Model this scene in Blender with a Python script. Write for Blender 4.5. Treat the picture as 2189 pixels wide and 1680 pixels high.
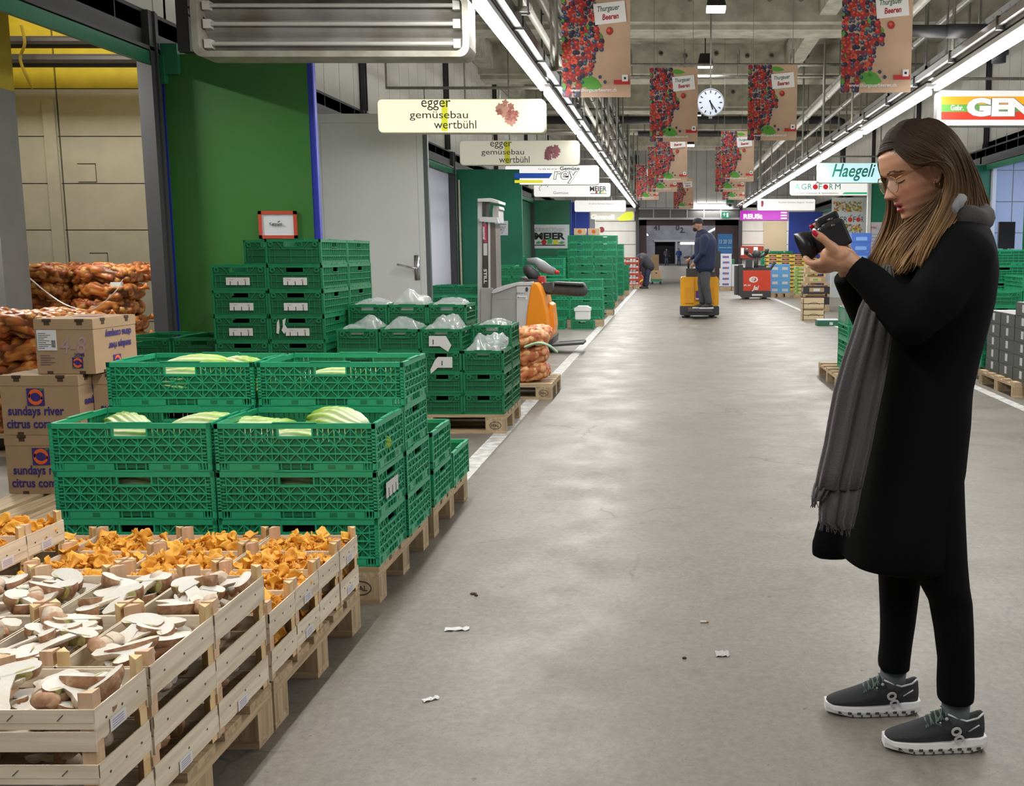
import bpy, bmesh, math, random
import numpy as np
from mathutils import Vector, Matrix, Euler, Quaternion
from math import pi, sin, cos, tan, atan, radians as R
S = bpy.context.scene
for o in list(bpy.data.objects): bpy.data.objects.remove(o)
COL = S.collection
# ---------------- camera ----------------
HC, FPX, PITCH, PX0 = 1.32, 2200.0, atan(300/2200.0), 1432.0
cam = bpy.data.cameras.new('camera'); camo = bpy.data.objects.new('camera', cam); COL.objects.link(camo)
camo.location = (0, 0, HC); camo.rotation_euler = (pi/2 - PITCH, 0, 0)
cam.sensor_width = 36; cam.lens = 36*FPX/2189; cam.shift_x = -(PX0-1094.5)/2189; cam.shift_y = 0
cam.clip_start = .05; cam.clip_end = 400
S.camera = camo
# ---------------- view ----------------
S.view_settings.view_transform = 'Standard'; S.view_settings.look = 'None'
S.view_settings.exposure = 0.0; S.view_settings.gamma = 1; S.view_settings.use_curve_mapping = False
S.cycles.use_denoising = True; S.cycles.max_bounces = 7; S.cycles.diffuse_bounces = 4
S.cycles.glossy_bounces = 3; S.cycles.transmission_bounces = 4; S.cycles.transparent_max_bounces = 8
S.cycles.sample_clamp_indirect = 6; S.cycles.caustics_reflective = False; S.cycles.caustics_refractive = False
# ---------------- world (dim hall ambience) ----------------
W_ = bpy.data.worlds.new('world'); S.world = W_; W_.use_nodes = True
W_.node_tree.nodes['Background'].inputs[0].default_value = (1, .97, .92, 1)
W_.node_tree.nodes['Background'].inputs[1].default_value = .22
# ---------------- hall dimensions ----------------
XL, XR = -4.35, 6.05          # stall fronts
LX, RX = -1.37, 2.87          # light rows
LZ = 3.085
LINEL, LINER = -1.22, 3.02
ENDY = 43.5
TUBE_POW, TUBE_UP, TUBE_EM = 65, 21, 30
def area(name, loc, rot, sx, sy, power, color=(1,1,1), parent=None):
    l = bpy.data.lights.new(name, 'AREA'); l.shape = 'RECTANGLE'; l.size = sx; l.size_y = sy
    l.energy = power; l.color = color
    o = bpy.data.objects.new(name, l); COL.objects.link(o); o.location = loc; o.rotation_euler = rot
    if parent: o.parent = parent
    return o
# ---------------- pixel <-> world ----------------
def G(px, py):
    a = PITCH + atan((py-840)/FPX); Y = HC/tan(a)
    return Vector(((px-PX0)/FPX*(Y*cos(PITCH)+HC*sin(PITCH)), Y, 0))
def P(px, py, Y):
    a = PITCH + atan((py-840)/FPX); H = Y*tan(a)
    return Vector(((px-PX0)/FPX*(Y*cos(PITCH)+H*sin(PITCH)), Y, HC-H))
# ---------------- materials ----------------
MATS = {}
def M(name, col=(.5,.5,.5), rough=.6, metal=0, var=0, vscale=8, bump=0, bscale=40, emit=None, es=0, alpha=1, trans=0, spec=None, sss=0, col2=None, sheen=0):
    if name in MATS: return MATS[name]
    m = bpy.data.materials.new(name); m.use_nodes = True; MATS[name] = m
    nt = m.node_tree; b = nt.nodes['Principled BSDF']
    b.inputs['Base Color'].default_value = (*col, 1); b.inputs['Roughness'].default_value = rough
    b.inputs['Metallic'].default_value = metal
    if spec is not None: b.inputs['Specular IOR Level'].default_value = spec
    if trans: b.inputs['Transmission Weight'].default_value = trans
    if alpha < 1: b.inputs['Alpha'].default_value = alpha
    if sss: b.inputs['Subsurface Weight'].default_value = sss; b.inputs['Subsurface Radius'].default_value = (.02,.008,.004)
    if sheen: b.inputs['Sheen Weight'].default_value = sheen
    if emit: b.inputs['Emission Color'].default_value = (*emit, 1); b.inputs['Emission Strength'].default_value = es
    if var or col2:
        tc = nt.nodes.new('ShaderNodeTexCoord'); n = nt.nodes.new('ShaderNodeTexNoise')
        n.inputs['Scale'].default_value = vscale; n.inputs['Detail'].default_value = 6
        mx = nt.nodes.new('ShaderNodeMix'); mx.data_type = 'RGBA'
        c2 = col2 or tuple(c*(1-var) for c in col)
        cr = nt.nodes.new('ShaderNodeValToRGB'); cr.color_ramp.elements[0].position = .35; cr.color_ramp.elements[1].position = .65
        nt.links.new(tc.outputs['Object'], n.inputs['Vector']); nt.links.new(n.outputs['Fac'], cr.inputs[0])
        nt.links.new(cr.outputs[0], mx.inputs[0]); mx.inputs[6].default_value = (*c2, 1); mx.inputs[7].default_value = (*col, 1)
        nt.links.new(mx.outputs[2], b.inputs['Base Color'])
    if bump:
        tc = nt.nodes.new('ShaderNodeTexCoord'); n = nt.nodes.new('ShaderNodeTexNoise'); n.inputs['Scale'].default_value = bscale
        bp = nt.nodes.new('ShaderNodeBump'); bp.inputs['Strength'].default_value = bump; bp.inputs['Distance'].default_value = .01
        nt.links.new(tc.outputs['Object'], n.inputs['Vector']); nt.links.new(n.outputs['Fac'], bp.inputs['Height'])
        nt.links.new(bp.outputs[0], b.inputs['Normal'])
    return m
def wood(name, c1, c2, axis=0, scale=1, rough=.7):
    if name in MATS: return MATS[name]
    m = bpy.data.materials.new(name); m.use_nodes = True; MATS[name] = m
    nt = m.node_tree; b = nt.nodes['Principled BSDF']; b.inputs['Roughness'].default_value = rough
    tc = nt.nodes.new('ShaderNodeTexCoord'); mp = nt.nodes.new('ShaderNodeMapping'); sc = [60*scale]*3; sc[axis] = 3*scale
    mp.inputs['Scale'].default_value = sc
    n = nt.nodes.new('ShaderNodeTexNoise'); n.inputs['Scale'].default_value = 1; n.inputs['Detail'].default_value = 8; n.inputs['Distortion'].default_value = .6
    cr = nt.nodes.new('ShaderNodeValToRGB'); cr.color_ramp.elements[0].position = .3; cr.color_ramp.elements[1].position = .62
    cr.color_ramp.elements[0].color = (*c1,1); cr.color_ramp.elements[1].color = (*c2,1)
    oi = nt.nodes.new('ShaderNodeObjectInfo'); ad = nt.nodes.new('ShaderNodeVectorMath'); ad.operation = 'ADD'
    nt.links.new(tc.outputs['Object'], ad.inputs[0]); nt.links.new(oi.outputs['Random'], ad.inputs[1])
    nt.links.new(ad.outputs[0], mp.inputs[0]); nt.links.new(mp.outputs[0], n.inputs[0]); nt.links.new(n.outputs['Fac'], cr.inputs[0])
    nt.links.new(cr.outputs[0], b.inputs['Base Color'])
    bp = nt.nodes.new('ShaderNodeBump'); bp.inputs['Strength'].default_value = .25; bp.inputs['Distance'].default_value = .003
    nt.links.new(n.outputs['Fac'], bp.inputs['Height']); nt.links.new(bp.outputs[0], b.inputs['Normal'])
    return m
# ---------------- mesh builder ----------------
class MB:
    def __init__(s): s.v=[]; s.f=[]; s.m=[]; s.c=None
    def add(s, vs, fs, mi=0, T=None):
        k=len(s.v)
        s.v += [tuple(T @ Vector(v)) for v in vs] if T is not None else [tuple(v) for v in vs]
        s.f += [tuple(k+i for i in f) for f in fs]; s.m += [mi]*len(fs); return s
    def bx(s, x0,x1,y0,y1,z0,z1, mi=0, T=None):
        vs=[(x,y,z) for z in (z0,z1) for y in (y0,y1) for x in (x0,x1)]
        return s.add(vs, [(0,2,3,1),(4,5,7,6),(0,1,5,4),(2,6,7,3),(0,4,6,2),(1,3,7,5)], mi, T)
    def bar(s, p0, p1, w, h, mi=0, up=(0,0,1), T=None):   # rectangular bar between two points
        p0=Vector(p0); p1=Vector(p1); d=(p1-p0).normalized(); up=Vector(up)
        if abs(d.dot(up))>.99: up=Vector((0,1,0))
        a=d.cross(up).normalized()*w/2; b=a.cross(d).normalized()*h/2
        vs=[p0-a-b,p0+a-b,p0+a+b,p0-a+b,p1-a-b,p1+a-b,p1+a+b,p1-a+b]
        return s.add(vs,[(3,2,1,0),(4,5,6,7),(0,1,5,4),(1,2,6,5),(2,3,7,6),(3,0,4,7)],mi,T)
    def prism(s, poly, t, mi=0, T=None, z0=0):            # polygon in xy extruded along z
        n=len(poly); vs=[(x,y,z0) for x,y in poly]+[(x,y,z0+t) for x,y in poly]
        fs=[tuple(range(n-1,-1,-1)), tuple(range(n,2*n))]+[(i,(i+1)%n,n+(i+1)%n,n+i) for i in range(n)]
        return s.add(vs,fs,mi,T)
    def disc(s, c, r, z, n=10, mi=0, T=None, rx=None):
        rx = rx or r
        return s.add([(c[0]+rx*cos(2*pi*i/n), c[1]+r*sin(2*pi*i/n), z) for i in range(n)],[tuple(range(n))],mi,T)
    def tube(s, pts, rad, n=8, mi=0, T=None, flat=1, cap=True, up=None):
        pts=[Vector(p) for p in pts]; m=len(pts)
        if not hasattr(rad,'__len__'): rad=[rad]*m
        vs=[]; pa=None
        for i,p in enumerate(pts):
            d=(pts[min(i+1,m-1)]-pts[max(i-1,0)])
            d = d.normalized() if d.length>1e-9 else Vector((0,0,1))
            if pa is None:
                u=Vector(up) if up else (Vector((0,0,1)) if abs(d.z)<.9 else Vector((0,1,0)))
                a=d.cross(u).normalized()
            else: a=(pa-d*pa.dot(d)).normalized()
            pa=a; b=d.cross(a)
            for k in range(n):
                t=2*pi*k/n; vs.append(p+a*cos(t)*rad[i]+b*sin(t)*rad[i]*flat)
        fs=[(i*n+k,i*n+(k+1)%n,(i+1)*n+(k+1)%n,(i+1)*n+k) for i in range(m-1) for k in range(n)]
        if cap: fs += [tuple(range(n-1,-1,-1)), tuple((m-1)*n+k for k in range(n))]
        return s.add(vs,fs,mi,T)
    def lathe(s, prof, n=20, mi=0, T=None, a0=0, a1=2*pi, close=True):   # profile [(r,z)]
        m=len(prof); full=abs(a1-a0-2*pi)<1e-6; k=n if full else n+1
        vs=[(r*cos(a0+(a1-a0)*j/n), r*sin(a0+(a1-a0)*j/n), z) for r,z in prof for j in range(k)]
        fs=[(i*k+j,i*k+(j+1)%k,(i+1)*k+(j+1)%k,(i+1)*k+j) for i in range(m-1) for j in range(n)]
        return s.add(vs,fs,mi,T)
    def ell(s, c, r, n=12, m=8, mi=0, T=None, rot=None):
        c=Vector(c); r=r if hasattr(r,'__len__') else (r,r,r); q = rot.to_matrix() if rot else None
        vs=[]
        for i in range(1,m):
            for j in range(n):
                v=Vector((r[0]*sin(pi*i/m)*cos(2*pi*j/n), r[1]*sin(pi*i/m)*sin(2*pi*j/n), r[2]*cos(pi*i/m)))
                vs.append(c+(q@v if q else v))
        t=Vector((0,0,r[2])); vs += [c+(q@t if q else t), c-(q@t if q else t)]
        fs=[((i)*n+j,(i+1)*n+j,(i+1)*n+(j+1)%n,i*n+(j+1)%n) for i in range(m-2) for j in range(n)]
        a=(m-1)*n; fs += [(a,j,(j+1)%n) for j in range(n)]+[(a+1,(m-2)*n+(j+1)%n,(m-2)*n+j) for j in range(n)]
        return s.add(vs,fs,mi,T)
    def loft(s, rings, mi=0, T=None, cap=True):
        n=len(rings[0]); vs=[v for r in rings for v in r]; m=len(rings)
        fs=[(i*n+k,i*n+(k+1)%n,(i+1)*n+(k+1)%n,(i+1)*n+k) for i in range(m-1) for k in range(n)]
        if cap: fs += [tuple(range(n-1,-1,-1)), tuple((m-1)*n+k for k in range(n))]
        return s.add(vs,fs,mi,T)
    def txt(s, string, size, T, mi=0, depth=.001, bold=0, shear=0, align='LEFT', outline=0, sx=1):
        k=(string,bold,shear,align)
        if k not in TXT:
            c=bpy.data.curves.new('t','FONT'); c.body=string; c.size=1; c.extrude=.5; c.offset=bold; c.shear=shear; c.align_x=align
            c.resolution_u=3
            o=bpy.data.objects.new('t',c); COL.objects.link(o); dg=bpy.context.evaluated_depsgraph_get()
            me=bpy.data.meshes.new_from_object(o.evaluated_get(dg))
            TXT[k]=([tuple(v.co) for v in me.vertices],[tuple(p.vertices) for p in me.polygons])
            bpy.data.objects.remove(o); bpy.data.meshes.remove(me)
        vs,fs=TXT[k]
        return s.add([(x*size*sx,y*size,(z+.5)*depth) for x,y,z in vs],fs,mi,T)
    def mesh(s, name, mats, smooth=False):
        me=bpy.data.meshes.new(name); me.from_pydata(s.v,[],s.f)
        if not isinstance(mats,(list,tuple)): mats=[mats]
        for m in mats: me.materials.append(m)
        me.polygons.foreach_set('material_index', s.m)
        if smooth: me.polygons.foreach_set('use_smooth',[True]*len(s.f))
        if s.c is not None:
            ca=me.color_attributes.new('Col','FLOAT_COLOR','POINT'); ca.data.foreach_set('color', np.array(s.c,dtype='f4').ravel())
        me.update(); return me
    def obj(s, name, mats, parent=None, smooth=False):
        return link(name, s.mesh(name,mats,smooth), parent)
TXT={}
def smooth_angle(me, ang=40):
    try: me.set_sharp_from_angle(angle=R(ang))
    except Exception: pass
def link(name, me, parent=None, loc=None, rz=0):
    o=bpy.data.objects.new(name, me); COL.objects.link(o)
    if parent: o.parent=parent
    if loc is not None: o.location=loc
    if rz: o.rotation_euler=(0,0,rz)
    return o
def tag(o, label, cat, group=None, kind=None):
    o['label']=label; o['category']=cat
    if group: o['group']=group
    if kind: o['kind']=kind
    return o
def thing(name, label, cat, loc=(0,0,0), rz=0, group=None):
    o=link(name,None,None,loc,rz); o.empty_display_size=.1; return tag(o,label,cat,group)
KIDS={}
def dup(root, loc=None, rz=None, label=None, group=None, rot=None, scale=None, parent=None):
    r=root.copy(); COL.objects.link(r)
    if parent: r.parent=parent
    if loc is not None: r.location=loc
    if rz is not None: r.rotation_euler=(0,0,rz)
    if rot is not None: r.rotation_euler=rot
    if scale is not None: r.scale=(scale,)*3 if not hasattr(scale,'__len__') else scale
    if label: r['label']=label
    if group: r['group']=group
    for ch in root.children: dup(ch, parent=r)
    return r
def struct(o): o['kind']='structure'; return o
def FR(o, xdir=(1,0,0), updir=(0,0,1)):   # frame: local x->xdir, local y->updir (for text & flat art), origin o
    x=Vector(xdir).normalized(); y=Vector(updir).normalized(); z=x.cross(y)
    m=Matrix((x,y,z)).transposed().to_4x4(); m.translation=Vector(o); return m
def spline(pts, n):
    pts=[Vector(p) for p in pts]; out=[]; m=len(pts)-1
    for i in range(n+1):
        t=i/n*m; k=min(int(t),m-1); u=t-k
        p0=pts[max(k-1,0)];p1=pts[k];p2=pts[k+1];p3=pts[min(k+2,m)]
        out.append(.5*((2*p1)+(p2-p0)*u+(2*p0-5*p1+4*p2-p3)*u*u+(3*p1-p0-3*p2+p3)*u**3))
    return out
def lerp(a,b,t): return a+(b-a)*t
def remesh(name, mb, voxel, mats, parent=None, smooth_it=6, factor=.5, adapt=0):
    me=mb.mesh(name,mats); o=bpy.data.objects.new(name,me); COL.objects.link(o)
    r=o.modifiers.new('r','REMESH'); r.mode='VOXEL'; r.voxel_size=voxel; r.use_smooth_shade=True
    if smooth_it:
        sm=o.modifiers.new('s','SMOOTH'); sm.iterations=smooth_it; sm.factor=factor
    dg=bpy.context.evaluated_depsgraph_get(); me2=bpy.data.meshes.new_from_object(o.evaluated_get(dg))
    bpy.data.objects.remove(o); me2.name=name
    me2.materials.clear()
    for m in (mats if isinstance(mats,(list,tuple)) else [mats]): me2.materials.append(m)
    me2.polygons.foreach_set('use_smooth',[True]*len(me2.polygons))
    return link(name,me2,parent)
def capsule(mb, p0, p1, r0, r1, n=12, flat=1, T=None):
    p0=Vector(p0);p1=Vector(p1);d=(p1-p0); L=d.length; d=d/L if L>1e-6 else Vector((0,0,1))
    pts=[];rs=[]
    for k in range(4): t=pi/2*(1-k/4); pts.append(p0-d*r0*sin(t)); rs.append(max(r0*cos(t),.0005))
    pts.append(p0); rs.append(r0); pts.append(p1); rs.append(r1)
    for k in range(1,5): t=pi/2*k/4; pts.append(p1+d*r1*sin(t)); rs.append(max(r1*cos(t),.0005))
    mb.tube(pts,rs,n,flat=flat,T=T)
white=M('white_paint',(.75,.74,.7),.5); black=M('black_plastic',(.012,.012,.014),.45)
# =============== FLOOR ===============
fm=bpy.data.materials.new('concrete_floor'); fm.use_nodes=True; nt=fm.node_tree; N=nt.nodes; L=nt.links; b=N['Principled BSDF']
tc=N.new('ShaderNodeTexCoord')
def noise(scale,det=6,rough=.6,vec=None,dist=0):
    n=N.new('ShaderNodeTexNoise'); n.inputs['Scale'].default_value=scale; n.inputs['Detail'].default_value=det; n.inputs['Roughness'].default_value=rough; n.inputs['Distortion'].default_value=dist
    L.new(vec or tc.outputs['Object'],n.inputs['Vector']); return n.outputs['Fac']
def ramp(src,p0,c0,p1,c1):
    r=N.new('ShaderNodeValToRGB'); e=r.color_ramp.elements; e[0].position=p0;e[0].color=(*c0,1);e[1].position=p1;e[1].color=(*c1,1); L.new(src,r.inputs[0]); return r.outputs[0]
def mix(f,a,b_,mode='MIX'):
    m=N.new('ShaderNodeMix'); m.data_type='RGBA'; m.blend_type=mode
    for s_,i in ((f,0),(a,6),(b_,7)):
        if isinstance(s_,(int,float)): m.inputs[i].default_value=s_
        elif isinstance(s_,tuple): m.inputs[i].default_value=(*s_,1)
        else: L.new(s_,m.inputs[i])
    return m.outputs[2]
base=ramp(noise(.55,5),.3,(.112,.098,.080),.7,(.160,.142,.120))
base=mix(ramp(noise(34,9,.8),.40,(0,0,0),.66,(.9,.9,.9)),base,(.205,.184,.157))
base=mix(ramp(noise(5,7,.7),.55,(0,0,0),.75,(.55,.55,.55)),base,(.085,.074,.062)); base=mix(ramp(noise(1.3,7,.75),.55,(0,0,0),.68,(.5,.5,.5)),base,(.19,.170,.144))
base=mix(ramp(noise(110,3,.5),.62,(0,0,0),.72,(.75,.75,.75)),base,(.075,.066,.056)); base=mix(ramp(noise(17,4,.6),.68,(0,0,0),.73,(.9,.9,.9)),base,(.06,.052,.045))
vo=N.new('ShaderNodeTexVoronoi'); vo.feature='DISTANCE_TO_EDGE'; vo.inputs['Scale'].default_value=.75
wn=N.new('ShaderNodeTexNoise'); wn.inputs['Scale'].default_value=3; wn.inputs['Detail'].default_value=8
va=N.new('ShaderNodeMix'); va.data_type='VECTOR'; va.inputs[0].default_value=.22
L.new(tc.outputs['Object'],wn.inputs['Vector']); L.new(tc.outputs['Object'],va.inputs[4]); L.new(wn.outputs['Color'],va.inputs[5]); L.new(va.outputs[1],vo.inputs['Vector'])
crk=ramp(vo.outputs['Distance'],0,(.9,.9,.9),.006,(0,0,0))
crk2=mix(1,crk,ramp(noise(.9,3),.52,(0,0,0),.62,(1,1,1)),'MULTIPLY')
base=mix(crk2,base,(.07,.06,.055))
# tyre marks running along the aisle
mp=N.new('ShaderNodeMapping'); mp.inputs['Scale'].default_value=(5,.25,1); L.new(tc.outputs['Object'],mp.inputs[0])
tm=ramp(noise(1,6,.65,mp.outputs[0]),.62,(0,0,0),.75,(.35,.35,.35)); base=mix(tm,base,(.13,.118,.105))
L.new(base,b.inputs['Base Color'])
rr=ramp(noise(2.2,6,.7),.3,(.36,.36,.36),.7,(.6,.6,.6)); L.new(rr,b.inputs['Roughness'])
bp=N.new('ShaderNodeBump'); bp.inputs['Strength'].default_value=.12; bp.inputs['Distance'].default_value=.004
L.new(noise(60,8,.7),bp.inputs['Height']); L.new(bp.outputs[0],b.inputs['Normal'])
m=MB(); m.bx(-14,14,-4,128,-.1,0); struct(m.obj('floor',fm))
# painted lines
pl=M('line_paint',(.62,.62,.60),.55,var=.45,vscale=14)
def gline(x,y0,y1,w,label):
    m=MB(); m.bx(x-w/2,x+w/2,y0,y1,.0,.002); o=m.obj('floor_line',pl); tag(o,label,'floor marking','painted aisle lines'); return o
gline(LINEL-.02,3.6,43,.115,'long white painted line on the floor left of the aisle')
gline(LINER,8.2,43,.10,'long white painted line on the floor right of the aisle')
# =============== CEILING ===============
cm=M('ceiling_concrete',(.40,.375,.29),.85,var=.45,vscale=2.2,bump=.5,bscale=14)
cm2=M('ceiling_beam_concrete',(.50,.47,.38),.85,var=.35,vscale=3.5,bump=.4,bscale=18)
m=MB(); m.bx(-14,14,-6,ENDY+.3,5.98,6.2)
cl=struct(m.obj('ceiling',cm))
m=MB()
holes=MB()
for i in range(-1,6):
    y=18.8+5.3*i-5.3
    m.bx(-13,13,y,y+1.25,5.34,5.985)
    m.bx(-13,13,y+.25,y+1.0,5.26,5.345)
for x in (2.62,-4.3,8.0): m.bx(x,x+.3,-6,ENDY,5.45,5.98)
b_=m.obj('trim_1',cm2); struct(b_)
m=MB()
for i in range(0,6):
    y=18.8+5.3*i-5.3
    for x in (-.2,.35,1.05,1.75,2.3,3.1): m.lathe([(.0,0),(.055,0),(.055,.02),(.035,.022),(.035,.06)],10,0,Matrix.Translation((x,y-.005,5.78 - (.05 if int(x*10)%2 else 0)))@Matrix.Rotation(pi/2,4,'X'))
struct(m.obj('trim_2',M('form_hole_concrete',(.2,.18,.15),.9)))
# =============== UPPER WALLS ===============
pan=M('wall_panel_cream',(.56,.545,.49),.6,var=.12,vscale=1.5); seam=M('dark_steel',(.025,.025,.027),.5); steel=M('dark_beam_steel',(.055,.055,.06),.5)
blockm=M('cream_block',(.47,.445,.35),.7,var=.1,vscale=4,bump=.15,bscale=200); yell=M('yellow_block',(.48,.35,.012),.65,var=.15,vscale=5,bump=.2,bscale=200)
groove=M('dark_joint',(.05,.045,.035),.9)
def panelwall(name,x,y0,y1,z0,z1,side,step=.62):
    m=MB(); y=y0; t=.06
    while y<y1-.01:
        ye=min(y+step-.015,y1)
        m.bx(min(x,x+side*t),max(x,x+side*t),y,ye,z0,z1,0); y+=step
    m.bx(min(x+side*t*.5,x+side*t*1.5),max(x+side*t*.5,x+side*t*1.5),y0,y1,z0,z1,1)
    return struct(m.obj(name,[pan,seam]))
panelwall('wall_left_upper',XL,-4,ENDY,3.15,5.98,-1)
panelwall('wall_right_upper',XR,-4,ENDY,3.15,5.98,1)
# end wall above the gateway and stall ends
m=MB()
xx=-4.35
while xx<6.0:
    m.bx(xx,min(xx+.405,6.05),ENDY,ENDY+.05,3.18,5.98,0); xx+=.42
m.bx(XL-.1,XR+.1,ENDY+.03,ENDY+.09,3.15,5.98,1)
struct(m.obj('wall_end_upper',[M('end_wall_panel',(.66,.65,.62),.6,var=.15,vscale=2),seam]))
m=MB()   # stall end walls either side of gateway
for x0,x1 in ((XL,-1.42),(3.02,XR)):
    m.bx(x0,x1,ENDY+.03,ENDY+.1,0,3.18,1)
    z=.02
    while z<3.1: m.bx(x0,x1,ENDY,ENDY+.05,z,z+.53,0); z+=.55
struct(m.obj('wall_end_lower',[M('white_block',(.82,.80,.74),.6,var=.08,vscale=3),groove]))
# gateway frame
m=MB(); m.bx(-1.42,-1.28,ENDY-.12,ENDY+.2,0,5.3); m.bx(2.86,3.0,ENDY-.12,ENDY+.2,0,3.2)
struct(m.obj('door_1_frame',steel))
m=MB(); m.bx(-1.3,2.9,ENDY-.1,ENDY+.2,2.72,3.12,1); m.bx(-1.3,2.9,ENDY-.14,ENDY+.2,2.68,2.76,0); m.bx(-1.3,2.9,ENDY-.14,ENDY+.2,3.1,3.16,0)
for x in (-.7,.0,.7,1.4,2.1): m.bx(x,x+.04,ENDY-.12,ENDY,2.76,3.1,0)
struct(m.obj('trim_3',[M('galv_light',(.5,.5,.5),.5),M('lintel_dark_grey',(.14,.135,.13),.7)]))  # lintel body is a darker grey than its flanges and studs
# dark maroon reveal of the gate
m=MB(); m.bx(-1.3,-.98,ENDY+.2,ENDY+.5,0,2.7); m.bx(1.9,2.9,ENDY+.2,ENDY+.5,0,2.7); m.bx(-1.3,2.9,ENDY+.2,ENDY+.5,2.45,2.7)
struct(m.obj('trim_4',M('maroon_steel',(.05,.016,.02),.5)))
# =============== HALL BEYOND ===============
m=MB(); m.bx(-8,-7.9,ENDY+.5,125,0,6); m.bx(9,9.1,ENDY+.5,125,0,6); m.bx(-8,9,ENDY+.5,125,6,6.1); m.bx(-8,9,ENDY+.5,ENDY+.6,2.7,6.1)
m.bx(-8,-1.3,ENDY+.5,ENDY+.6,0,6); m.bx(2.9,9,ENDY+.5,ENDY+.6,0,6)
struct(m.obj('wall_far_hall',M('far_hall_grey',(.16,.16,.17),.8)))
m=MB(); m.bx(-8,9,125,125.2,2.74,6.05); m.bx(-8,-1.8,125,125.2,0,2.75); m.bx(.6,9,125,125.2,0,2.75)
struct(m.obj('wall_far_end',M('far_panel_lilac',(.50,.50,.58),.7,var=.3,vscale=.8)))
m=MB(); m.bx(-1.9,.7,126,126.1,0,2.8); struct(m.obj('door_2',M('dark_opening',(.012,.012,.016),.8)))  # near-black sheet paints the unlit space behind the opening
m=MB(); m.bx(-1.9,6.5,124.7,124.95,2.6,2.85); m.bx(.7,.9,124.7,124.9,0,2.6); m.bx(2.7,2.9,124.7,124.9,0,2.6); struct(m.obj('trim_5',M('pale_grey',(.6,.6,.62),.6)))
# black number lettering on the far wall
m=MB(); T=FR((-1.9,124.9,4.0)); m.txt('41',.8,T,0,.02,bold=.02); T=FR((.7,124.9,4.0)); m.txt('0',.9,T,0,.02,bold=.02); T=FR((1.2,124.9,3.7)); m.txt('2.',.9,T,0,.02,bold=.02)
tag(m.obj('wall_number',black),'black numbers painted high on the pale wall beyond the gateway','lettering')
# =============== STALL FRONTS ===============
green_f=M('green_frame',(.02,.17,.085),.45); galv=M('galvanised_pipe',(.30,.29,.26),.4,.6,var=.3,vscale=20)
def facade(name,x,side,bays):
    m=MB(); s=side
    m.bx(min(x,x+s*.14),max(x,x+s*.14),1.5 if side<0 else 3,ENDY,3.0,3.3,0)      # dark I beam
    m.bx(min(x-s*.01,x+s*.14),max(x-s*.01,x+s*.14),1.5 if side<0 else 3,ENDY,3.28,3.31,0); m.bx(min(x-s*.06,x+s*.14),max(x-s*.06,x+s*.14),1.5 if side<0 else 3,ENDY,2.98,3.01,0)
    struct(m.obj(name,steel)); m=MB()
    m.bx(min(x-s*.05,x+s*.03),max(x-s*.05,x+s*.03),1.5 if side<0 else 3,ENDY,2.88,2.97,0)
    m.bx(min(x-s*.055,x-s*.03),max(x-s*.055,x-s*.03),1.5 if side<0 else 3,ENDY,2.865,2.885,0)
    struct(m.obj(name.replace('9','8').replace('7','6'),green_f))
facade('trim_7',XL,-1,None); facade('trim_9',XR,1,None)
# posts of the stall fronts
def post(name,x,y,w,d,z0,z1,mt):
    m=MB(); m.bx(x-w/2,x+w/2,y-d/2,y+d/2,z0,z1); m.bx(x-w/2-.02,x+w/2+.02,y-.01,y+.01,z0,z1); return struct(m.obj(name,mt))
k=10
for y in (8.88,14.9,20.9,26.6,33,38.5): post('trim_%d'%k,XL,y,.12,.16,0,3.3,steel); k+=1
for y in (14.9,20.4,26,31.5,37): post('trim_%d'%k,XL+.05,y,.06,.1,3.3,5.9,seam); k+=1
for y in (11.9,17.6,23.4,30.2,36): post('trim_%d'%k,XR,y,.12,.16,0,3.3,green_f); k+=1
for y in (9,14.5,20,25.5,31,36.5): post('trim_%d'%k,XR-.05,y,.06,.1,3.3,5.9,seam); k+=1
post('trim_%d'%k,-3.50,7.75,.09,.14,2.76,6,seam); k+=1       # black column over the first stall
# walls behind and between the doors (stall fronts)
m=MB()
for y0,y1 in ((9.3,12.4),(13.2,14.6)): m.bx(XL-.1,XL-.04,y0,y1,0,2.98)
struct(m.obj('wall_left_front_a',M('coldroom_white',(.62,.64,.62),.4,var=.06,vscale=1)))
m=MB(); m.bx(XL-.12,XL-.05,14.9,17.5,0,2.95,0); m.bx(XL-.12,XL-.05,17.5,18.1,0,2.95,2); m.bx(XL-.12,XL-.05,18.1,20.9,0,2.95,0); m.bx(XL-.12,XL-.05,21,33,0,2.95,1); m.bx(XL-.12,XL-.05,33,ENDY,0,2.95,0)
struct(m.obj('wall_left_front_b',[M('lilac_white',(.62,.61,.72),.5),M('green_dark_wall',(.02,.12,.07),.5),seam]))
m=MB(); m.bx(XR+.05,XR+.12,19.8,ENDY,0,2.95,0); struct(m.obj('wall_right_front',[M('stall_white',(.6,.6,.62),.5)]))
m=MB()      # right stall interior with tiled wall
m.bx(XR+1.2,XR+1.3,4,20.4,0,3.3,0); m.bx(XR,XR+1.3,20.4,20.5,0,3.3,0); m.bx(XR,XR+1.3,4,20.4,3.3,3.4,0)
for z in (.5,1.1,1.7,2.3,2.9): m.bx(XR,XR+1.2,20.385,20.4,z,z+.012,1)
for x in (.25,.62,1.0): m.bx(XR+x,XR+x+.012,20.385,20.4,0,3.3,1)
struct(m.obj('wall_right_stall',[M('blue_lit_tile',(.45,.52,.75),.35),seam]))  # tile base colour carries the bluish tint of the stall's light
area('stall_light',(XR+.7,17.5,3.2),(0,0,0),1,3,60,(.75,.85,1))
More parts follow.
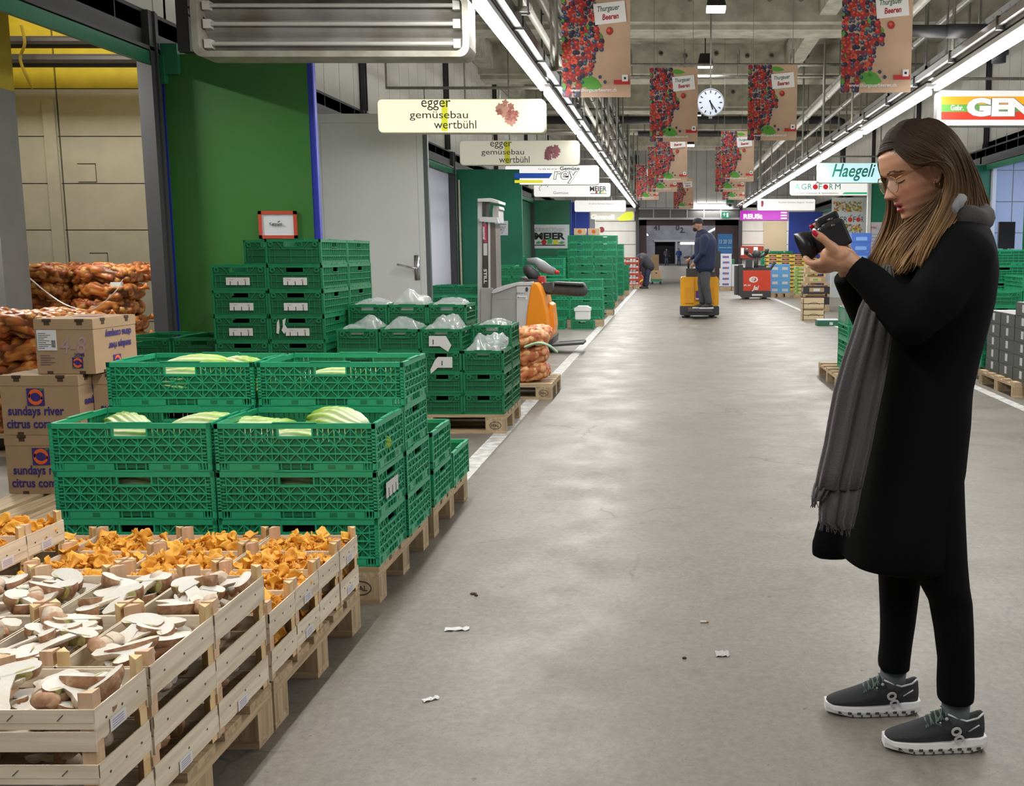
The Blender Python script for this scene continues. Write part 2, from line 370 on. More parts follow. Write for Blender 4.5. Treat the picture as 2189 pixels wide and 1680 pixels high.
# first stall on the left: block back wall with yellow band
def blockwall(name,x0,x1,y,courses,seamx):
    m=MB(); m.bx(x0,x1,y+.02,y+.12,0,6,2)
    z=.07
    while z<5.9:
        ye = z>2.95
        top=min(z+.49,5.95)
        for a,b2 in ((x0,seamx-.01),(seamx+.01,x1)):
            m.bx(a,b2,y,y+.05,z,top,1 if ye else 0)
        z+=.5
    for (bx_,bz) in ((-5.99,2.06),(-5.9,1.12)):
        pass
    return struct(m.obj(name,[blockm,yell,groove]))
blockwall('wall_left_back',-8.6,-4.5,11.4,0,-6.6)
m=MB()
for cx,cz in ((-6.33,2.18),(-6.27,1.22)):
    for a in ((cx-.1,cx+.1,cz-.1,cz-.094),(cx-.1,cx+.1,cz+.094,cz+.1),(cx+.094,cx+.1,cz-.1,cz+.1)): m.bx(a[0],a[1],11.396,11.41,a[2],a[3])
m.bx(-6.75,-6.62,11.37,11.41,0,2.97,1)
struct(m.obj('trim_60',[groove,blockm]))
m=MB(); m.bx(-8.7,-5.50,8.55,8.9,0,2.66,0); m.bx(-8.7,-5.50,8.55,8.9,2.66,6,1)
struct(m.obj('wall_left_pier',[M('pier_grey',(.20,.195,.19),.6,var=.15,vscale=3),yell]))
m=MB()
for z,r in ((3.285,.068),(3.47,.062)): m.tube([(-8.6,11.0,z),(-4.6,11.0,z)],r,12)
for z in (3.285,3.47): m.bx(-7.2,-7.15,10.9,11.4,z-.10,z+.10)
struct(m.obj('trim_61',M('black_pipe',(.03,.025,.022),.5)))
m=MB(); m.tube(spline([(-6.58,10.85,3.6),(-6.53,10.8,3.42),(-6.6,10.82,3.28),(-6.55,10.8,3.12),(-6.5,10.83,2.98)],20),.016,6)
tag(m.obj('brass_valve',M('brass',(.4,.3,.05),.35,.8)),'small brass valve cord hanging on the black pipes before the yellow wall','valve')
m=MB(); m.bx(-8.7,XL,1,11.4,5.0,5.1); struct(m.obj('ceiling_stall',M('stall_soffit',(.15,.14,.13),.8)))
m=MB(); m.bx(-5.55,XL,9.2,9.24,3.3,5.0); struct(m.obj('trim_62',pan))
t=thing('stall_lamp','small lit lamp tucked under the green rail of the first stall','lamp',(-5.6,8.1,3.28)); m=MB(); m.bx(-.06,.06,-.45,.45,0,.06); m.obj('lamp_housing',white,t); m=MB(); m.bx(-.05,.05,-.43,.43,-.02,0); m.obj('lamp_lens',M('stall_lens',(1,1,1),.3,emit=(.9,.95,1),es=5),t); m=MB(); m.tube([(0,0,.05),(0,0,1.72)],.01,6); m.obj('lamp_stem',seam,t)
area('stall_glow',(0,0,-.03),(0,0,0),.1,.85,150,(1,.96,.88),t)
t=thing('stall_lamp','unseen lamp added above the first stall to brighten its back wall','lamp',(-5.9,9.75,4.86),pi/2); m=MB(); m.bx(-.4,.4,-.9,.9,0,.1); m.obj('lamp_housing',white,t)
area('stall_fill_light',(0,0,-.03),(0,0,0),.8,1.8,120,(1,.95,.85),t)  # unseen lamp added to brighten the stall's yellow band and back wall
# =============== LIGHT ROWS ===============
alu=M('aluminium_trunking',(.42,.41,.39),.35,.7); tubem=M('tube_glow',(1,1,1),.4,emit=(1,.985,.97),es=TUBE_EM); darkrail=M('dark_rail',(.10,.10,.10),.4,.5)
for nm,x in (('left',LX),('right',RX)):
    m=MB(); m.bx(x-.05,x+.05,-2,ENDY-.3,LZ+.10,LZ+.17,0); m.bx(x-.11,x-.05,-2,ENDY-.3,LZ+.13,LZ+.19,0); m.bx(x+.05,x+.13,-2,ENDY-.3,LZ+.11,LZ+.2,1)
    for y in np.arange(1.5,ENDY,1.5): m.bx(x-.12,x+.14,y,y+.03,LZ+.095,LZ+.21,1)
    o=m.obj('light_rail',[alu,darkrail]); tag(o,'long aluminium rail carrying the tube lights above the %s side of the aisle'%nm,'rail','light rails')
names=['nearest','second','third','fourth','fifth','sixth','seventh','eighth','ninth','tenth']
tb=MB(); tb.bx(-.024,.024,-1.93,1.93,-.035,.012,0); hb=MB(); hb.bx(-.045,.045,-1.97,1.97,.012,.055,0)
tme=tb.mesh('tube',tubem); hme=hb.mesh('housing',white)
for nm,x in (('left',LX),('right',RX)):
    for i in range(-1,10):
        y=5.35+4.15*i+.0
        if y+2>ENDY: break
        t=thing('tube_light','glowing white tube light, %s of the row above the %s aisle edge'%('foremost' if i<0 else names[i],nm),'light',(x,y,LZ),0,'aisle tube lights')
        link('tube',tme,t); link('housing',hme,t,(0,0,.03))
        area('tube_lamp',(0,0,-.042),(0,0,0),.045,3.8,TUBE_POW,(1,.98,.95),t); area('tube_uplight',(0,0,.30),(pi,0,0),.2,3.8,TUBE_UP,(1,.97,.9),t)
# extra row segment above end gateway
t=thing('tube_light','horizontal glowing tube light above the far gateway','light',(1.75,ENDY-.10,3.24),pi/2)
area('gate_lamp',(1.75,ENDY-.22,3.22),(R(25),0,0),1.4,.08,30,(1,.98,.95)); area('end_wall_fill',(-2.6,ENDY-1.5,2.95),(R(15),0,0),1.2,.1,38,(1,.98,.95)); area('end_wall_fill',(4.3,ENDY-1.5,2.95),(R(15),0,0),1.6,.1,40,(1,.95,.88));  # the two outer lamps are unseen fill added to brighten the end walls
o=link('tube',tme,t); o.scale=(1.6,.33,1.6); link('housing',hme,t,(0,0,.05)).scale=(1,.33,1)
# hanger rods
rod=M('rod_steel',(.22,.21,.18),.5,.5)
for nm,x in (('left',-1.2),('right',3.0)):
    for j,y in enumerate((6.0,8.6,11.3,14.2,17.4,20.6,23.8,27,31,35,39)):
        m=MB(); m.tube([(0,0,0),(0,0,2.75)],.02,8); m.bx(-.06,.06,-.02,.02,-.02,.02)
        o=m.obj('hanger_rod',rod); o.location=(x,y,LZ+.17)
        tag(o,'thin grey hanger rod from the ceiling to the %s light rail, %s along the hall'%(nm,['nearest','second','third','fourth','fifth','sixth','seventh','eighth','ninth','tenth','eleventh'][j]),'rod','hanger rods')
# pipes & trays along the left and right
whp=M('white_conduit',(.55,.53,.48),.4,var=.15,vscale=6); gp=M('grey_pipe',(.16,.155,.14),.45,.4,var=.3,vscale=5)
def pipe(x,z,r,mt,label,y0=2,y1=ENDY-.2,rings=3.0,grp=None):
    m=MB(); m.tube([(x,y0,z),(x,y1,z)],r,12)
    y=y0+1
    while rings and y<y1: m.tube([(x,y,z),(x,y+.08,z)],r*1.22,12); y+=rings
    o=m.obj('pipe',mt,smooth=True); smooth_angle(o.data); tag(o,label,'pipe',grp)
pipe(-1.72,3.62,.035,whp,'thin white conduit, lowest of the pipes above the left lights',grp='pipes along the left of the ceiling')
pipe(-1.70,3.80,.05,whp,'white conduit second from the bottom above the left lights',grp='pipes along the left of the ceiling')
pipe(-1.60,4.05,.045,whp,'white conduit third from the bottom above the left lights',grp='pipes along the left of the ceiling')
pipe(-1.55,4.35,.06,gp,'grey pipe fourth from the bottom above the left lights',grp='pipes along the left of the ceiling')
pipe(-1.5,4.62,.065,gp,'thick grey pipe second from the top above the left lights',grp='pipes along the left of the ceiling')
pipe(-1.45,4.93,.075,gp,'thick grey pipe topmost beneath the ceiling on the left',grp='pipes along the left of the ceiling')
pipe(3.25,4.62,.05,whp,'white conduit, upper one of the pair running high on the right',grp='pipes along the right of the ceiling')
pipe(3.15,4.42,.06,whp,'white conduit, lower one of the pair running high on the right',grp='pipes along the right of the ceiling')
pipe(3.45,4.22,.045,galv,'galvanised pipe beneath the white conduits high on the right',grp='pipes along the right of the ceiling')
m=MB()
m.bx(-1.9,-1.32,0,.03,3.545,3.57); m.bx(-1.9,-1.32,0,.03,4.23,4.25); m.bx(-1.9,-1.32,0,.03,4.82,4.84)
for x in (-1.92,-1.35): m.bx(x,x+.02,.01,.03,3.54,5.96)
br0=m.obj('pipe_bracket',seam); ORD=['nearest','second','third','fourth','fifth','sixth','seventh','eighth','ninth','tenth','eleventh','twelfth','thirteenth','fourteenth','fifteenth','sixteenth','seventeenth','eighteenth','nineteenth','twentieth']
for j,y in enumerate(np.arange(4.3,ENDY-.5,5.8)):
    o=br0 if j==0 else dup(br0); o.location=(0,y,0); tag(o,'dark steel hanger frame around the left ceiling pipes, %s from the viewer'%ORD[j],'bracket','hanger frames of the left pipes')
m=MB()  # cable tray (ladder) on the right
for x in (3.75,4.25): m.bx(x,x+.02,4,ENDY-.3,4.0,4.07)
for y in np.arange(4,ENDY-.5,.3): m.bx(3.75,4.27,y,y+.03,4.01,4.03)
for y in np.arange(5,ENDY-.5,2.6):
    m.bx(3.7,4.35,y,y+.04,3.95,4.0); m.bx(3.7,3.73,y,y+.04,3.95,5.9); m.bx(4.3,4.33,y,y+.04,3.95,5.9)
tag(m.obj('cable_tray',M('tray_grey',(.24,.235,.22),.5,.5)),'grey ladder cable tray hung under the ceiling on the right','cable tray')
m=MB()
def elbow(m,pts,r): m.tube(spline(pts,26),r,12)
pb=M('black_duct_pipe',(.03,.03,.033),.5)
m=MB(); m.tube([(-4,29.2,4.95),(3,29.2,4.95),(4.6,29.2,4.95),(4.75,29.2,4.9),(4.8,29.2,4.75),(4.8,29.2,4.2)],.11,12); m.tube([(4.8,29.2,4.25),(4.8,29.2,3.6)],.08,12)
tag(m.obj('drain_pipe',pb,smooth=True),'black drain pipe crossing beneath the ceiling behind the second pair of banners','pipe')
m=MB(); m.tube([(2.9,11.2,3.62),(3.1,11.2,3.62),(3.3,11.2,3.62),(3.42,11.2,3.58),(3.46,11.2,3.45),(3.46,11.2,3.3)],.075,12)
for z in (3.38,3.5): m.tube([(3.46,11.2,z),(3.46,11.2,z+.04)],.1,12)
m.tube([(1.95,11.2,3.62),(2.95,11.2,3.62)],.065,12)
tag(m.obj('drain_pipe',pb,smooth=True),'black pipe with a flanged elbow near the top right corner','pipe')
for k2,(y,z,l) in enumerate(((21.6,5.1,'thin pipe crossing beneath the ceiling beam above the clock'),(22.1,4.95,'cable conduit crossing beneath the ceiling just above the clock lamps'),(33,5.0,'black pipe crossing below the ceiling before the far wall'))):
    m=MB(); m.tube([(-1,y,z),(5.9,y,z)],.03 if k2<2 else .09,8)
    for x in np.arange(-.8,5,1.1): m.bx(x,x+.02,y-.01,y+.01,z,5.4)
    tag(m.obj('cross_pipe',galv if k2<2 else pb),l,'pipe')
# high bay lamps
for j,y in enumerate((17,22,30,38)):
    t=thing('high_bay_lamp','dark square ceiling lamp with glowing underside, %s'%('nearest, above the clock','second, just above the clock','third from the viewer, behind the clock','farthest before the end wall')[j],'lamp',(.73,y,5.12),0,'square ceiling lamps')
    m=MB(); m.add([(-.11,-.1,.26),(.11,-.1,.26),(.11,.1,.26),(-.11,.1,.26),(-.155,-.15,.05),(.155,-.15,.05),(.155,.15,.05),(-.155,.15,.05)],[(0,1,2,3),(4,5,1,0),(5,6,2,1),(6,7,3,2),(7,4,0,3)]); m.tube([(0,0,.25),(0,0,.86)],.012,6); m.obj('housing',black,t)
    m=MB(); m.bx(-.15,.15,-.15,.15,0,.05); m.obj('lens',M('lamp_lens',(1,1,1),.3,emit=(.93,.96,1),es=7),t)
    area('high_bay_light',(0,0,-.02),(0,0,0),.28,.28,60,(.95,.97,1),t)
# far hall lights
fl=M('far_tube',(1,1,1),.4,emit=(1,1,1),es=7)
for j,(x,y0,y1,z,l) in enumerate(((-2.4,48,110,3.1,'left row of tube lights beyond the gateway'),(3.4,48,105,3.1,'right row of tube lights beyond the gateway'))):
    m=MB(); m.bx(x,x+.12,y0,y1,z,z+.08); tag(m.obj('tube_light',fl),'glowing '+l,'light','tube lights beyond the gateway')
    area('far_lamp',(x,(y0+y1)/2,z-.05),(0,0,0),.15,y1-y0,1500)
area('far_wall_fill',(2,116,5.6),(R(60),0,0),14,.3,420)  # unseen wide area light added to brighten the far end wall
m=MB(); m.bx(1.0,3.4,100,100.1,2.1,2.3); tag(m.obj('tube_light',fl),'short horizontal tube light in the hall beyond the gateway','light','tube lights beyond the gateway')
# =============== GREEN CRATES ===============
gA=M('crate_green_bright',(.022,.36,.175),.38,var=.12,vscale=5); gA2=M('crate_green_shaded',(.009,.17,.075),.45)  # second green is darkened to paint recess shade behind the lattice
gB=M('crate_green_deep',(.008,.185,.07),.4,var=.15,vscale=5); gB2=M('crate_green_deep_shaded',(.004,.10,.038),.5)  # recess shade painted into the deep green's inner sheet likewise
paper=M('label_paper',(.62,.62,.60),.6); ink=M('label_ink',(.05,.05,.05),.6); blacki=M('crate_dark',(.01,.02,.012),.8)
def side_T(w,d,k):    # local frame: u along side, v up, n outward ; returns matrix, length
    if k==0: return FR((-w/2,-d/2,0),(1,0,0)), w
    if k==1: return FR((w/2,-d/2,0),(0,1,0)), d
    if k==2: return FR((w/2,d/2,0),(-1,0,0)), w
    return FR((-w/2,d/2,0),(0,-1,0)), d
def crate_mesh(w,d,h,style,lod=0):
    m=MB(); t=.012
    def pb(T,u0,u1,v0,v1,n0,n1,mi=0): m.bx(u0,u1,v0,v1,n0,n1,mi,T)
    for k in range(4):
        T,Ls=side_T(w,d,k)
        if k%2: T=T@Matrix.Translation((0,-.0009,-.0007))
        long_=(Ls>=.5); c=Ls/2; hw=.062 if Ls>.35 else .045
        zb=.036 if style=='A' else .014; zt=h-.004; rim=.02
        # rim with handle bridge
        pb(T,.0,Ls,zt-rim,zt,-.014,.0)
        pb(T,c-hw-.02,c+hw+.02,zt-.002,zt+.004,-.014,.0)
        # handle frame
        hh=.032; pb(T,c-hw,c+hw,zt-rim-hh-.006,zt-rim-hh,-.012,.0); pb(T,c-hw-.006,c-hw,zt-rim-hh,zt-rim,-.012,.0); pb(T,c+hw,c+hw+.006,zt-rim-hh,zt-rim,-.012,.0)
        # thin inner sheet with openings for the handle
        if style=='A':
            for s0,s1 in ((.012,c-hw),(c+hw,Ls-.012)):
                n=max(1,int((s1-s0)/.02)); st=(s1-s0)/n
                if lod: pb(T,s0,s1,zb,zt-rim,-.011,-.008,1)
                else:
                    for i in range(n): pb(T,s0+i*st,s0+i*st+st*.86,zb,zt-rim,-.011,-.008,1)
            pb(T,c-hw,c+hw,zb,zt-rim-hh,-.011,-.008,1)
        else:
            pb(T,.01,c-hw,zb,zt-rim,-.011,-.008,1); pb(T,c+hw,Ls-.01,zb,zt-rim,-.011,-.008,1); pb(T,c-hw,c+hw,zb,zt-rim-hh,-.011,-.008,1)
        # horizontals
        nz=4 if style=='A' else 3
        zs=[zb+(zt-rim-zb)*i/nz for i in range(nz+1)]
        for i,z in enumerate(zs[:-1]):
            if style!='A' and lod and i==0: continue
            pb(T,.02,Ls-.02,z-.003,z+.003,-.010,-.001)
            if i==nz-1: continue
        ztop=zs[-1]
        # lattice
        nb=int(round(Ls/(.034 if style=='A' else .045)))
        if style=='A' and not lod:
            st=(Ls-.07)/nb
            for i in range(nz):
                z0=zs[i]; z1=zs[i+1]
                for j in range(nb):
                    u0=.035+j*st; u1=u0+st
                    if i==nz-1 and u1>c-hw-.004 and u0<c+hw+.004: continue
                    a,b_=((u0,z0),(u1,z1)) if (j+i)%2==0 else ((u0,z1),(u1,z0))
                    m.bar(T@Vector((a[0],a[1],-.0045)),T@Vector((b_[0],b_[1],-.0045)),.0042,.006,0,up=T.to_3x3()@Vector((0,0,1)))
            for j in range(0,nb+1,2):
                u=.035+j*st
                if c-hw<u<c+hw: pb(T,u-.002,u+.002,zb,zt-rim-hh,-.009,-.003)
                else: pb(T,u-.002,u+.002,zb,zt-rim,-.009,-.003)
        elif style=='A':
            st=(Ls-.07)/(nb//2)
            for j in range(nb//2+1): pb(T,.035+j*st-.002,.035+j*st+.002,zb,zt-rim-(hh if abs(.035+j*st-c)<hw else 0),-.009,-.002)
        else:
            st=(Ls-.06)/nb
            for j in range(nb+1):
                u=.03+j*st
                if long_ or k%2==1: pb(T,u-.0022,u+.0022,zb if k%2==0 else zb,zt-rim-(hh+.006 if c-hw<u<c+hw else 0),-.009,-.002)
                elif u<.075 or u>Ls-.075 or (j%3==1): pb(T,u-.0022,u+.0022,zb,zt-rim-.045,-.009,-.002)
            if k%2==0:   # trapezoid guard round the handle and round corner bosses
                z1=zt-rim; z0=zt-rim-hh-.012
                for sgn in (-1,1):
                    m.bar(T@Vector((c+sgn*(hw+.05),z1,-.004)),T@Vector((c+sgn*(hw+.012),z0,-.004)),.005,.008,0,up=T.to_3x3()@Vector((0,0,1)))
                    TT=T@Matrix.Translation((c+sgn*(Ls/2-.042),zt-rim-.016,-.006)); m.lathe([(.010,0),(.010,.008),(.019,.008),(.019,0)],10,0,TT)
                pb(T,c-hw-.012,c+hw+.012,z0-.003,z0+.003,-.009,.0)
        # base band
        if style=='A':
            pb(T,.0,.085,.0,.003,-.014,-.002); pb(T,Ls-.085,Ls,0,.003,-.014,-.002)
            wins=[.25,.72,.83] if long_ else [.3,.75]
            pb(T,.05,c-.065,.004,.03,-.012,-.001); pb(T,c+.065,Ls-.05,.004,.03,-.012,-.001)
            for f in wins: pb(T,Ls*f-.014,Ls*f+.014,.009,.026,-.0012,-.0005,1)
            pb(T,c-.065,c+.065,.004,.03,-.012,-.008,1)
            for f in (-.055,-.02,.018,.053): pb(T,c+f-.002,c+f+.002,.004,.03,-.012,-.002)
            for u in (.01,.022,.034,.046,Ls-.046,Ls-.034,Ls-.022,Ls-.01): pb(T,u-.002,u+.002,.0,.034,-.012,-.002)
            pb(T,.0,Ls,.032,.037,-.012,.0)
            pb(T,0,Ls,-.001,.006,-.012,-.003)
        else:
            pb(T,0,Ls,.0,.014,-.012,-.001)
            for f in ((.12,.5,.88) if k%2==0 else (.15,.4,.6,.85)): pb(T,Ls*f-.02,Ls*f+.02,.004,.011,-.0012,0.0005,0 if k%2==0 else 1)
            if k%2==1:
                pb(T,.03,Ls-.03,.014,.03,-.010,-.003)
                for j in range(int(Ls/.05)): pb(T,.05+j*.05,.068+j*.05,.016,.028,-.0035,-.0022,1)
        # corner column with fins
        for u0 in (0,Ls-.016): pb(T,u0,u0+.016,0,zt,-.014,-.003)
        if not lod and style=='A':
            for i in range(9):
                z=zb+.008+i*(zt-rim-zb-.01)/9
                pb(T,.0,.032,z,z+.003,-.012,.0); pb(T,Ls-.032,Ls,z,z+.003,-.012,.0)
    m.bx(-w/2+.008,w/2-.008,-d/2+.008,d/2-.008,.002,.010,1)
    return m
CR={}
def crate_proto(kind):
    if kind in CR: return CR[kind]
    spec={'A':(.6,.4,.186,'A',0),'B':(.3,.4,.160,'B',0),'C':(.4,.6,.186,'B',0),'D':(.6,.4,.18,'A',1),'E':(.4,.6,.16,'B',1),'F':(.4,.3,.16,'B',1)}[kind]
    w,d,h,st,lod=spec; mats=[gA,gA2] if kind in 'AD' else [gB,gB2]
    if kind in 'EF': mats=[M('crate_green_mid',(.02,.29,.13),.4,var=.1,vscale=4),gA2]
    CR[kind]=(crate_mesh(w,d,h,st,lod).mesh('green_crate',mats),w,d,h); return CR[kind]
lm=MB(); lm.bx(-.085,.085,-.027,.027,0,.0015,0)
for i in (-1,0,1): lm.bx(-.003+i*.054,.003+i*.054,-.027,.0,.0015,.002,1)
lm.bx(-.06,-.03,.012,.014,.0015,.002,1)
for i in range(3): lm.bx(.045,.06,.004+i*.005,.006+i*.005,.0015,.002,1)
LABEL=lm.mesh('label_card',[paper,ink])
LV={1:['only'],2:['bottom','top'],3:['bottom','middle','top']}
def lvl(i,n):
    if n==1: return 'single'
    if n==2: return ('lower','upper')[i]
    if i==0: return 'bottom'
    if i==n-1: return 'top'
    return {1:'second from bottom',2:'third from bottom',3:'fourth from bottom',4:'fifth from bottom',5:'sixth from bottom',6:'seventh from bottom',7:'eighth from bottom',8:'ninth from bottom',9:'tenth from bottom'}[i]
rc=random.Random(5)
def stack(kind,x,y,z0,n,where,group,pitch=None,adj='green',labels=(),jit=.003,start=0,total=None,rz=0,cut=''):
    """n crates stacked; x,y = front-left corner (min x, min y)"""
    me,w,d,h=crate_proto(kind); pitch=pitch or h-.003; tot=total or n; out=[]
    for i in range(n):
        o=link('green_crate',me,None,(x+w/2+rc.uniform(-jit,jit),y+d/2+rc.uniform(-jit,jit),z0+i*pitch))
        if rz or jit>.002: o.rotation_euler=(0,0,rz+rc.uniform(-jit,jit)*.6)
        tag(o,'%s crate, %s, %s'%(adj,lvl(i+start,tot),where),'crate',group)
        if i in labels:
            l=link('label_card',LABEL,o); l.matrix_local=FR((rc.uniform(-.01,.01),-d/2-.0015,.065),(1,0,0)); l['label']='white printed label card'
        out.append(o)
    return out
# =============== PALLETS ===============
wd=wood('pallet_wood',(.30,.21,.115),(.52,.39,.24),0); wdy=wood('pallet_wood_y',(.30,.21,.115),(.50,.38,.24),1); wdz=wood('pallet_block_wood',(.26,.18,.10),(.48,.36,.22),2,.6)
def pallet_parts(w,d):      # long axis w along x
    t=.022; res=[]
    for i in range(5):
        bw=.145 if i in (0,2,4) else .1
        y=-d/2+bw/2+(d-bw)*i/4 if i in(0,4) else -d/2+.0725+(d-.145)*i/4
        m=MB(); m.bx(-w/2,w/2,y-bw/2,y+bw/2,.122,.144); res.append(('deck_board',m.mesh('deck_board',wd)))
    for i in range(3):
        x=(-1,0,1)[i]*(w/2-.0725); m=MB(); m.bx(x-.0725,x+.0725,-d/2,d/2,.1,.1218); res.append(('cross_board',m.mesh('cross_board',wdy)))
    for i in range(3):
        for j in range(3):
            x=(-1,0,1)[i]*(w/2-.0725); y=(-1,0,1)[j]*(d/2-.05); m=MB(); m.bx(x-.0725,x+.0725,y-.05,y+.05,.0222,.0998)
            res.append(('block',m.mesh('block',wdz)))
    for j in range(3):
        y=(-1,0,1)[j]*(d/2-.05); m=MB(); m.bx(-w/2,w/2,y-.05,y+.05,0,.022); res.append(('base_board',m.mesh('base_board',wd)))
    return res
PAL={}
def stamp(x,y,rz):
    m=MB(); T=FR((0,0,0),(1,0,0))
    n=16
    pts=[(.042*cos(2*pi*i/n),.027*sin(2*pi*i/n)) for i in range(n)]
    for i in range(n):
        a=pts[i];b_=pts[(i+1)%n]; m.bar((a[0],a[1],0),(b_[0],b_[1],0),.004,.0012,0)
    m.txt('EPAL',.028,Matrix.Translation((-.034,-.010,-.0002)),0,.0012,bold=.01); return m
def pallet(x,y,label,w=1.2,d=.8,rz=0,far=False,mark=False):
    """x,y = centre"""
    if far:
        if ('f',w,d) not in PAL:
            m=MB()
            for i in range(5): yy=-d/2+.07+(d-.14)*i/4; m.bx(-w/2,w/2,yy-.055,yy+.055,.122,.144)
            for xx in (-w/2+.07,0,w/2-.07):
                m.bx(xx-.07,xx+.07,-d/2,d/2,.1,.122)
                for yy in (-d/2+.05,0,d/2-.05): m.bx(xx-.07,xx+.07,yy-.05,yy+.05,.02,.1)
            for yy in (-d/2+.05,0,d/2-.05): m.bx(-w/2,w/2,yy-.05,yy+.05,0,.02)
            PAL[('f',w,d)]=m.mesh('wooden_pallet',wd)
        o=link('wooden_pallet',PAL[('f',w,d)],None,(x,y,0),rz); return tag(o,label,'pallet','wooden pallets')
    t=thing('wooden_pallet',label,'pallet',(x,y,0),rz,'wooden pallets')
    if (w,d) not in PAL: PAL[(w,d)]=pallet_parts(w,d)
    for nm,me in PAL[(w,d)]: link(nm,me,t)
    if mark:
        if 'st' not in PAL: PAL['st']=stamp(0,0,0).mesh('stamp',M('stamp_ink',(.06,.04,.03),.8))
        l=link('stamp',PAL['st'],t); l.matrix_local=FR((w/2-.0725,-d/2-.0008,.062),(1,0,0)); l['label']='dark oval stamp burnt into the corner block'
    return t
# =============== STACKS NEAR LEFT ===============
PZ=.1445
pallet(-1.70,4.16,'wooden pallet under the bright green crates of cabbages',mark=True)
CX=-1.088; GA='bright green crates of the cabbage pallet'
for c,(x,nm) in enumerate(((CX-1.215,'left'),(CX-.605,'right'))):
    stack('A',x,3.76,PZ,3,'front %s column of the cabbage pallet'%nm,GA,pitch=.1835,adj='bright green lattice')
    stack('A',x+.004,4.17,PZ,4,'rear %s column of the cabbage pallet'%nm,GA,pitch=.1835,adj='bright green lattice')
# label on the right side of a front crate
l=MB(); l.bx(-.05,.05,-.03,.03,0,.0015,0)
for i in (-.03,0,.03): l.bx(i-.003,i+.003,-.03,.005,.0015,.002,1)
# pallet 2 (low crates behind)
pallet(-1.70,5.07,'wooden pallet behind the cabbage pallet carrying low crates of cabbages')
G2='mid green crates of the low cabbage stack'
stack('D',CX-.607,4.68,PZ,2,'low stack behind the cabbage pallet',G2,pitch=.1765,adj='green')
stack('D',CX-.60,5.09,PZ,1,'rear end of the low cabbage stack',G2,adj='green')
stack('D',CX-1.22,4.68,PZ,2,'left side of the low stack',G2,pitch=.1765,adj='green')
# pallet 3 (deep green, plastic lined)
pallet(-1.81,7.86,'wooden pallet with an oval stamp beneath the deep green lined crates',mark=True)
G3='deep green crates with plastic liners'
X3=-1.212
colnm=['right','second from right','third from right','left']
for c in range(4):
    x=X3-.3*(c+1)-.003*c
    n=3 if c==0 else 4
    stack('B',x,7.46,PZ,n,'front %s column of the lined crates'%colnm[c],G3,pitch=.1565,adj='deep green')
    n=4 if c==0 else 5
    stack('B',x+ (0 if c==0 else -.04),7.875,PZ,n,'back %s column of the lined crates'%colnm[c],G3,pitch=.1565,adj='deep green')
# pallet 4 (labelled tall stack)
pallet(-2.88,8.0,'wooden pallet under the tall labelled crate stack',w=.8,d=1.2)
G4='tall stack of deep green crates with white labels'
stack('C',-3.285,7.40,PZ,6,'front left column, tall labelled stack',G4,pitch=.1815,adj='deep green',labels=(2,3,4,5))
stack('C',-2.882,7.40,PZ,7,'front right column, tall labelled stack',G4,pitch=.1815,adj='deep green',labels=(2,3,4,5))
stack('C',-3.285,8.01,PZ,7,'back left column, tall labelled stack',G4,pitch=.1815,adj='deep green')
stack('C',-2.882,8.01,PZ,7,'back right column, tall labelled stack',G4,pitch=.1815,adj='deep green')
# pallet 5 low dark crates left
pallet(-3.75,7.95,'wooden pallet left of the tall labelled crate stack',w=.8,d=1.2)
stack('C',-4.12,7.65,PZ,3,'left column by the green door','low deep green crates beside the green door',pitch=.1815,adj='deep green')
stack('C',-3.71,7.65,PZ,3,'right column by the green door','low deep green crates beside the green door',pitch=.1815,adj='deep green')
# =============== FAR LEFT STACKS ===============
G6='green crates behind the grey pallet truck'
def block(kind,x,y,cols,ns,where,group,adj='green',rows=1,pal=None,pitch=None,jit=.004,z0=PZ):
    me,w,d,h=crate_proto(kind)
    if pal!=0: pallet(x+cols*w/2,y+rows*d/2,pal or 'wooden pallet under the crates '+where,w=cols*w-.01,d=rows*d-.01,far=True)
    for r in range(rows):
        for c in range(cols):
            n=ns[c] if not hasattr(ns[0],'__len__') else ns[r][c]
            if not n: continue
            rn=('front ','rear ')[r] if rows>1 else ''
            cn='' if cols==1 else {2:['left','right'],3:['left','centre','right']}[cols][c]+' column'
            stack(kind,x+c*(w+.004),y+r*(d+.006),z0,n,rn+cn+', '+where,group,adj=adj,jit=jit,pitch=pitch)
block('E',-4.0,17.4,2,[4,4],'by the dark green door',G6,rows=1)
block('D',-4.0,15.3,2,[3,3],'behind the white door',G6)
block('F',-3.0,17.0,2,[6,6],'left of the truck mast',G6)
block('E',-3.3,19.4,2,[6,5],'right of the truck mast',G6)
# by pallet "low foam box"
G7='green crates beside the white foam box'
block('D',-2.4,18.5,2,[4,4],'behind the foam box',G7)
stack('F',-1.72,17.85,0,1,'on the floor under the foam box',G7)
stack('D',-2.42,17.85,0,1,'on the floor left of the foam box',G7)
# tall ones further
G8='tall crate stacks along the left of the aisle'
block('E',-2.0,21.8,2,[7,7],'stack with small white cards',G8)
for o in [o for o in COL.objects if o.name.startswith('green_crate') and o.get('label','').endswith('column, stack with small white cards') and 'front' in o['label']]:
    l=link('label_card',LABEL,o); l.matrix_local=FR((0,-.3015,.07),(1,0,0))
block('D',-3.4,21.5,2,[6,6],'before the white fruit board',G8)
block('E',-3.9,24.5,2,[7,6],'hard by the fruit board',G8)
block('D',-2.5,25.4,2,[9,9],'tallest stack by white line',G8)
block('D',-2.5,29,2,[9,8],'beyond the tallest stack',G8)
block('E',-2.1,32.5,2,[6,5],'before the red crates',G8)
block('D',-3.9,30.5,2,[6,7],'before the blue doors',G8)
block('E',-2.3,38.5,2,[7,6],'beside the bent worker',G8)
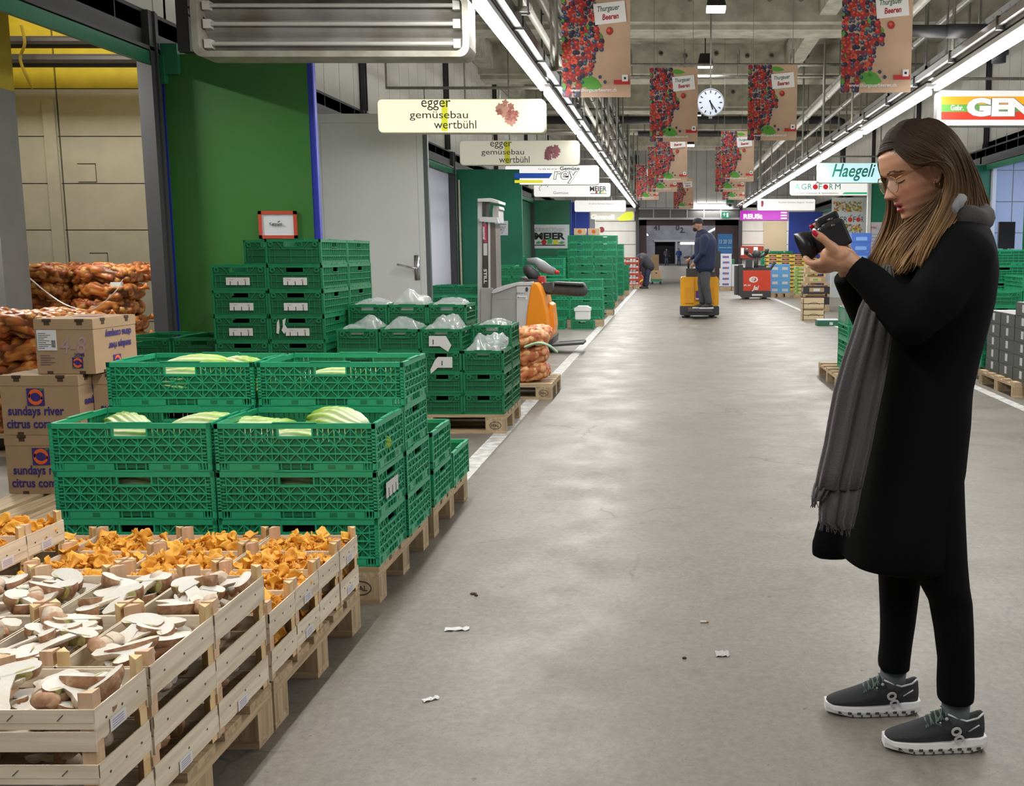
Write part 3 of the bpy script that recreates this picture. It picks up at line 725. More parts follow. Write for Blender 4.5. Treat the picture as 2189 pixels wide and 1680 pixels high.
# red-white crates by the bending worker
rcm=M('red_crate',(.45,.05,.03),.45,var=.2,vscale=8); wcm=M('white_tray',(.62,.58,.55),.5)
def simple_crate(w,d,h,mat,mat2,ribs=5):
    m=MB(); m.bx(-w/2,w/2,-d/2,d/2,0,.01)
    for k in range(4):
        T,Ls=side_T(w,d,k); m.bx(0,Ls,h*.78,h,-.015,0,0,T); m.bx(0,Ls,0,h*.16,-.015,0,0,T); m.bx(0,Ls,h*.16,h*.5,-.012,-.006,1,T); m.bx(0,.04,0,h,-.014,-.001,0,T); m.bx(Ls-.04,Ls,0,h,-.014,-.001,0,T)
        for j in range(1,ribs): m.bx(Ls*j/ribs-.008,Ls*j/ribs+.008,0,h,-.012,-.002,0,T)
    return m.mesh('crate',[mat,mat2])
rm=simple_crate(.6,.4,.2,rcm,wcm); pallet(-1.42,38,'wooden pallet under the red and white crates',w=.6,d=.5,far=True)
for c in range(1):
    for i in range(5):
        o=link('red_crate',rm,None,(-1.42,38.0,PZ+.2*i)); tag(o,'red and white crate by the bent worker, %s'%lvl(i,5),'crate','red and white crates by the bent worker')
# =============== WOODEN MUSHROOM BOXES ===============
sl=wood('poplar_slat',(.60,.50,.36),(.80,.71,.56),0,.8); slv=wood('poplar_side',(.60,.50,.36),(.80,.71,.56),1,.8); pst=wood('corner_post_wood',(.60,.41,.18),(.76,.56,.30),2,.5); pst2=wood('corner_post_pink',(.52,.33,.19),(.72,.50,.33),2,.5)
stpl=M('staple',(.12,.11,.10),.4,.8)
def box_parts(w,d):    # w along x, d along y ; rim height .085, posts to .115
    res=[]
    for k in range(4):
        T,Ls=side_T(w,d,k); m=MB(); lng=k%2==0
        if lng:
            m.bx(0,Ls,.058,.085,-.003,0,0,T); m.bx(.002,Ls-.002,.045,.0575,-.0035,-.0006,0,T); m.bx(0,Ls,.0,.040,-.003,0,0,T)
            for j in range(3):
                u=Ls*(.12+.32*j); m.bar(T@Vector((u,.063,.0006)),T@Vector((u+.012,.075,.0006)),.0012,.0012,1)
        else:
            m.bx(0,Ls,.042,.085,-.003,0,0,T); m.bx(.001,Ls-.001,.018,.0415,-.0035,-.0006,0,T)
            for j in range(3):
                u=Ls*(.2+.3*j); m.ell(T@Vector((u,.052,.0)),(.0015,.004,.003),6,4,1)
        # wavy top edge
        me=m.mesh('side_board',[sl if lng else slv,stpl]); res.append(('side_board',me))
    for sx in (-1,1):
        for sy in (-1,1):
            m=MB(); x=sx*(w/2-.0035); y=sy*(d/2-.0035); a=.028
            poly=[(x,y),(x-sx*a,y),(x,y-sy*a)]
            if sx*sy<0: poly=poly[::-1]
            m.prism(poly,.117,0,None,0); res.append(('corner_post',m.mesh('corner_post',pst if (sx+sy)!=0 else pst2)))
    m=MB(); m.bx(-w/2+.004,w/2-.004,-d/2+.004,d/2-.004,.012,.016); res.append(('base_board',m.mesh('base_board',sl)))
    return res
BP={}
def wbox(x,y,z,w,d,label,group):      # x = right edge, y = front edge
    if (w,d) not in BP: BP[(w,d)]=box_parts(w,d)
    t=thing('wooden_box',label,'box',(x-w/2+rc.uniform(-.002,.002),y+d/2+rc.uniform(-.002,.002),z),rc.uniform(-.006,.006),group)
    for nm,me in BP[(w,d)]: link(nm,me,t)
    return t
HB=.1125; EX=-1.1
pallet(EX-.6,2.28,'wooden pallet nearest the viewer under the boxes of sliced porcini',d=.85)
pallet(EX-.6,3.12,'wooden pallet under the wooden boxes of chanterelles',mark=True)
GP='wooden boxes of porcini'; GC='wooden boxes of chanterelles'
pwords=['rightmost','second from right','third from right','fourth from right','fifth from right']
PB=[]; CB=[]
rows=[('front',1.865,.3,.2,4),('middle',2.072,.2,.31,5),('rear',2.385,.2,.31,5)]
for rn,y,w,d,n in rows:
    for c in range(n):
        for lv in range(3):
            if lv<2 and c>0 and not (rn=='front'): continue
            t=wbox(EX-c*(w+.0015),y,PZ+lv*HB-.004*0,w-.001,d-.002,'wooden porcini box, %s layer, %s row, %s column'%(('bottom','middle','top')[lv],rn,pwords[c]),GP)
            PB.append((t,w,d,lv,rn,c))
for r,y in enumerate((2.715,2.915,3.115,3.315)):
    rn=('front','second','third','rear')[r]
    for c in range(4):
        n=2
        if c==3 and r<3: n=3
        for lv in range(n):
            if lv==0 and 0<c: continue
            t=wbox(EX-c*.3015,y,PZ+lv*.1085,.299,.198,'wooden chanterelle box, %s layer, %s row, %s column'%(('bottom','upper','raised top')[lv],rn,pwords[c]),GC)
            CB.append((t,lv,n,r,c))
# small paper labels on right faces
pl_=MB(); pl_.bx(-.03,.03,-.014,.014,0,.0008,0)
for i in range(4): pl_.bx(-.022,.02,-.009+i*.005,-.0075+i*.005,.0008,.0011,1)
PLM=pl_.mesh('paper_label',[M('label_white',(.72,.71,.72),.7),M('label_lilac_ink',(.25,.2,.35),.7)])
for t,w,d,lv,rn,c in PB:
    if c==0 and lv==0 or (rn=='front' and lv==2 and c==0):
        l=link('paper_label',PLM,t); l.matrix_local=FR((w/2+.0006,-.02,.03),(0,1,0))
for t,lv,n,r,c in CB:
    if (c==0 and r in (1,3)) or (c==3 and lv==2):
        l=link('paper_label',PLM,t); l.matrix_local=FR((.299/2+.0006,0,.032),(0,1,0))
# =============== PORCINI ===============
cut=bpy.data.materials.new('porcini_cut'); cut.use_nodes=True; nt=cut.node_tree;N=nt.nodes;L=nt.links;b=N['Principled BSDF']; tc=N.new('ShaderNodeTexCoord')
b.inputs['Roughness'].default_value=.65
L.new(mix(ramp(noise(9,5,.6),.45,(0,0,0),.75,(.55,.55,.55)),(.66,.635,.575),(.56,.47,.32)),b.inputs['Base Color'])
bp=N.new('ShaderNodeBump'); bp.inputs['Strength'].default_value=.5; bp.inputs['Distance'].default_value=.004; L.new(noise(35,6,.7),bp.inputs['Height']); L.new(bp.outputs[0],b.inputs['Normal'])
por=bpy.data.materials.new('porcini_skin'); por.use_nodes=True; nt=por.node_tree;N=nt.nodes;L=nt.links;b=N['Principled BSDF']; tc=N.new('ShaderNodeTexCoord'); b.inputs['Roughness'].default_value=.6
c1=ramp(noise(14,6,.7),.35,(.22,.09,.035),.68,(.46,.27,.15)); L.new(mix(ramp(noise(50,5,.7),.5,(0,0,0),.7,(.5,.5,.5)),c1,(.62,.5,.36)),b.inputs['Base Color'])
pors=bpy.data.materials.new('porcini_stem'); pors.use_nodes=True; nt=pors.node_tree;N=nt.nodes;L=nt.links;b=N['Principled BSDF']; tc=N.new('ShaderNodeTexCoord'); b.inputs['Roughness'].default_value=.75
L.new(mix(ramp(noise(22,7,.75),.45,(0,0,0),.7,(.9,.9,.9)),(.64,.54,.42),(.34,.19,.10)),b.inputs['Base Color'])
gill=M('porcini_gill',(.62,.57,.22),.7,var=.3,vscale=60)
def porcini(seed,cap,capz,stem,bulb,length,half=True,bend=0):
    rg=random.Random(seed)
    prof=[(.0005,0),(bulb*.7,.004),(bulb,.018),(bulb*.9,.035),(stem,length*.5),(stem*.95,length*.72),(stem*1.05,length*.78)]
    k=len(prof)
    prof+=[(cap*.75,length*.74),(cap*.97,length*.78),(cap,length*.84)]
    for i in range(1,6): a=i/5*pi/2; prof.append((max(cap*cos(a),.0005),length*.84+capz*sin(a)))
    m=MB(); n=22; a1=pi if half else 2*pi
    kk=n+1 if half else n
    ph=[rg.uniform(0,6) for _ in range(4)]
    for i,(r,z) in enumerate(prof):
        for j in range(kk):
            a=a1*j/n
            rr=r*(1+.10*sin(a*2+ph[0]+z*60)+.05*sin(a*4+ph[1]+z*50))
            if half and j in (0,n): pass
            bx_=bend*(z/length)**2
            m.v.append((rr*cos(a)+bx_, rr*sin(a)*.9, z+.003*sin(a*3+ph[2])*(r/cap)))
    for i in range(len(prof)-1):
        for j in range(n):
            m.f.append((i*kk+j,i*kk+(j+1)%kk,(i+1)*kk+(j+1)%kk,(i+1)*kk+j)); m.m.append(2 if i<k-1 else (3 if i==k-1 else 1))
    if half:
        for i in range(len(prof)-1): m.f.append((i*kk,(i+1)*kk,(i+1)*kk+n,i*kk+n)); m.m.append(0)
        # gill wedges on the cut face
        for s in (0,1):
            ra=prof[k][0]; m.add([( (1-2*s)*stem*1.05+bend*.5,-.0008,length*.765),((1-2*s)*cap*.9+bend*.6,-.0008,length*.785),((1-2*s)*cap*.85+bend*.6,-.0008,length*.81),((1-2*s)*stem*1.2+bend*.5,-.0008,length*.79)],[(0,1,2,3) if s else (3,2,1,0)],3)
        # move so the flat face is z up : rotate about X by +90 => y->z ; flat face at y=0 facing -y
        R_=Matrix.Rotation(-pi/2,4,'X'); m.v=[tuple(R_@Vector((v[0],v[1],v[2]-length/2))) for v in m.v]
    else:
        R_=Matrix.Rotation(pi/2,4,'X'); m.v=[tuple(R_@Vector((v[0],v[1],v[2]-length/2))) for v in m.v]
    me=m.mesh('porcini',[cut,por,pors,gill],True); smooth_angle(me,62)
    return me
PM=[porcini(1,.045,.028,.015,.022,.105,bend=.012),porcini(2,.036,.026,.014,.02,.12,bend=-.016),porcini(3,.052,.034,.019,.028,.10),porcini(4,.03,.022,.018,.026,.085,bend=.008),
    porcini(5,.034,.026,.02,.03,.09,half=False),porcini(6,.026,.02,.02,.027,.07,half=False),porcini(7,.048,.02,.012,.015,.13,bend=.03)]
PN=['long halved','slim halved','broad capped halved','stubby halved','whole knobbly','small whole round','curved halved']
rp=random.Random(11)
def place(me,name,x,y,z,rot,s,label,cat,group):
    o=link(name,me,None,(x,y,z)); o.rotation_euler=rot; o.scale=(s,s,s); tag(o,label,cat,group); return o
for t,w,d,lv,rn,c in PB:
    bx0=t.location
    if lv==2:
        nx,ny=(4,3) if w>.25 else (3,4)
        for lay in range(2):
            for i in range(nx):
                for j in range(ny):
                    if lay and rp.random()<.2: continue
                    if lay==0 and rp.random()<.12: continue
                    x=bx0.x+(i+.5-nx/2)*(w-.03)/nx+rp.uniform(-.008,.008); y=bx0.y+(j+.5-ny/2)*(d-.05)/ny+rp.uniform(-.01,.01)
                    k=rp.choice([0,0,1,2,2,3,6,0,1,2,2,6,3,4,5]); half=k not in (4,5)
                    s=rp.uniform(.85,1.12) if half else rp.uniform(.75,.95)
                    mg=min(.066*s+.004,.08) if half else .045; x=min(max(x,bx0.x-w/2+mg),bx0.x+w/2-mg); y=min(max(y,bx0.y-d/2+mg),bx0.y+d/2-mg)
                    z=t.location.z+.054+lay*.036+rp.uniform(0,.008)
                    rot=(rp.uniform(-.1,.5),rp.uniform(-.3,.3),rp.uniform(0,6.28))
                    place(PM[k],'porcini',x,y,z,rot,s,'%s porcini mushroom in the top box, %s row, %s column'%(PN[k],rn,pwords[c]),'mushroom','porcini in the wooden boxes')
    else:
        if c==0 or rn=='front':
            for i in range(5):
                k=rp.choice([2,3,4,5]); yy=bx0.y+(i-2)*(d-.06)/4*.9
                xx=bx0.x+w/2-.078-rp.uniform(0,.02) if rn!='front' or i%2 else bx0.x+rp.uniform(-.08,.06)
                if rn=='front': yy=bx0.y+rp.uniform(-.05,.05)
                place(PM[k],'porcini',xx,yy,bx0.z+.062+rp.uniform(0,.012),(rp.uniform(-.6,.6),rp.uniform(-.5,.5),rp.uniform(0,6.28)),rp.uniform(.65,.8),'%s porcini mushroom in the %s layer box, %s row, %s column'%(PN[k],('bottom','middle')[lv],rn,pwords[c]),'mushroom','porcini in the wooden boxes')
# =============== CHANTERELLES ===============
chm=bpy.data.materials.new('chanterelle'); chm.use_nodes=True; nt=chm.node_tree;N=nt.nodes;L=nt.links;b=N['Principled BSDF']; tc=N.new('ShaderNodeTexCoord'); b.inputs['Roughness'].default_value=.6
oi=N.new('ShaderNodeObjectInfo')
c1=ramp(noise(45,5,.7),.3,(.74,.32,.02),.7,(.92,.54,.09)); L.new(mix(ramp(oi.outputs['Random'],.6,(0,0,0),1,(.5,.5,.5)),c1,(.62,.20,.012)),b.inputs['Base Color'])
def chant(seed,r=.02,h=.04):
    rg=random.Random(seed); m=MB(); n=14; ph=[rg.uniform(0,6) for _ in range(5)]; lean=rg.uniform(-.008,.008)
    prof=[(.003,0),(.0045,h*.2),(.0055,h*.5),(.009,h*.72),(r*.75,h*.9),(r,h),(r*.98,h*1.04),(r*.7,h*.98),(r*.35,h*.9),(.001,h*.86)]
    for i,(rr,z) in enumerate(prof):
        q=max(0,(rr-.006)/r)
        for j in range(n):
            a=2*pi*j/n; f=1+q*(.22*sin(2*a+ph[0])+.15*sin(3*a+ph[1])+.1*sin(5*a+ph[2]))
            m.v.append((rr*f*cos(a)+lean*(z/h),rr*f*sin(a),z+q*r*(.28*sin(3*a+ph[3])+.18*sin(5*a+ph[4]))-h/2))
    for i in range(len(prof)-1):
        for j in range(n): m.f.append((i*n+j,i*n+(j+1)%n,(i+1)*n+(j+1)%n,(i+1)*n+j)); m.m.append(0)
    return m
CMB=[chant(s,rr,hh) for s,rr,hh in ((1,.019,.038),(2,.023,.034),(3,.016,.04),(4,.026,.036),(5,.014,.03),(6,.021,.042))]
CM=[m.mesh('chanterelle',chm,True) for m in CMB]
heap=MB(); ntot=0
for t,lv,n,r,c in CB:
    top=(lv==n-1); p=t.location
    if not top:
        if c==0:
            for i in range(6): 
                k=rp.randrange(6); T=Matrix.Translation((p.x+.15-.035-rp.uniform(0,.03),p.y+(i-2.5)*.03,p.z+.05+rp.uniform(0,.02)))@Euler((rp.uniform(0,6),rp.uniform(0,6),0)).to_matrix().to_4x4()
                heap.add(CMB[k].v,CMB[k].f,0,T)
        continue
    # filling bed
    g=9
    def hz(u,v): return .060+.020*(1-u*u)*(1-v*v)+.006*sin(u*7+c)*cos(v*6+r)
    nb=110
    for i in range(nb):
        u=rp.uniform(-1,1); v=rp.uniform(-1,1); k=rp.randrange(6)
        T=Matrix.Translation((p.x+u*.132,p.y+v*.084,p.z+hz(u,v)+rp.uniform(-.012,.004)))@Euler((rp.uniform(-1.6,1.6),rp.uniform(-1.6,1.6),rp.uniform(0,6.3))).to_matrix().to_4x4()@Matrix.Scale(rp.uniform(.55,.85),4)
        heap.add(CMB[k].v,CMB[k].f,0,T)
    heap.bx(p.x-.14,p.x+.14,p.y-.09,p.y+.09,p.z+.02,p.z+.045,0)
    cnt=18 if r else 16
    for i in range(cnt):
        u=rp.uniform(-1,1); v=rp.uniform(-1,1); k=rp.randrange(6)
        place(CM[k],'chanterelle',p.x+u*.128,p.y+v*.082,p.z+hz(u,v)+.018,(rp.uniform(-1.3,1.3),rp.uniform(-1.3,1.3),rp.uniform(0,6.3)),rp.uniform(.65,1.15),
              'golden chanterelle topping the heap in the %s row, %s column box'%(('front','second','third','rear')[r],pwords[c]),'mushroom','chanterelles on the heaps')
ho=heap.obj('chanterelle_heap',chm,None,True); tag(ho,'golden chanterelles heaped beneath the topmost ones in the wooden boxes','mushrooms',kind='stuff')
# =============== CABBAGES ===============
cab=bpy.data.materials.new('cabbage_leaf'); cab.use_nodes=True; nt=cab.node_tree;N=nt.nodes;L=nt.links;b=N['Principled BSDF']; tc=N.new('ShaderNodeTexCoord'); b.inputs['Roughness'].default_value=.45
at=N.new('ShaderNodeAttribute'); at.attribute_name='Col'; L.new(at.outputs['Color'],b.inputs['Base Color'])
def cabbage(seed):
    rg=random.Random(seed); m=MB(); n=110; k=36; m.c=[]
    for i in range(k+1):
        t=i/k; x=-.15+.3*t; r=.065*(sin(pi*min(t*.92+.06,1))**.55); 
        for j in range(n):
            a=2*pi*j/n; rib=abs(sin(a*9+1.6*sin(t*5+seed)+seed+.5*sin(a*4)))**1.6; ru=.5+.5*sin(a*23+t*38+3*sin(a*5+seed))
            rr=r*(1+.13*rib+ .09*ru*(t))
            m.v.append((x+.012*sin(a*7+seed)*t,rr*cos(a),rr*sin(a)*.85))
            w=rib**2*(.35+.65*t); g=(.30,.50,.05); wh=(.76,.80,.55); f=min(1,max(0,(1-rib)**.8*(1.25-t)+ (0.55-t)*.8 + .15*ru)); m.c.append(tuple(lerp(g[q],wh[q],f) for q in range(3))+(1,))
    for i in range(k):
        for j in range(n): m.f.append((i*n+j,i*n+(j+1)%n,(i+1)*n+(j+1)%n,(i+1)*n+j)); m.m.append(0)
    m.f.append(tuple(range(n-1,-1,-1))); m.m.append(0); m.f.append(tuple(k*n+j for j in range(n))); m.m.append(0)
    return m.mesh('chinese_cabbage',cab,True)
CAB=[cabbage(1),cabbage(2)]
def cabb(x,y,z,rz,label,tilt=0,s=1):
    o=link('chinese_cabbage',rc.choice(CAB),None,(x,y,z)); o.rotation_euler=(rc.uniform(-.2,.2),tilt,rz); o.scale=(s,)*3; tag(o,label,'cabbage','chinese cabbages in the green crates')
zt4=PZ+3*.1835; zt3=PZ+2*.1835
# rear-left top crate
for x,y,z,rz,l in ((-2.0,4.36,.135,.3,'Chinese cabbage standing proud at the left of the rear left crate'),(-1.83,4.38,.125,-.5,'Chinese cabbage pale tip to the right of the rear left crate'),(-2.0,4.25,.09,.1,'Chinese cabbage seen behind the handle of the rear left crate'),(-1.78,4.26,.07,0,'Chinese cabbage low at the front of the rear left crate')):
    cabb(x,y,zt4+z,rz,l)
for x,y,z,rz,l in ((-1.37,4.27,.09,.1,'Chinese cabbage seen behind the handle of the rear right crate'),(-1.25,4.42,.07,.4,'Chinese cabbage low at the back of the rear right crate'),(-1.55,4.4,.06,2,'Chinese cabbage low at the left of the rear right crate')): cabb(x,y,zt4+z,rz,l)
for x,y,z,rz,l in ((-2.0,3.86,.10,.05,'Chinese cabbage behind the handle of the front left crate'),(-1.8,4.0,.125,.2,'pale Chinese cabbage at the middle of the front left crate'),(-1.63,3.98,.11,0,'Chinese cabbage at the right end of the front left crate'),(-2.15,4.02,.12,2.5,'Chinese cabbage at the left end of the front left crate')): cabb(x,y,zt3+z,rz,l)
for x,y,z,rz,l in ((-1.3,3.97,.15,2.6,'large rounded Chinese cabbage bulging above the front right crate'),(-1.38,3.85,.09,.1,'Chinese cabbage behind the handle of the front right crate'),(-1.56,3.98,.10,1.2,'pale Chinese cabbage in the left corner of the front right crate'),(-1.24,3.9,.08,.2,'Chinese cabbage behind the right end of the front right crate')): cabb(x,y,zt3+z,rz,l)
for c,x in enumerate((-2.0,-1.39)): cabb(x,3.87,PZ+.1835+.1,.1,'Chinese cabbage in the shaded %s middle crate of the cabbage pallet'%('left','right')[c])
for x,y,z,l in ((-1.25,4.8,PZ+.1765+.11,'pale cabbage in the upper crate of the low stack'),(-1.35,4.95,PZ+.1765+.1,'second pale cabbage in the upper crate of the low stack'),(-1.25,5.2,PZ+.12,'pale cabbage in the rear single crate of the low stack'),(-1.3,5.35,PZ+.1,'second pale cabbage in the rear single crate of the low stack')): cabb(x,y,z,1.2,l)
# =============== PIXEL-FITTED FLAT ART ===============
def bbfit(mb,string,box,Y,mi=0,bold=0,shear=0,depth=.002,off=.004,face=-1,flip=False):
    """writing scaled to fill the rectangle box=(x0,y0,x1,y1) measured on the photo, laid on the plane at distance Y"""
    a=P(box[0],box[3],Y-off); c=P(box[2],box[1],Y-off)
    key=(string,bold,shear,'LEFT'); mb_=MB(); mb_.txt(string,1,Matrix.Identity(4),0,0.0001,bold,shear)
    xs=[v[0] for v in mb_.v]; ys=[v[1] for v in mb_.v]; w=max(xs)-min(xs); h=max(ys)-min(ys)
    sx=(c.x-a.x)/w; sy=(c.z-a.z)/h
    T=FR((a.x,a.y,a.z))
    vs,fs=TXT[key]
    if flip: mb.add([((w-(x-min(xs)))*sx,(h-(y-min(ys)))*sy,(z+.5)*depth) for x,y,z in vs],fs,mi,T)
    else: mb.add([((x-min(xs))*sx,(y-min(ys))*sy,(z+.5)*depth) for x,y,z in vs],fs,mi,T)
def rrect(x0,x1,z0,z1,r,n=5):
    pts=[]
    for cx,cz,a0 in ((x1-r,z0+r,-pi/2),(x1-r,z1-r,0),(x0+r,z1-r,pi/2),(x0+r,z0+r,pi)):
        for i in range(n+1): a=a0+pi/2*i/n; pts.append((cx+r*cos(a),cz+r*sin(a)))
    return pts
def em(name,col,es): return M(name,tuple(c*.25 for c in col),.4,emit=col,es=es)
sign_rim=M('sign_rim_cream',(.60,.57,.42),.45)
def signbox(px,Y,label,facem,th=.16,hooks=True,r=.05,rimm=None,topH=None):
    """px=(x0,y0,x1,y1)"""
    a=P(px[0],px[3],Y); c=P(px[2],px[1],Y)
    t=thing('shop_sign',label,'sign',((a.x+c.x)/2,Y,a.z),0,'illuminated signs over the stalls'); w=(c.x-a.x)/2; h=c.z-a.z
    T=FR((0,0,0)); m=MB(); m.prism(rrect(-w,w,0,h,r),th-.012,0,T@Matrix.Translation((0,0,-th))); m.obj('casing',rimm or sign_rim,t)
    m=MB(); m.prism(rrect(-w+.008,w-.008,.008,h-.008,r*.9),.010,0,T@Matrix.Translation((0,0,-.011))); m.obj('face',facem,t)
    if hooks:
        m=MB(); m.tube([(-w*.9,.08,h+.13),(w*1.1,.08,h+.13)],.016,8)
        for s in (-.45,.45): m.tube([(w*s,.08,h-.005),(w*s,.08,h+.13)],.008,6)
        for s in (-w*.9,w*1.08): m.tube([(s,.08,h+.12),(s,.08,5.99-a.z)],.014,6)
        m.obj('hanger',galv,t)
    return t,w,h
def art(t,mb,mats,name='artwork'):
    o=mb.obj(name,mats); o.parent=t; o.matrix_parent_inverse=Matrix.Translation(-t.location); return o
def poly(mb,pts,Y,mi=0,off=.003,t=.001):
    vs=[P(x,y,Y-off) for x,y in pts]; n=len(vs); v2=[v+Vector((0,-t,0)) for v in vs]
    mb.add(vs+v2,[tuple(range(n,2*n)),tuple(range(n-1,-1,-1))]+[(i,(i+1)%n,n+(i+1)%n,n+i) for i in range(n)],mi)
def rect(mb,b,Y,mi=0,off=.003): poly(mb,[(b[0],b[3]),(b[2],b[3]),(b[2],b[1]),(b[0],b[1])],Y,mi,off)
def circ(mb,cx,cy,r,Y,mi=0,off=.003,n=12,ry=None): poly(mb,[(cx+r*cos(2*pi*i/n),cy-(ry or r)*sin(2*pi*i/n)) for i in range(n)],Y,mi,off)
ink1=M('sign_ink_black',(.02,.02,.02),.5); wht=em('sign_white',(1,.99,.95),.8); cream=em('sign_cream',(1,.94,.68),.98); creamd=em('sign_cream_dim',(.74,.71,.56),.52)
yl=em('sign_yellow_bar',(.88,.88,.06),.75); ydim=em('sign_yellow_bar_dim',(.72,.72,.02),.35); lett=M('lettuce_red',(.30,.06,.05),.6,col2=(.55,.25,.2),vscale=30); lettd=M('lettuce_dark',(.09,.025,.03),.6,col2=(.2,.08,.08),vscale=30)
greytxt=M('sign_ink_grey',(.045,.045,.04),.5)
def lettuce(mb,cx,cy,r,Y,mi,seed):
    rg=random.Random(seed)
    for i in range(26):
        a=rg.uniform(0,6.28); q=r*rg.uniform(0,.8); rr=r*rg.uniform(.18,.34)
        pts=[(cx+q*cos(a)+rr*(1+.3*sin(5*b+i))*cos(b),cy+q*sin(a)*1.05+rr*(1+.3*sin(5*b+i))*sin(b)) for b in [2*pi*k/14 for k in range(14)]][::-1]
        poly(mb,pts,Y,mi[i%len(mi)],off=.003+.0006*i,t=.0005)
# 1 egger, lit
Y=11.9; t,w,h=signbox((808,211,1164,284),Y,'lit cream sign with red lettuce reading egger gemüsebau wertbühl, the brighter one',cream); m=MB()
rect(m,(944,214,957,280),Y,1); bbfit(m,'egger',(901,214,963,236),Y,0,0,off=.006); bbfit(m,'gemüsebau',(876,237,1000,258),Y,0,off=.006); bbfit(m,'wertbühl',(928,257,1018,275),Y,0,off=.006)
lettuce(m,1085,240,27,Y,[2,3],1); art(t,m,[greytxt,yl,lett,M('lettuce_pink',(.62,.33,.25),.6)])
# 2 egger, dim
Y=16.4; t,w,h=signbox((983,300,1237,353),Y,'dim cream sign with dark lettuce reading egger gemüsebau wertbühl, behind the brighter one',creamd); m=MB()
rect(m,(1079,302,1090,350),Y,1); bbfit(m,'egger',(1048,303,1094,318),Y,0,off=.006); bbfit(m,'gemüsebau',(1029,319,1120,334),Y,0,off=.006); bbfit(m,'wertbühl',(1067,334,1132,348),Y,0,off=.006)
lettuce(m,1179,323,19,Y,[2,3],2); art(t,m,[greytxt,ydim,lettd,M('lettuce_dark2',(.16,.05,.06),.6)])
# 3 rey
Y=21; t,w,h=signbox((1080,353,1279,395),Y,'lit white sign with blue and yellow stripes reading Gemüse rey',wht); m=MB()
poly(m,[(1100,381),(1174,381),(1181,370),(1100,370)],Y,1); rect(m,(1100,385,1160,391),Y,2); bbfit(m,'Gemüse',(1197,356,1239,364),Y,0,bold=.02); bbfit(m,'Tel. 056 435 29 29',(1150,360,1190,363),Y,0)
bbfit(m,'rey',(1183,366,1236,392),Y,0,bold=.03,shear=.15); bbfit(m,'rey',(1184.2,367,1234.6,391),Y,3,bold=0,shear=.15,off=.009); art(t,m,[ink1,em('sign_blue',(.03,.12,.6),.4),em('sign_yellow',(.9,.85,.05),.7),wht])
# 4 meier sign
Y=24.9; t,w,h=signbox((1141,391,1304,421),Y,'lit white sign reading MEIER with small fruit at its right end',wht); m=MB()
bbfit(m,'MEIER',(1261,398,1297,409),Y,0,bold=.03); rect(m,(1262,413,1297,414.5),Y,0); circ(m,1275,411.5,2.5,Y,1,.006); circ(m,1283,411,2.6,Y,2,.006); circ(m,1289,411.5,2.4,Y,3,.006); bbfit(m,'Gemüse',(1183,409,1215,415),Y,4)
for i in range(7): a=pi*.1+i*.22; circ(m,1163+10*cos(a*2.2),403-8*sin(a*2.2)*.9,1.2,Y,4,.005,6)
art(t,m,[ink1,em('art_red',(.6,.02,.02),.3),em('art_green',(.05,.4,.08),.3),em('art_yel',(.8,.7,.05),.5),M('grey_ink',(.25,.25,.27),.6)])
Y=33.6; t,w,h=signbox((1228,428,1337,453),Y,'lit white sign with a thin line of small lettering before the leaf sign',wht); m=MB(); bbfit(m,'Früchte Gemüse Eugster Stettler',(1259,434,1330,438),Y,0); art(t,m,[M('grey_ink',(.25,.25,.27),.6)])
# leaf sign on the end wall
Y=ENDY-.14; t,w,h=signbox((1262,452,1356,472),Y,'cream sign with a yellow leaf reading ovanelli on the end wall',em('sign_cream2',(.85,.83,.66),.5),hooks=False); m=MB()
bbfit(m,'Giovanelli',(1264,458,1314,469),Y,0,bold=.04); poly(m,[(1318,465),(1324,472),(1336,472),(1352,469),(1354,460),(1352,452),(1340,453),(1330,458),(1324,464)],Y,1); art(t,m,[wht,em('leaf_yellow',(.85,.9,.03),.8)])
# right side signs
Y=11.5; t,w,h=signbox((2003,192,2389,269),Y,'lit sign striped orange, green and red with white letters at the top right',wht,rimm=M('sign_rim_grey',(.35,.35,.33),.5)); m=MB()
rect(m,(2012,206,2380,223),Y,1); rect(m,(2012,223,2380,239),Y,2); rect(m,(2012,239,2380,256),Y,3); bbfit(m,'Gebr.',(2032,224,2060,236),Y,4,bold=.02,off=.006); bbfit(m,'GENTILE',(2065,208,2340,250),Y,5,bold=.085,off=.006); bbfit(m,'GENTILE',(2066,209,2339,249),Y,4,bold=.06,off=.009)
art(t,m,[ink1,em('stripe_orange',(1,.42,.02),.9),em('stripe_green',(.16,.5,.08),.65),em('stripe_red',(.85,.05,.02),.8),wht,M('grey_ink',(.25,.25,.27),.6)])
Y=20.9; t,w,h=signbox((1748,348,1945,391),Y,'pale blue lit sign with green script reading Haegeli',em('sign_paleblue',(.62,.92,.98),.85)); m=MB()
bbfit(m,'Haegeli',(1778,350,1872,387),Y,0,bold=.012,shear=.35); m2=[M('script_green',(.005,.22,.14),.5)]; art(t,m,m2)
Y=25.6; t,w,h=signbox((1690,386,1875,418),Y,'white lit sign with two red cherries for letters and a green arrow',wht); m=MB()
for ch,x0,x1 in (('A',1699,1710),('G',1713,1724),('R',1727,1736),('F',1750,1757),('R',1773,1781),('M',1785,1797)): bbfit(m,ch,(x0,393,x1,405),Y,0)
for cx in (1743,1765): circ(m,cx,399.5,5.6,Y,1); 
poly(m,[(1744,394),(1751,388),(1749,387.5),(1743,393)],Y,0); bbfit(m,'Früchte, Gemüse & Spezialitäten',(1697,411,1792,415.5),Y,2); poly(m,[(1800,415),(1875,415),(1875,411),(1805,411)],Y,3)
art(t,m,[M('sign_teal',(.05,.3,.22),.5),em('cherry_red',(.85,.02,.04),.5),greytxt,em('arrow_green',(.05,.7,.35),.5)])
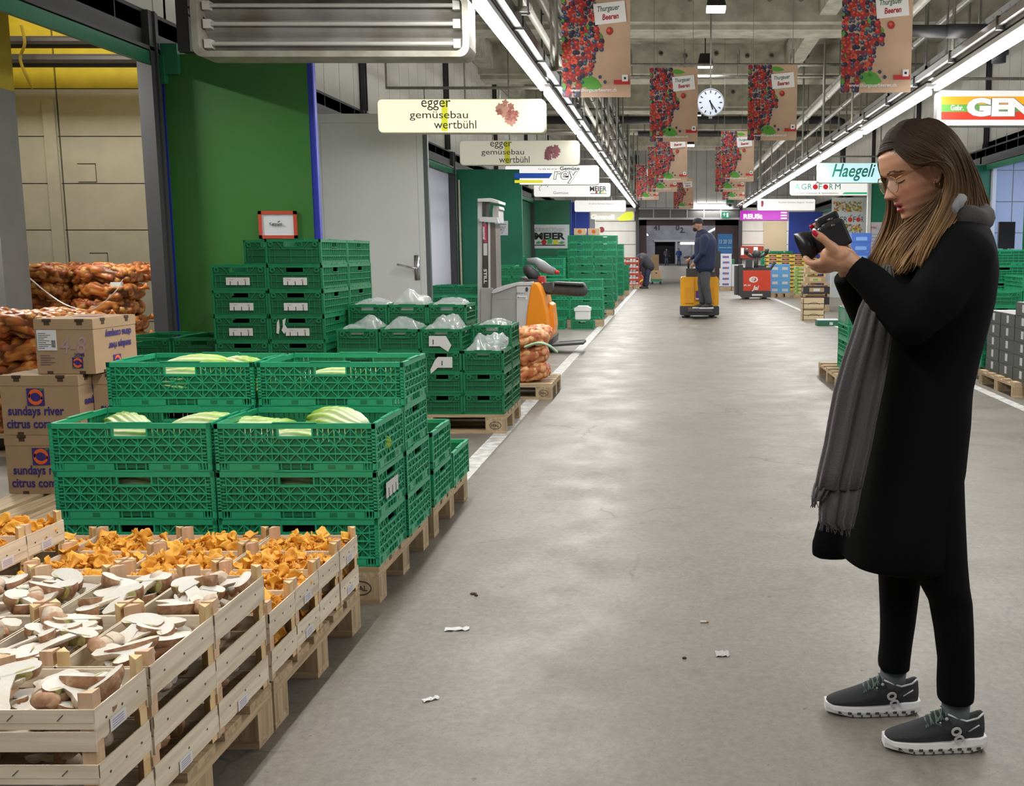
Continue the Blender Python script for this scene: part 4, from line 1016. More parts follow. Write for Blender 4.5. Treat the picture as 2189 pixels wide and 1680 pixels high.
Y=35; t,w,h=signbox((1620,425,1743,450),Y,'white lit sign with a small red figure at its left end',wht); m=MB()
circ(m,1629.5,432,3,Y,0); poly(m,[(1627,442),(1631,442),(1633,434),(1627,434)],Y,0); bbfit(m,'Früchte Gemüse Eugster Stettler',(1664,431,1740,435),Y,1); bbfit(m,'partyservice',(1626,446,1648,448.5),Y,1); art(t,m,[em('figure_red',(.4,.02,.05),.2),M('grey_ink',(.25,.25,.27),.6)])
Y=ENDY-.14; t,w,h=signbox((1582,450,1684,471),Y,'magenta sign reading REUST with white bars on the end wall',em('sign_magenta',(.62,.02,.62),.75),hooks=False,r=.02); m=MB()
bbfit(m,'REUSt',(1589,457,1630,468),Y,0,bold=.06); 
for i in range(3): rect(m,(1669,453+i*6,1682,456+i*6),Y,0)
art(t,m,[wht])
# exit sign
Y=ENDY-.21; a=P(1543,466,Y); c=P(1559,453,Y); t=thing('exit_sign','small green lit exit sign with arrow above the gateway','sign',((a.x+c.x)/2,Y,a.z)); m=MB(); w=(c.x-a.x)/2; m.bx(-w,w,0,.06,0,c.z-a.z); m.obj('casing',em('exit_green',(.03,.42,.25),.55),t)
m=MB(); rect(m,(1545,457,1551,458.5),Y,0,.01); rect(m,(1547.5,454.5,1549,462),Y,0,.01); rect(m,(1553,455,1557,464),Y,0,.01); art(t,m,[em('exit_white',(.8,1,.9),.8)])
t=thing('warning_light','green and grey warning lamp box above the gateway','lamp',tuple(P(1560,445,ENDY-.02)+Vector((0,-.0,0)))); m=MB(); m.bx(-.16,.16,-.12,.0,0,.22,1); m.bx(-.14,.14,-.12,0,.22,.42,0); m.lathe([(.0,.001),(.07,.001),(.07,.0)],14,2,FR((0,-.121,.11))); m.obj('lamp_body',[M('pale_green',(.05,.3,.14),.5),M('pale_grey',(.6,.6,.62),.6),black],t)
# =============== UNLIT OPEN SIGN BOX (top left) ===============
Y=7.45; a=P(412,121,Y); c=P(1000,-16,Y); W=c.x-a.x; H=c.z-a.z
t=thing('open_sign_box','unlit open sign box with grimy reflectors and bare tubes at the top left','sign',(a.x,Y,a.z))
sb=M('grimy_sign_frame',(.46,.45,.38),.5,col2=(.30,.28,.22),vscale=6); refl=M('grimy_reflector',(.40,.40,.39),.42,col2=(.24,.22,.18),vscale=3.2,metal=.0); 
m=MB(); T=FR((0,0,0))
o_=rrect(0,W,0,H,.07,6); i_=rrect(.045,W-.045,.04,H-.03,.05,6); n=len(o_)
for z0,z1 in ((0,.012),):
    m.add([(x,y,0) for x,y in o_]+[(x,y,0) for x,y in i_]+[(x,y,-.25) for x,y in o_]+[(x,y,-.2) for x,y in i_],
      [(i,(i+1)%n,n+(i+1)%n,n+i) for i in range(n)]+[((i+1)%n,i,2*n+i,2*n+(i+1)%n) for i in range(n)]+[(n+i,n+(i+1)%n,3*n+(i+1)%n,3*n+i) for i in range(n)]+[tuple(2*n+i for i in range(n-1,-1,-1))],0,T)
m.obj('frame',sb,t)
m=MB()
prof=[]
K=24
for i in range(K+1):
    z=.04+(H-.07)*i/K; prof.append((z,-.16+.05*abs(sin(pi*i/8))))
vs=[];fs=[]
for i,(z,dd) in enumerate(prof): vs+= [(.04,z,dd),(W-.04,z,dd)]
for i in range(K): fs.append((2*i,2*i+1,2*i+3,2*i+2))
m.add(vs,fs,0,T); m.obj('reflector',refl,t)
for z in (.10,.235,.36):
    m=MB(); m.tube([T@Vector((.09,z,-.07)),T@Vector((W-.09,z,-.07))],.014,10); m.obj('fluorescent_tube',M('dead_tube',(.62,.62,.58),.25),t)
for z in (.10,.235,.36):
    for x in (.06,W-.12): m=MB(); m.bx(x,x+.05,z-.03,z+.03,-.13,-.055,0,T); m.obj('tube_holder',white,t)
m=MB()
for x in (.4,W-.4): m.tube([(x,.1,H-.01),(x,.1,5.2-a.z)],.014,6)
m.obj('hanger',seam,t)
m=MB(); m.tube(spline([P(420,30,7.5)+Vector((.03,.06,-.02)),P(402,15,7.5),P(397,28,7.5),P(408,45,7.5)+Vector((.05,.05,0))],16),.008,6); o=m.obj('sign_cable',black,None,True); tag(o,'black looped cable at the left end of the unlit sign box','cable')
# =============== DOORS OF THE STALLS ===============
def swing_door(name,x0,x1,Y,top,label,mat,edge=None,edgew=.06,th=.09,tilt=0,lip=None):
    t=thing(name,label,'door',(x0,Y,0.01),tilt); w=x1-x0; m=MB(); m.bx(0,w-edgew,0,th,0,top); m.obj('door_leaf',mat,t)
    m=MB(); m.bx(w-edgew,w,0.005,th-.005,0,top); m.bx(w-.012,w+.004,.015,th-.02,0,top-.05); m.obj('edge_trim',edge or mat,t)
    return t,w
gd=bpy.data.materials.new('green_door_paint'); gd.use_nodes=True; nt=gd.node_tree;N=nt.nodes;L=nt.links;b=N['Principled BSDF']; tc=N.new('ShaderNodeTexCoord'); b.inputs['Roughness'].default_value=.42
L.new(mix(ramp(noise(1.4,6,.6),.35,(0,0,0),.75,(.6,.6,.6)),(.030,.150,.022),(.055,.175,.045)),b.inputs['Base Color'])
teal=M('teal_green_door',(.012,.17,.095),.42,var=.2,vscale=1.2); blu=M('blue_door',(.035,.07,.40),.4,var=.12,vscale=1.5); bluedge=M('blue_edge',(.02,.035,.33),.4); wdoor=M('white_door',(.70,.72,.70),.35,var=.06,vscale=1)
t,w=swing_door('cold_room_door',-4.30,-3.03,9.0,2.97,'large dark green door standing open at the left with a framed notice',gd,bluedge,.045)
m=MB(); m.bx(-.008,.012,-.008,.1,0,2.97); m.obj('hinge_edge',bluedge,t)
m=MB(); m.bx(.02,.16,-.05,0,2.80,3.05); m.bx(0,.05,-.07,.0,2.72,2.95); m.obj('hinge_bracket',green_f,t)
n1=thing('framed_notice','white notice in a red frame on the large green door','notice',tuple(P(596,510,8.995))); a=P(557,510,8.99);c=P(636,451,8.99); W=(c.x-a.x)/2;H=c.z-a.z
m=MB(); m.bx(-W+.02,W-.02,-.004,0,.02,H-.02); m.obj('paper',M('notice_paper',(.66,.68,.72),.5),n1)
m=MB()
for q in ((-W,W,0,.028),(-W,W,H-.028,H),(-W,-W+.028,0,H),(W-.028,W,0,H)): m.bx(q[0],q[1],-.012,0,q[2],q[3])
m.obj('frame',M('red_frame',(.50,.06,.03),.5),n1); m=MB(); bbfit(m,'Kattmann',(577,475,603,482),8.99,off=.006); poly(m,[(592,475),(599,471),(597,475)],8.99,0,.006); art(n1,m,[ink1])
t,w=swing_door('cold_room_door',-4.28,-2.91,12.6,2.95,'large white door standing open behind the dark green one, with lever handle',wdoor,M('door_gasket',(.10,.12,.12),.5),.05)
m=MB(); 
for q in ((.1,w-.12,.09,.095),(.1,w-.12,2.84,2.845),(.1,.105,.09,2.845),(w-.125,w-.12,.09,2.845)): m.bx(q[0],q[1],-.001,.001,q[2],q[3])
m.obj('panel_groove',M('white_groove',(.4,.42,.4),.5),t)
m=MB(); m.bx(w-.19,w-.13,-.012,0,.98,1.28,0); m.tube([(w-.16,-.01,1.12),(w-.16,-.07,1.12),(w-.2,-.085,1.13),(w-.38,-.09,1.17)],.014,8); o=m.obj('lever_handle',M('chrome',(.55,.55,.55),.25,.9),t,True); o['label']='chrome lever handle'
t,w=swing_door('cold_room_door',-4.28,-2.98,21,2.96,'tall teal green door with a small company plate behind the truck mast',teal,teal,.03)
pw=MB(); rect(pw,(1058,472,1086,503),20.99,0,.003); bbfit(pw,'Gemüse',(1060,477,1082,481),20.99,1,off=.006); bbfit(pw,'rey',(1059,484,1081,499),20.99,1,bold=.03,shear=.15,off=.006); bbfit(pw,'rey',(1060,485,1080,498),20.99,0,shear=.15,off=.009); o=art(t,pw,[M('plate_white',(.62,.62,.66),.5),ink1],'company_plate'); o['label']='small white company plate'
m=MB(); m.tube([(.06,-.06,0),(.06,-.06,2.75)],.022,8); m.obj('door_pole',M('pole_cream',(.55,.45,.33),.5),t)
t,w=swing_door('cold_room_door',-4.40,-3.12,33,2.95,'green door bearing a white board with fruit and bold black letters',M('grey_green_door',(.035,.14,.08),.45,col2=(.02,.19,.10),vscale=1),bluedge,.03)
Y=32.99; m=MB(); rect(m,(1136,480,1217,531),Y,0,.004); bbfit(m,'GEBRÜDER',(1143,486,1208,495),Y,1,bold=.02,off=.008); bbfit(m,'GEBRÜDER',(1144,487,1207,494),Y,0,off=.012); bbfit(m,'MEIER',(1143,497,1208,512),Y,2,bold=.05,off=.008)
rect(m,(1143,523,1208,525),Y,2,.008); circ(m,1163,517.5,5.5,Y,3,.014); circ(m,1188,517.5,5.5,Y,4,.014); poly(m,[(1170,521),(1180,521),(1181,515),(1178,509),(1176,508),(1173,511),(1170,516)],Y,5,.016)
for s in ((1145,1158),(1194,1208)): poly(m,[(s[0],519),((s[0]+s[1])/2,521.5),(s[1],518),((s[0]+s[1])/2,515)],Y,5,.012)
o=art(t,m,[M('board_white',(.68,.68,.72),.5),M('outline_grey',(.25,.25,.28),.5),ink1,M('apple_red',(.5,.02,.02),.4),M('lemon',(.7,.62,.03),.4),M('pear_green',(.06,.36,.10),.4)],'company_board'); o['label']='white board with black lettering, apple, pear and lemon'
swing_door('cold_room_door',-4.3,-3.13,34.6,2.96,'narrow blue door edge showing just right of the fruit board',blu)
swing_door('cold_room_door',-4.3,-3.05,39.5,2.90,'blue door farthest along the left side',blu)
m=MB(); m.bx(XL+.0,-3.0,ENDY-1.7,ENDY-1.6,0,2.65); o=m.obj('partition_panel',M('partition_white',(.5,.5,.5),.5)); tag(o,'pale partition panel beside the farthest blue door','panel')
m=MB(); m.disc((-2.6,1.95),.09,0,12); Y=ENDY-.02
rt=thing('wall_reel','red round reel on the end wall left of the gateway','reel',tuple(P(1286,491,ENDY-.0))); m=MB(); m.lathe([(0,.02),(.1,.02),(.12,0)],16,0,FR((0,-.0,0))); m.obj('reel',M('reel_red',(.25,.02,.03),.5),rt)
# right doors
t,w=swing_door('cold_room_door',4.75,6.03,24.8,2.96,'green door on the right with papers pinned on its lower part behind the photographer',teal,teal,.02)
m=MB(); m.bx(-.06,.02,-.03,.1,0,2.96); m.obj('edge_post',M('edge_post_white',(.62,.62,.6),.4),t)
Y=24.79; m=MB(); rect(m,(1856,475,1902,632),Y,0,.004); bbfit(m,'SPAR',(1860,484,1874,489),Y,1,off=.008)
for i in range(9): rect(m,(1859,500+i*7,1859+18+(i*7)%20,501.6+i*7),Y,2,.008)
o=art(t,m,[M('poster_grey',(.5,.48,.52),.6),M('poster_red',(.5,.05,.06),.5),M('poster_ink',(.3,.28,.3),.6)],'papers')
t,w=swing_door('cold_room_door',4.74,6.0,30.5,2.9,'white door covered by a produce poster with pasta bowl picture',wdoor,wdoor,.03)
Y=30.49; m=MB(); rect(m,(1778,428,1846,640),Y,0,.004)
rgp=random.Random(3)
for i in range(190):
    x=rgp.uniform(1783,1842); yy=rgp.choice([rgp.uniform(432,452),rgp.uniform(480,504)]); circ(m,x,yy,rgp.uniform(1.2,2.8),Y,rgp.choice([3,4,5,6]) if x>1795 or yy>470 else rgp.choice([6,5,3]),.006+i*.0001,7)
bbfit(m,'A',(1780,463,1789,475),Y,1,off=.008); bbfit(m,'GR',(1794,463,1811,475),Y,1,off=.008); bbfit(m,'F',(1824,463,1830,475),Y,1,off=.008); bbfit(m,'R',(1841,463,1846,475),Y,1,off=.008)
for cx in (1817.5,1835): circ(m,cx,469.5,5,Y,2,.008); poly(m,[(cx,464),(cx+5,459),(cx+3.5,458.7),(cx-1,463)],Y,1,.008)
circ(m,1825,530,27,Y,7,.006,30); circ(m,1825,530,22,Y,8,.008,30)
for i in range(60):
    a=rgp.uniform(0,6.28); q=rgp.uniform(0,16); x=1828+q*cos(a)*.8; y_=530+q*sin(a)*1.1; b_=rgp.uniform(0,3.14); poly(m,[(x-2.6*cos(b_)-.6*sin(b_),y_-2.6*sin(b_)+.6*cos(b_)),(x+2.6*cos(b_)-.6*sin(b_),y_+2.6*sin(b_)+.6*cos(b_)),(x+2.6*cos(b_)+.6*sin(b_),y_+2.6*sin(b_)-.6*cos(b_)),(x-2.6*cos(b_)+.6*sin(b_),y_-2.6*sin(b_)-.6*cos(b_))][::1],Y,9,.010+i*.0002)
o=art(t,m,[M('poster_white',(.62,.66,.68),.5),ink1,M('poster_cherry',(.6,.04,.03),.5),M('veg_yellow',(.6,.5,.04),.5),M('veg_green',(.12,.25,.03),.5),M('veg_orange',(.6,.2,.03),.5),M('veg_brown',(.3,.14,.06),.5),M('bowl_blue',(.06,.06,.28),.4),M('bowl_inner',(.14,.13,.42),.4),M('pasta',(.75,.68,.38),.5)],'poster')
o['label']='produce poster with red cherries and a blue bowl of pasta'
swing_door('cold_room_door',4.68,6.0,41,2.9,'blue door farthest along the right side',blu)
m=MB(); m.bx(5.98,6.0,37.2,41,0,2.9); 
t,w=swing_door('cold_room_door',4.75,6.08,19.9,2.95,'teal green door on the right seen behind the photographer\'s hair',teal,teal,.03)
# right stall window frame & monitor
m=MB()
for y0,y1 in ((12.0,12.1),(17.5,17.6),(14.8,14.86)): m.bx(XR-.02,XR+.08,y0,y1,0,2.88)
struct(m.obj('window_1_frame',M('blue_frame',(.03,.07,.16),.45)))
m=MB(); m.bx(XR+.02,XR+.03,17.7,19.8,0.9,2.88); g=m.obj('window_1',M('window_glass',(.8,.9,1),.05,trans=.0,alpha=.12)); struct(g)
t=thing('monitor','dark computer monitor in the right hand stall window','monitor',tuple(P(2149,545,16.5))); m=MB(); m.bx(-.13,.13,-.03,.03,.1,.52); m.obj('screen',black,t); m=MB(); m.bx(-.03,.03,.0,.04,-.1,.2); m.bx(-.12,.12,-.08,.08,-.12,-.1); m.obj('stand',black,t)
m=MB(); zt_=t.location.z-.12; m.bx(-.35,.35,-.6,.6,zt_-.03,zt_); m.bx(-.33,-.29,-.58,-.54,0,zt_-.03); m.bx(.29,.33,-.58,-.54,0,zt_-.03); m.bx(-.33,-.29,.54,.58,0,zt_-.03); m.bx(.29,.33,.54,.58,0,zt_-.03); o=m.obj('desk',white); o.location=(t.location.x,t.location.y,0); tag(o,'white desk carrying the monitor in the right hand stall','desk')
# end wall things
m=MB(); Y=ENDY-.06; a=P(1582,552,Y); c=P(1631,526,Y); t=thing('fire_hose_cabinet','red wide cabinet with white card at the foot of the right end wall','cabinet',((a.x+c.x)/2,Y,a.z)); w=(c.x-a.x)/2; m=MB(); m.bx(-w,w,-.25,.0,0,c.z-a.z); m.obj('cabinet_body',M('cabinet_red',(.42,.05,.03),.5),t); m=MB(); rect(m,(1611,528,1620,545),Y-.25,0); rect(m,(1584,530,1590,545),Y-.25,0); art(t,m,[wht],'cards')
m=MB(); rect(m,(1632,474,1681,545),ENDY-.01,0,.02); o=m.obj('roller_door',M('cream_roller',(.62,.50,.33),.5)); tag(o,'cream closed hatch beside the red cabinet','door')
m=MB(); rect(m,(1534,500,1566,545),ENDY+.2,0,.02); bbfit(m,'13 20 33',(1537,512,1564,521),ENDY+.18,1,bold=.03,off=.05); bbfit(m,'www.abc',(1537,527,1564,531),ENDY+.18,1,bold=.02,off=.05); o=m.obj('info_board',[M('board_blue',(.02,.16,.42),.5),M('board_print',(.3,.5,.65),.5)]); tag(o,'blue info board on the dark gate pier','board')
# =============== BANNERS ===============
kraft=M('banner_kraft',(.53,.355,.235),.6,var=.12,vscale=3); bred=M('berry_red',(.33,.018,.016),.45); bred2=M('berry_red_light',(.62,.09,.04),.45); bdk=M('berry_dark',(.02,.012,.03),.45); bbl=M('berry_blue',(.03,.045,.095),.45); bbl2=M('berry_blue_light',(.18,.24,.36),.5); bgr=M('leaf_green',(.08,.30,.03),.5); bwine=M('berry_wine',(.20,.02,.035),.45); bcard=M('card_white',(.76,.74,.72),.6); btg=M('script_dark_green',(.02,.09,.05),.5); btr=M('script_dark_red',(.36,.01,.02),.5); bwhite=M('print_white',(.82,.8,.78),.5); bsr=M('stamp_red',(.5,.015,.02),.5)
bm=[kraft,bred,bred2,bdk,bbl,bbl2,bgr,bwine,bcard,btg,btr,bwhite,bsr]
BW,BH=.70,1.05
def banner_mesh():
    m=MB(); m.bx(-BW/2,BW/2,0,.006,0,BH,0); rg=random.Random(9); T=FR((-BW/2,-.0,0))
    # leaves
    def leaf(cx,cy,a,l,w,z): 
        pts=[(cx+l*t_*cos(a)-w*sin(pi*t_)*sin(a),cy+l*t_*sin(a)+w*sin(pi*t_)*cos(a)) for t_ in [i/8 for i in range(9)]]+[(cx+l*t_*cos(a)+w*sin(pi*t_)*sin(a),cy+l*t_*sin(a)-w*sin(pi*t_)*cos(a)) for t_ in [1-i/8 for i in range(1,8)]]
        m.add([(x,y,z) for x,y in pts],[tuple(range(len(pts)-1,-1,-1))],6,T)
    leaf(.30,1.0,-.1,.22,.035,.0005); leaf(.2,.16,-.25,.22,.07,.0005); leaf(.12,.12,.3,.2,.05,.0006); leaf(.27,.22,-.9,.12,.03,.0006)
    def edge(y): 
        v=y/BH; return .02+BW*(.52 if v>.8 else .56 if v>.6 else .60 if v>.45 else .52 if v>.3 else .34+.3*(v) if v>.12 else .34)
    zz=.0007; pts=[]
    y=.0
    while y<BH:
        x=.005
        while x<edge(y)-.02: pts.append((x+rg.uniform(-.014,.014),y+rg.uniform(-.014,.014))); x+=.040
        y+=.040
    rg.shuffle(pts)
    for x,y in pts:
        if y<.22 and x>.13 and rg.random()<.55: continue
        k=rg.random(); r=rg.uniform(.020,.030)
        x=min(max(x,r*.7),BW-r); y=min(max(y,r*.7),BH-r)
        if k<.28: c,r,hc=1,r*1.2,2
        elif k<.34: c,r,hc=2,r*1.25,1
        elif k<.52: c,r,hc=7,r*.9,1
        elif k<.72: c,r,hc=3,r*1.0,4
        else: c,r,hc=4,r*.8,5
        n=10
        x0=max(x,r);y0=min(max(y,r),BH-r)
        m.add([(x0+r*cos(2*pi*i/n),y0+r*sin(2*pi*i/n),zz) for i in range(n)],[tuple(range(n))],c,T)
        m.add([(x0-.25*r+r*.45*cos(2*pi*i/6),y0+.3*r+r*.4*sin(2*pi*i/6),zz+.00001) for i in range(6)],[tuple(range(6))],hc,T)
        if k<.34 and r>.024:
            for j in range(5): a=rg.uniform(0,6.28); m.add([(x0+.6*r*cos(a)+.1*r*cos(2*pi*i/4),y0+.6*r*sin(a)+.1*r*sin(2*pi*i/4),zz+.00002) for i in range(4)],[(0,1,2,3)],hc if j%2 else 3,T)
        if k>.97: m.add([(x0+r*.9*cos(2*pi*i/5),y0+r*1.5*sin(2*pi*i/5),zz+.00003) for i in range(5)],[tuple(range(5))],6,T)
        zz+=.000035
    for x,y in ((.49,.65),):
        m.add([(x+.035*cos(2*pi*i/10),y+.04*sin(2*pi*i/10),zz) for i in range(10)],[tuple(range(10))],1,T)
        m.add([(x-.008+.018*cos(2*pi*i/8),y+.01+.018*sin(2*pi*i/8),zz+.0001) for i in range(8)],[tuple(range(8))],2,T)
    for x,y in ((.39,.20),(.44,.15)): m.add([(x+.017*cos(2*pi*i/10),y+.019*sin(2*pi*i/10),zz) for i in range(10)],[tuple(range(10))],4,T)
    TT=T@Matrix.Translation((.49,.83,zz+.001))@Matrix.Rotation(.1,4,'Z')
    m.bx(-.155,.165,-.105,.10,0,.0015,8,TT); m.txt('Thurgauer',.075,TT@Matrix.Translation((-.125,.02,.0016)),9,.0006,bold=.015,shear=.25,sx=.72); m.txt('Beeren',.078,TT@Matrix.Translation((-.08,-.065,.0016)),10,.0006,bold=.03,shear=.2,sx=.75)
    m.bx(.53,.69,.125,.17,zz,zz+.001,12,T); m.bx(.615,.675,.155,.22,zz+.001,zz+.002,11,T); m.disc((.645,.187),.014,zz+.0022,8,3,T)
    m.txt('www.thurgauerbeeren.ch',.050,T@Matrix.Translation((.085,.055,zz+.001)),11,.0008,bold=.012,sx=.92)
    me=m.mesh('banner_board',bm); return me
BM=banner_mesh(); wire=MB(); wire.tube([(-.28,.003,BH),(-.28,.003,5.98-2.80)],.003,4); wire.tube([(.28,.003,BH),(.28,.003,5.98-2.80)],.003,4); WM=wire.mesh('hanging_wire',rod)
for (cx,yb,Y,lab) in ((1275,208,10.85,'large berry banner nearest the viewer on the left, close to the light row'),(1871,198,10.65,'large berry banner nearest the viewer on the right'),(1440,303,15.4,'berry banner of the second pair, left of the clock'),(1650,300,15.1,'berry banner of the second pair, right of the clock'),
    (1434,390,22.4,'berry banner of the third pair, left one'),(1576,388,22.4,'berry banner of the third pair, right one'),(1416,410,24.9,'berry banner of the fourth pair, left one half covered'),(1560,410,24.9,'berry banner of the fourth pair, right one half covered'),
    (1384,427,32,'berry banner of the fifth pair, beside the dark corner column'),(1568,427,32,'berry banner of the fifth pair, right one mostly hidden'),(1461,446,36.6,'smallest berry banner hanging alone before the end wall')):
    p=P(cx,yb,Y); t=thing('berry_banner',lab,'banner',tuple(p),rc.uniform(-.05,.05),'berry banners hanging over the aisle'); link('banner_board',BM,t); link('hanging_wire',WM,t)
# =============== CLOCK ===============
p=P(1519,219,18.3); t=thing('hanging_clock','round white station clock hanging from a thin pole','clock',tuple(p)); T=FR((0,0,0)); m=MB(); m.lathe([(0,-.05),(.225,-.05),(.235,-.04),(.235,.015),(.222,.02),(.222,.005)],40,0,T); o=m.obj('clock_case',M('clock_case_grey',(.35,.36,.38),.4),t,True); smooth_angle(o.data)
m=MB(); m.disc((0,0),.222,.004,40,0,T); m.obj('clock_face',M('clock_face_white',(.60,.64,.72),.4),t)
m=MB()
for i in range(12):
    a=2*pi*i/12; m.bx(-.009,.009,.155,.20,.006,.008,0,T@Matrix.Rotation(-a,4,'Z'))
m.obj('hour_marks',ink1,t)
for nm,a,l,w in (('hour_hand',2*pi*5.4/12,.125,.011),('minute_hand',2*pi*24/60,.185,.008)):
    m=MB(); m.bx(-w,w,-.04,l,.010,.013,0,T@Matrix.Rotation(-a,4,'Z')); m.obj(nm,ink1,t)
m=MB(); m.tube([(0,.02,.23),(0,.02,2.04)],.014,8); m.bx(-.03,.03,-.01,.05,-.27,-.235); m.obj('pole',rod,t)
# =============== CITRUS CARTONS ===============
card=M('carton_brown',(.38,.255,.145),.75,var=.1,vscale=7); cardd=M('carton_slot_dark',(.06,.035,.02),.9); navy=M('print_navy',(.035,.02,.17),.6); orng=M('print_orange',(.72,.12,.02),.6); pgreen=M('print_green',(.03,.2,.05),.6); pmaroon=M('print_maroon',(.12,.04,.12),.6); tape=M('box_label',(.66,.67,.68),.6); chalk=M('marker_mauve',(.40,.25,.27),.7); citrus=M('citrus_glow',(.75,.28,.03),.5)
def swirl(m,T,s,mi_sq=2,mi_o=3,mi_g=4):
    m.bx(-s,s,-s,s,0,.0012,mi_sq,T)
    for r0,a0,a1,w in ((.72,-.4,3.3,.17),(.72,2.6,6.4,.15)):
        n=16; pts=[]
        for i in range(n):
            a=lerp(a0,a1,i/n); b_=lerp(a0,a1,(i+1)/n); w0=w*sin(pi*(i+.3)/n)+.05; w1=w*sin(pi*(i+1.3)/(n+.4))+.05
            m.add([(s*(r0-w0)*cos(a),s*(r0-w0)*sin(a),.0018),(s*(r0+w0)*cos(a),s*(r0+w0)*sin(a),.0018),(s*(r0+w1)*cos(b_),s*(r0+w1)*sin(b_),.0018),(s*(r0-w1)*cos(b_),s*(r0-w1)*sin(b_),.0018)],[(0,1,2,3)],mi_o,T)
    m.add([(s*.45,s*.8,.002),(s*.8,s*.72,.002),(s*1.0,s*.95,.002),(s*.7,s*1.05,.002)],[(0,1,2,3)],mi_g,T)
def carton(x,y,z,w,d,h,label,front='logo',side='text',flip=False):
    t=thing('citrus_carton',label,'carton',(x+w/2,y+d/2,z),0,'brown citrus cartons')
    m=MB(); m.bx(-w/2,w/2,-d/2,d/2,0,h-.012,0); m.bx(-w/2-.002,w/2+.002,-d/2-.002,d/2+.002,h-.05,h,0)
    for k in range(4):
        T,Ls=side_T(w,d,k)
        for f in (.22,.78):
            m.bx(Ls*f-.022,Ls*f+.022,h-.014,h+.0005,-.01,.003,1,T); m.bx(Ls*f-.014,Ls*f+.014,h-.03,h-.012,-.008,.003,1,T); m.bx(Ls*f-.014,Ls*f+.014,-.0005,.014,-.008,.003,1,T)
    m.obj('carton_body',[card,cardd],t)
    m=MB(); T0=FR((-w/2,-d/2-.0025,0)) if not flip else FR((w/2,-d/2-.0025,h))@Matrix.Rotation(pi,4,'Z')
    if front=='logo':
        swirl(m,T0@Matrix.Translation((w*.45,h*.64,0)),h*.145); m.txt('sundays river',.062,T0@Matrix.Translation((w*.08,h*.34,0)),2,.001,bold=.02,sx=.82); m.txt('citrus company',.062,T0@Matrix.Translation((w*.05,h*.12,0)),2,.001,bold=.02,sx=.82)
    else:
        m.bx(.012,.10,.135,.225,0,.001,5,T0) if False else None
        T1=FR((-w/2,-d/2-.0025,0)); m.bx(.01,.105,.115,.215,0,.0012,5,T1)
        for i in range(9): m.bx(.016,.016+.03+.04*((i*7)%5)/5,.125+i*.009,.1275+i*.009,.0012,.002,1,T1)
        for i in range(4): m.bx(.08+i*.005,.083+i*.005,.13,.165,.0012,.002,1,T1)
        for i in range(5): m.bx(.02,.02+.05+.02*(i%2),.045+i*.011,.047+i*.011,0,.001,6,T1)
        m.txt('4-8',.12,T1@Matrix.Translation((.115,.10,.0)),7,.001,bold=.0,shear=.2,sx=.8)
        swirl(m,T1@Matrix.Translation((.2,.055,0))@Matrix.Rotation(pi,4,'Z'),.026); m.txt('SRCC',.02,T1@Matrix.Translation((.235,.1,0))@Matrix.Rotation(pi,4,'Z'),2,.001,bold=.03)
    # right hand side
    T2=FR((w/2+.0025,-d/2,0),(0,1,0)) if not flip else FR((w/2+.0025,d/2,h),(0,1,0))@Matrix.Rotation(pi,4,'Z')
    m.txt('sundays river',.05,T2@Matrix.Translation((d*.14,h*.50 if not flip else h*.48,0)),2,.001,bold=.02,sx=.8); m.txt('citrus company',.05,T2@Matrix.Translation((d*.12,h*.26,0)),2,.001,bold=.02,sx=.8); swirl(m,T2@Matrix.Translation((d*.5,h*.84,0)),.035)
    # top print
    m.bx(-.06,.06,-.02,.06,h+.0002,h+.0012,6)
    m.obj('printing',[card,ink,navy,orng,pgreen,tape,pmaroon,chalk],t); return t
pallet(-2.83,4.78,'worn wooden pallet with brown citrus cartons behind the raised chanterelle box',rz=pi/2)
carton(-3.25,4.95,PZ,.385,.30,.292,'brown citrus carton, bottom left of the pile, printed with swirl logo')
carton(-2.86,4.97,PZ,.385,.30,.292,'brown citrus carton at the bottom behind the green crates')
carton(-3.25,4.95,PZ+.294,.38,.30,.292,'brown citrus carton in the middle layer printed with swirl logo')
carton(-2.865,5.07,PZ+.294,.385,.30,.285,'brown citrus carton in the middle layer with an orange showing in its slot')
carton(-3.09,5.0,PZ+.588,.283,.40,.268,'topmost citrus carton, upside down with mauve marker numbers and white label',front='x',flip=True)
for px,py,Y in ((22,812,4.945),(128,812,4.945),(208,832,5.065)):
    pass
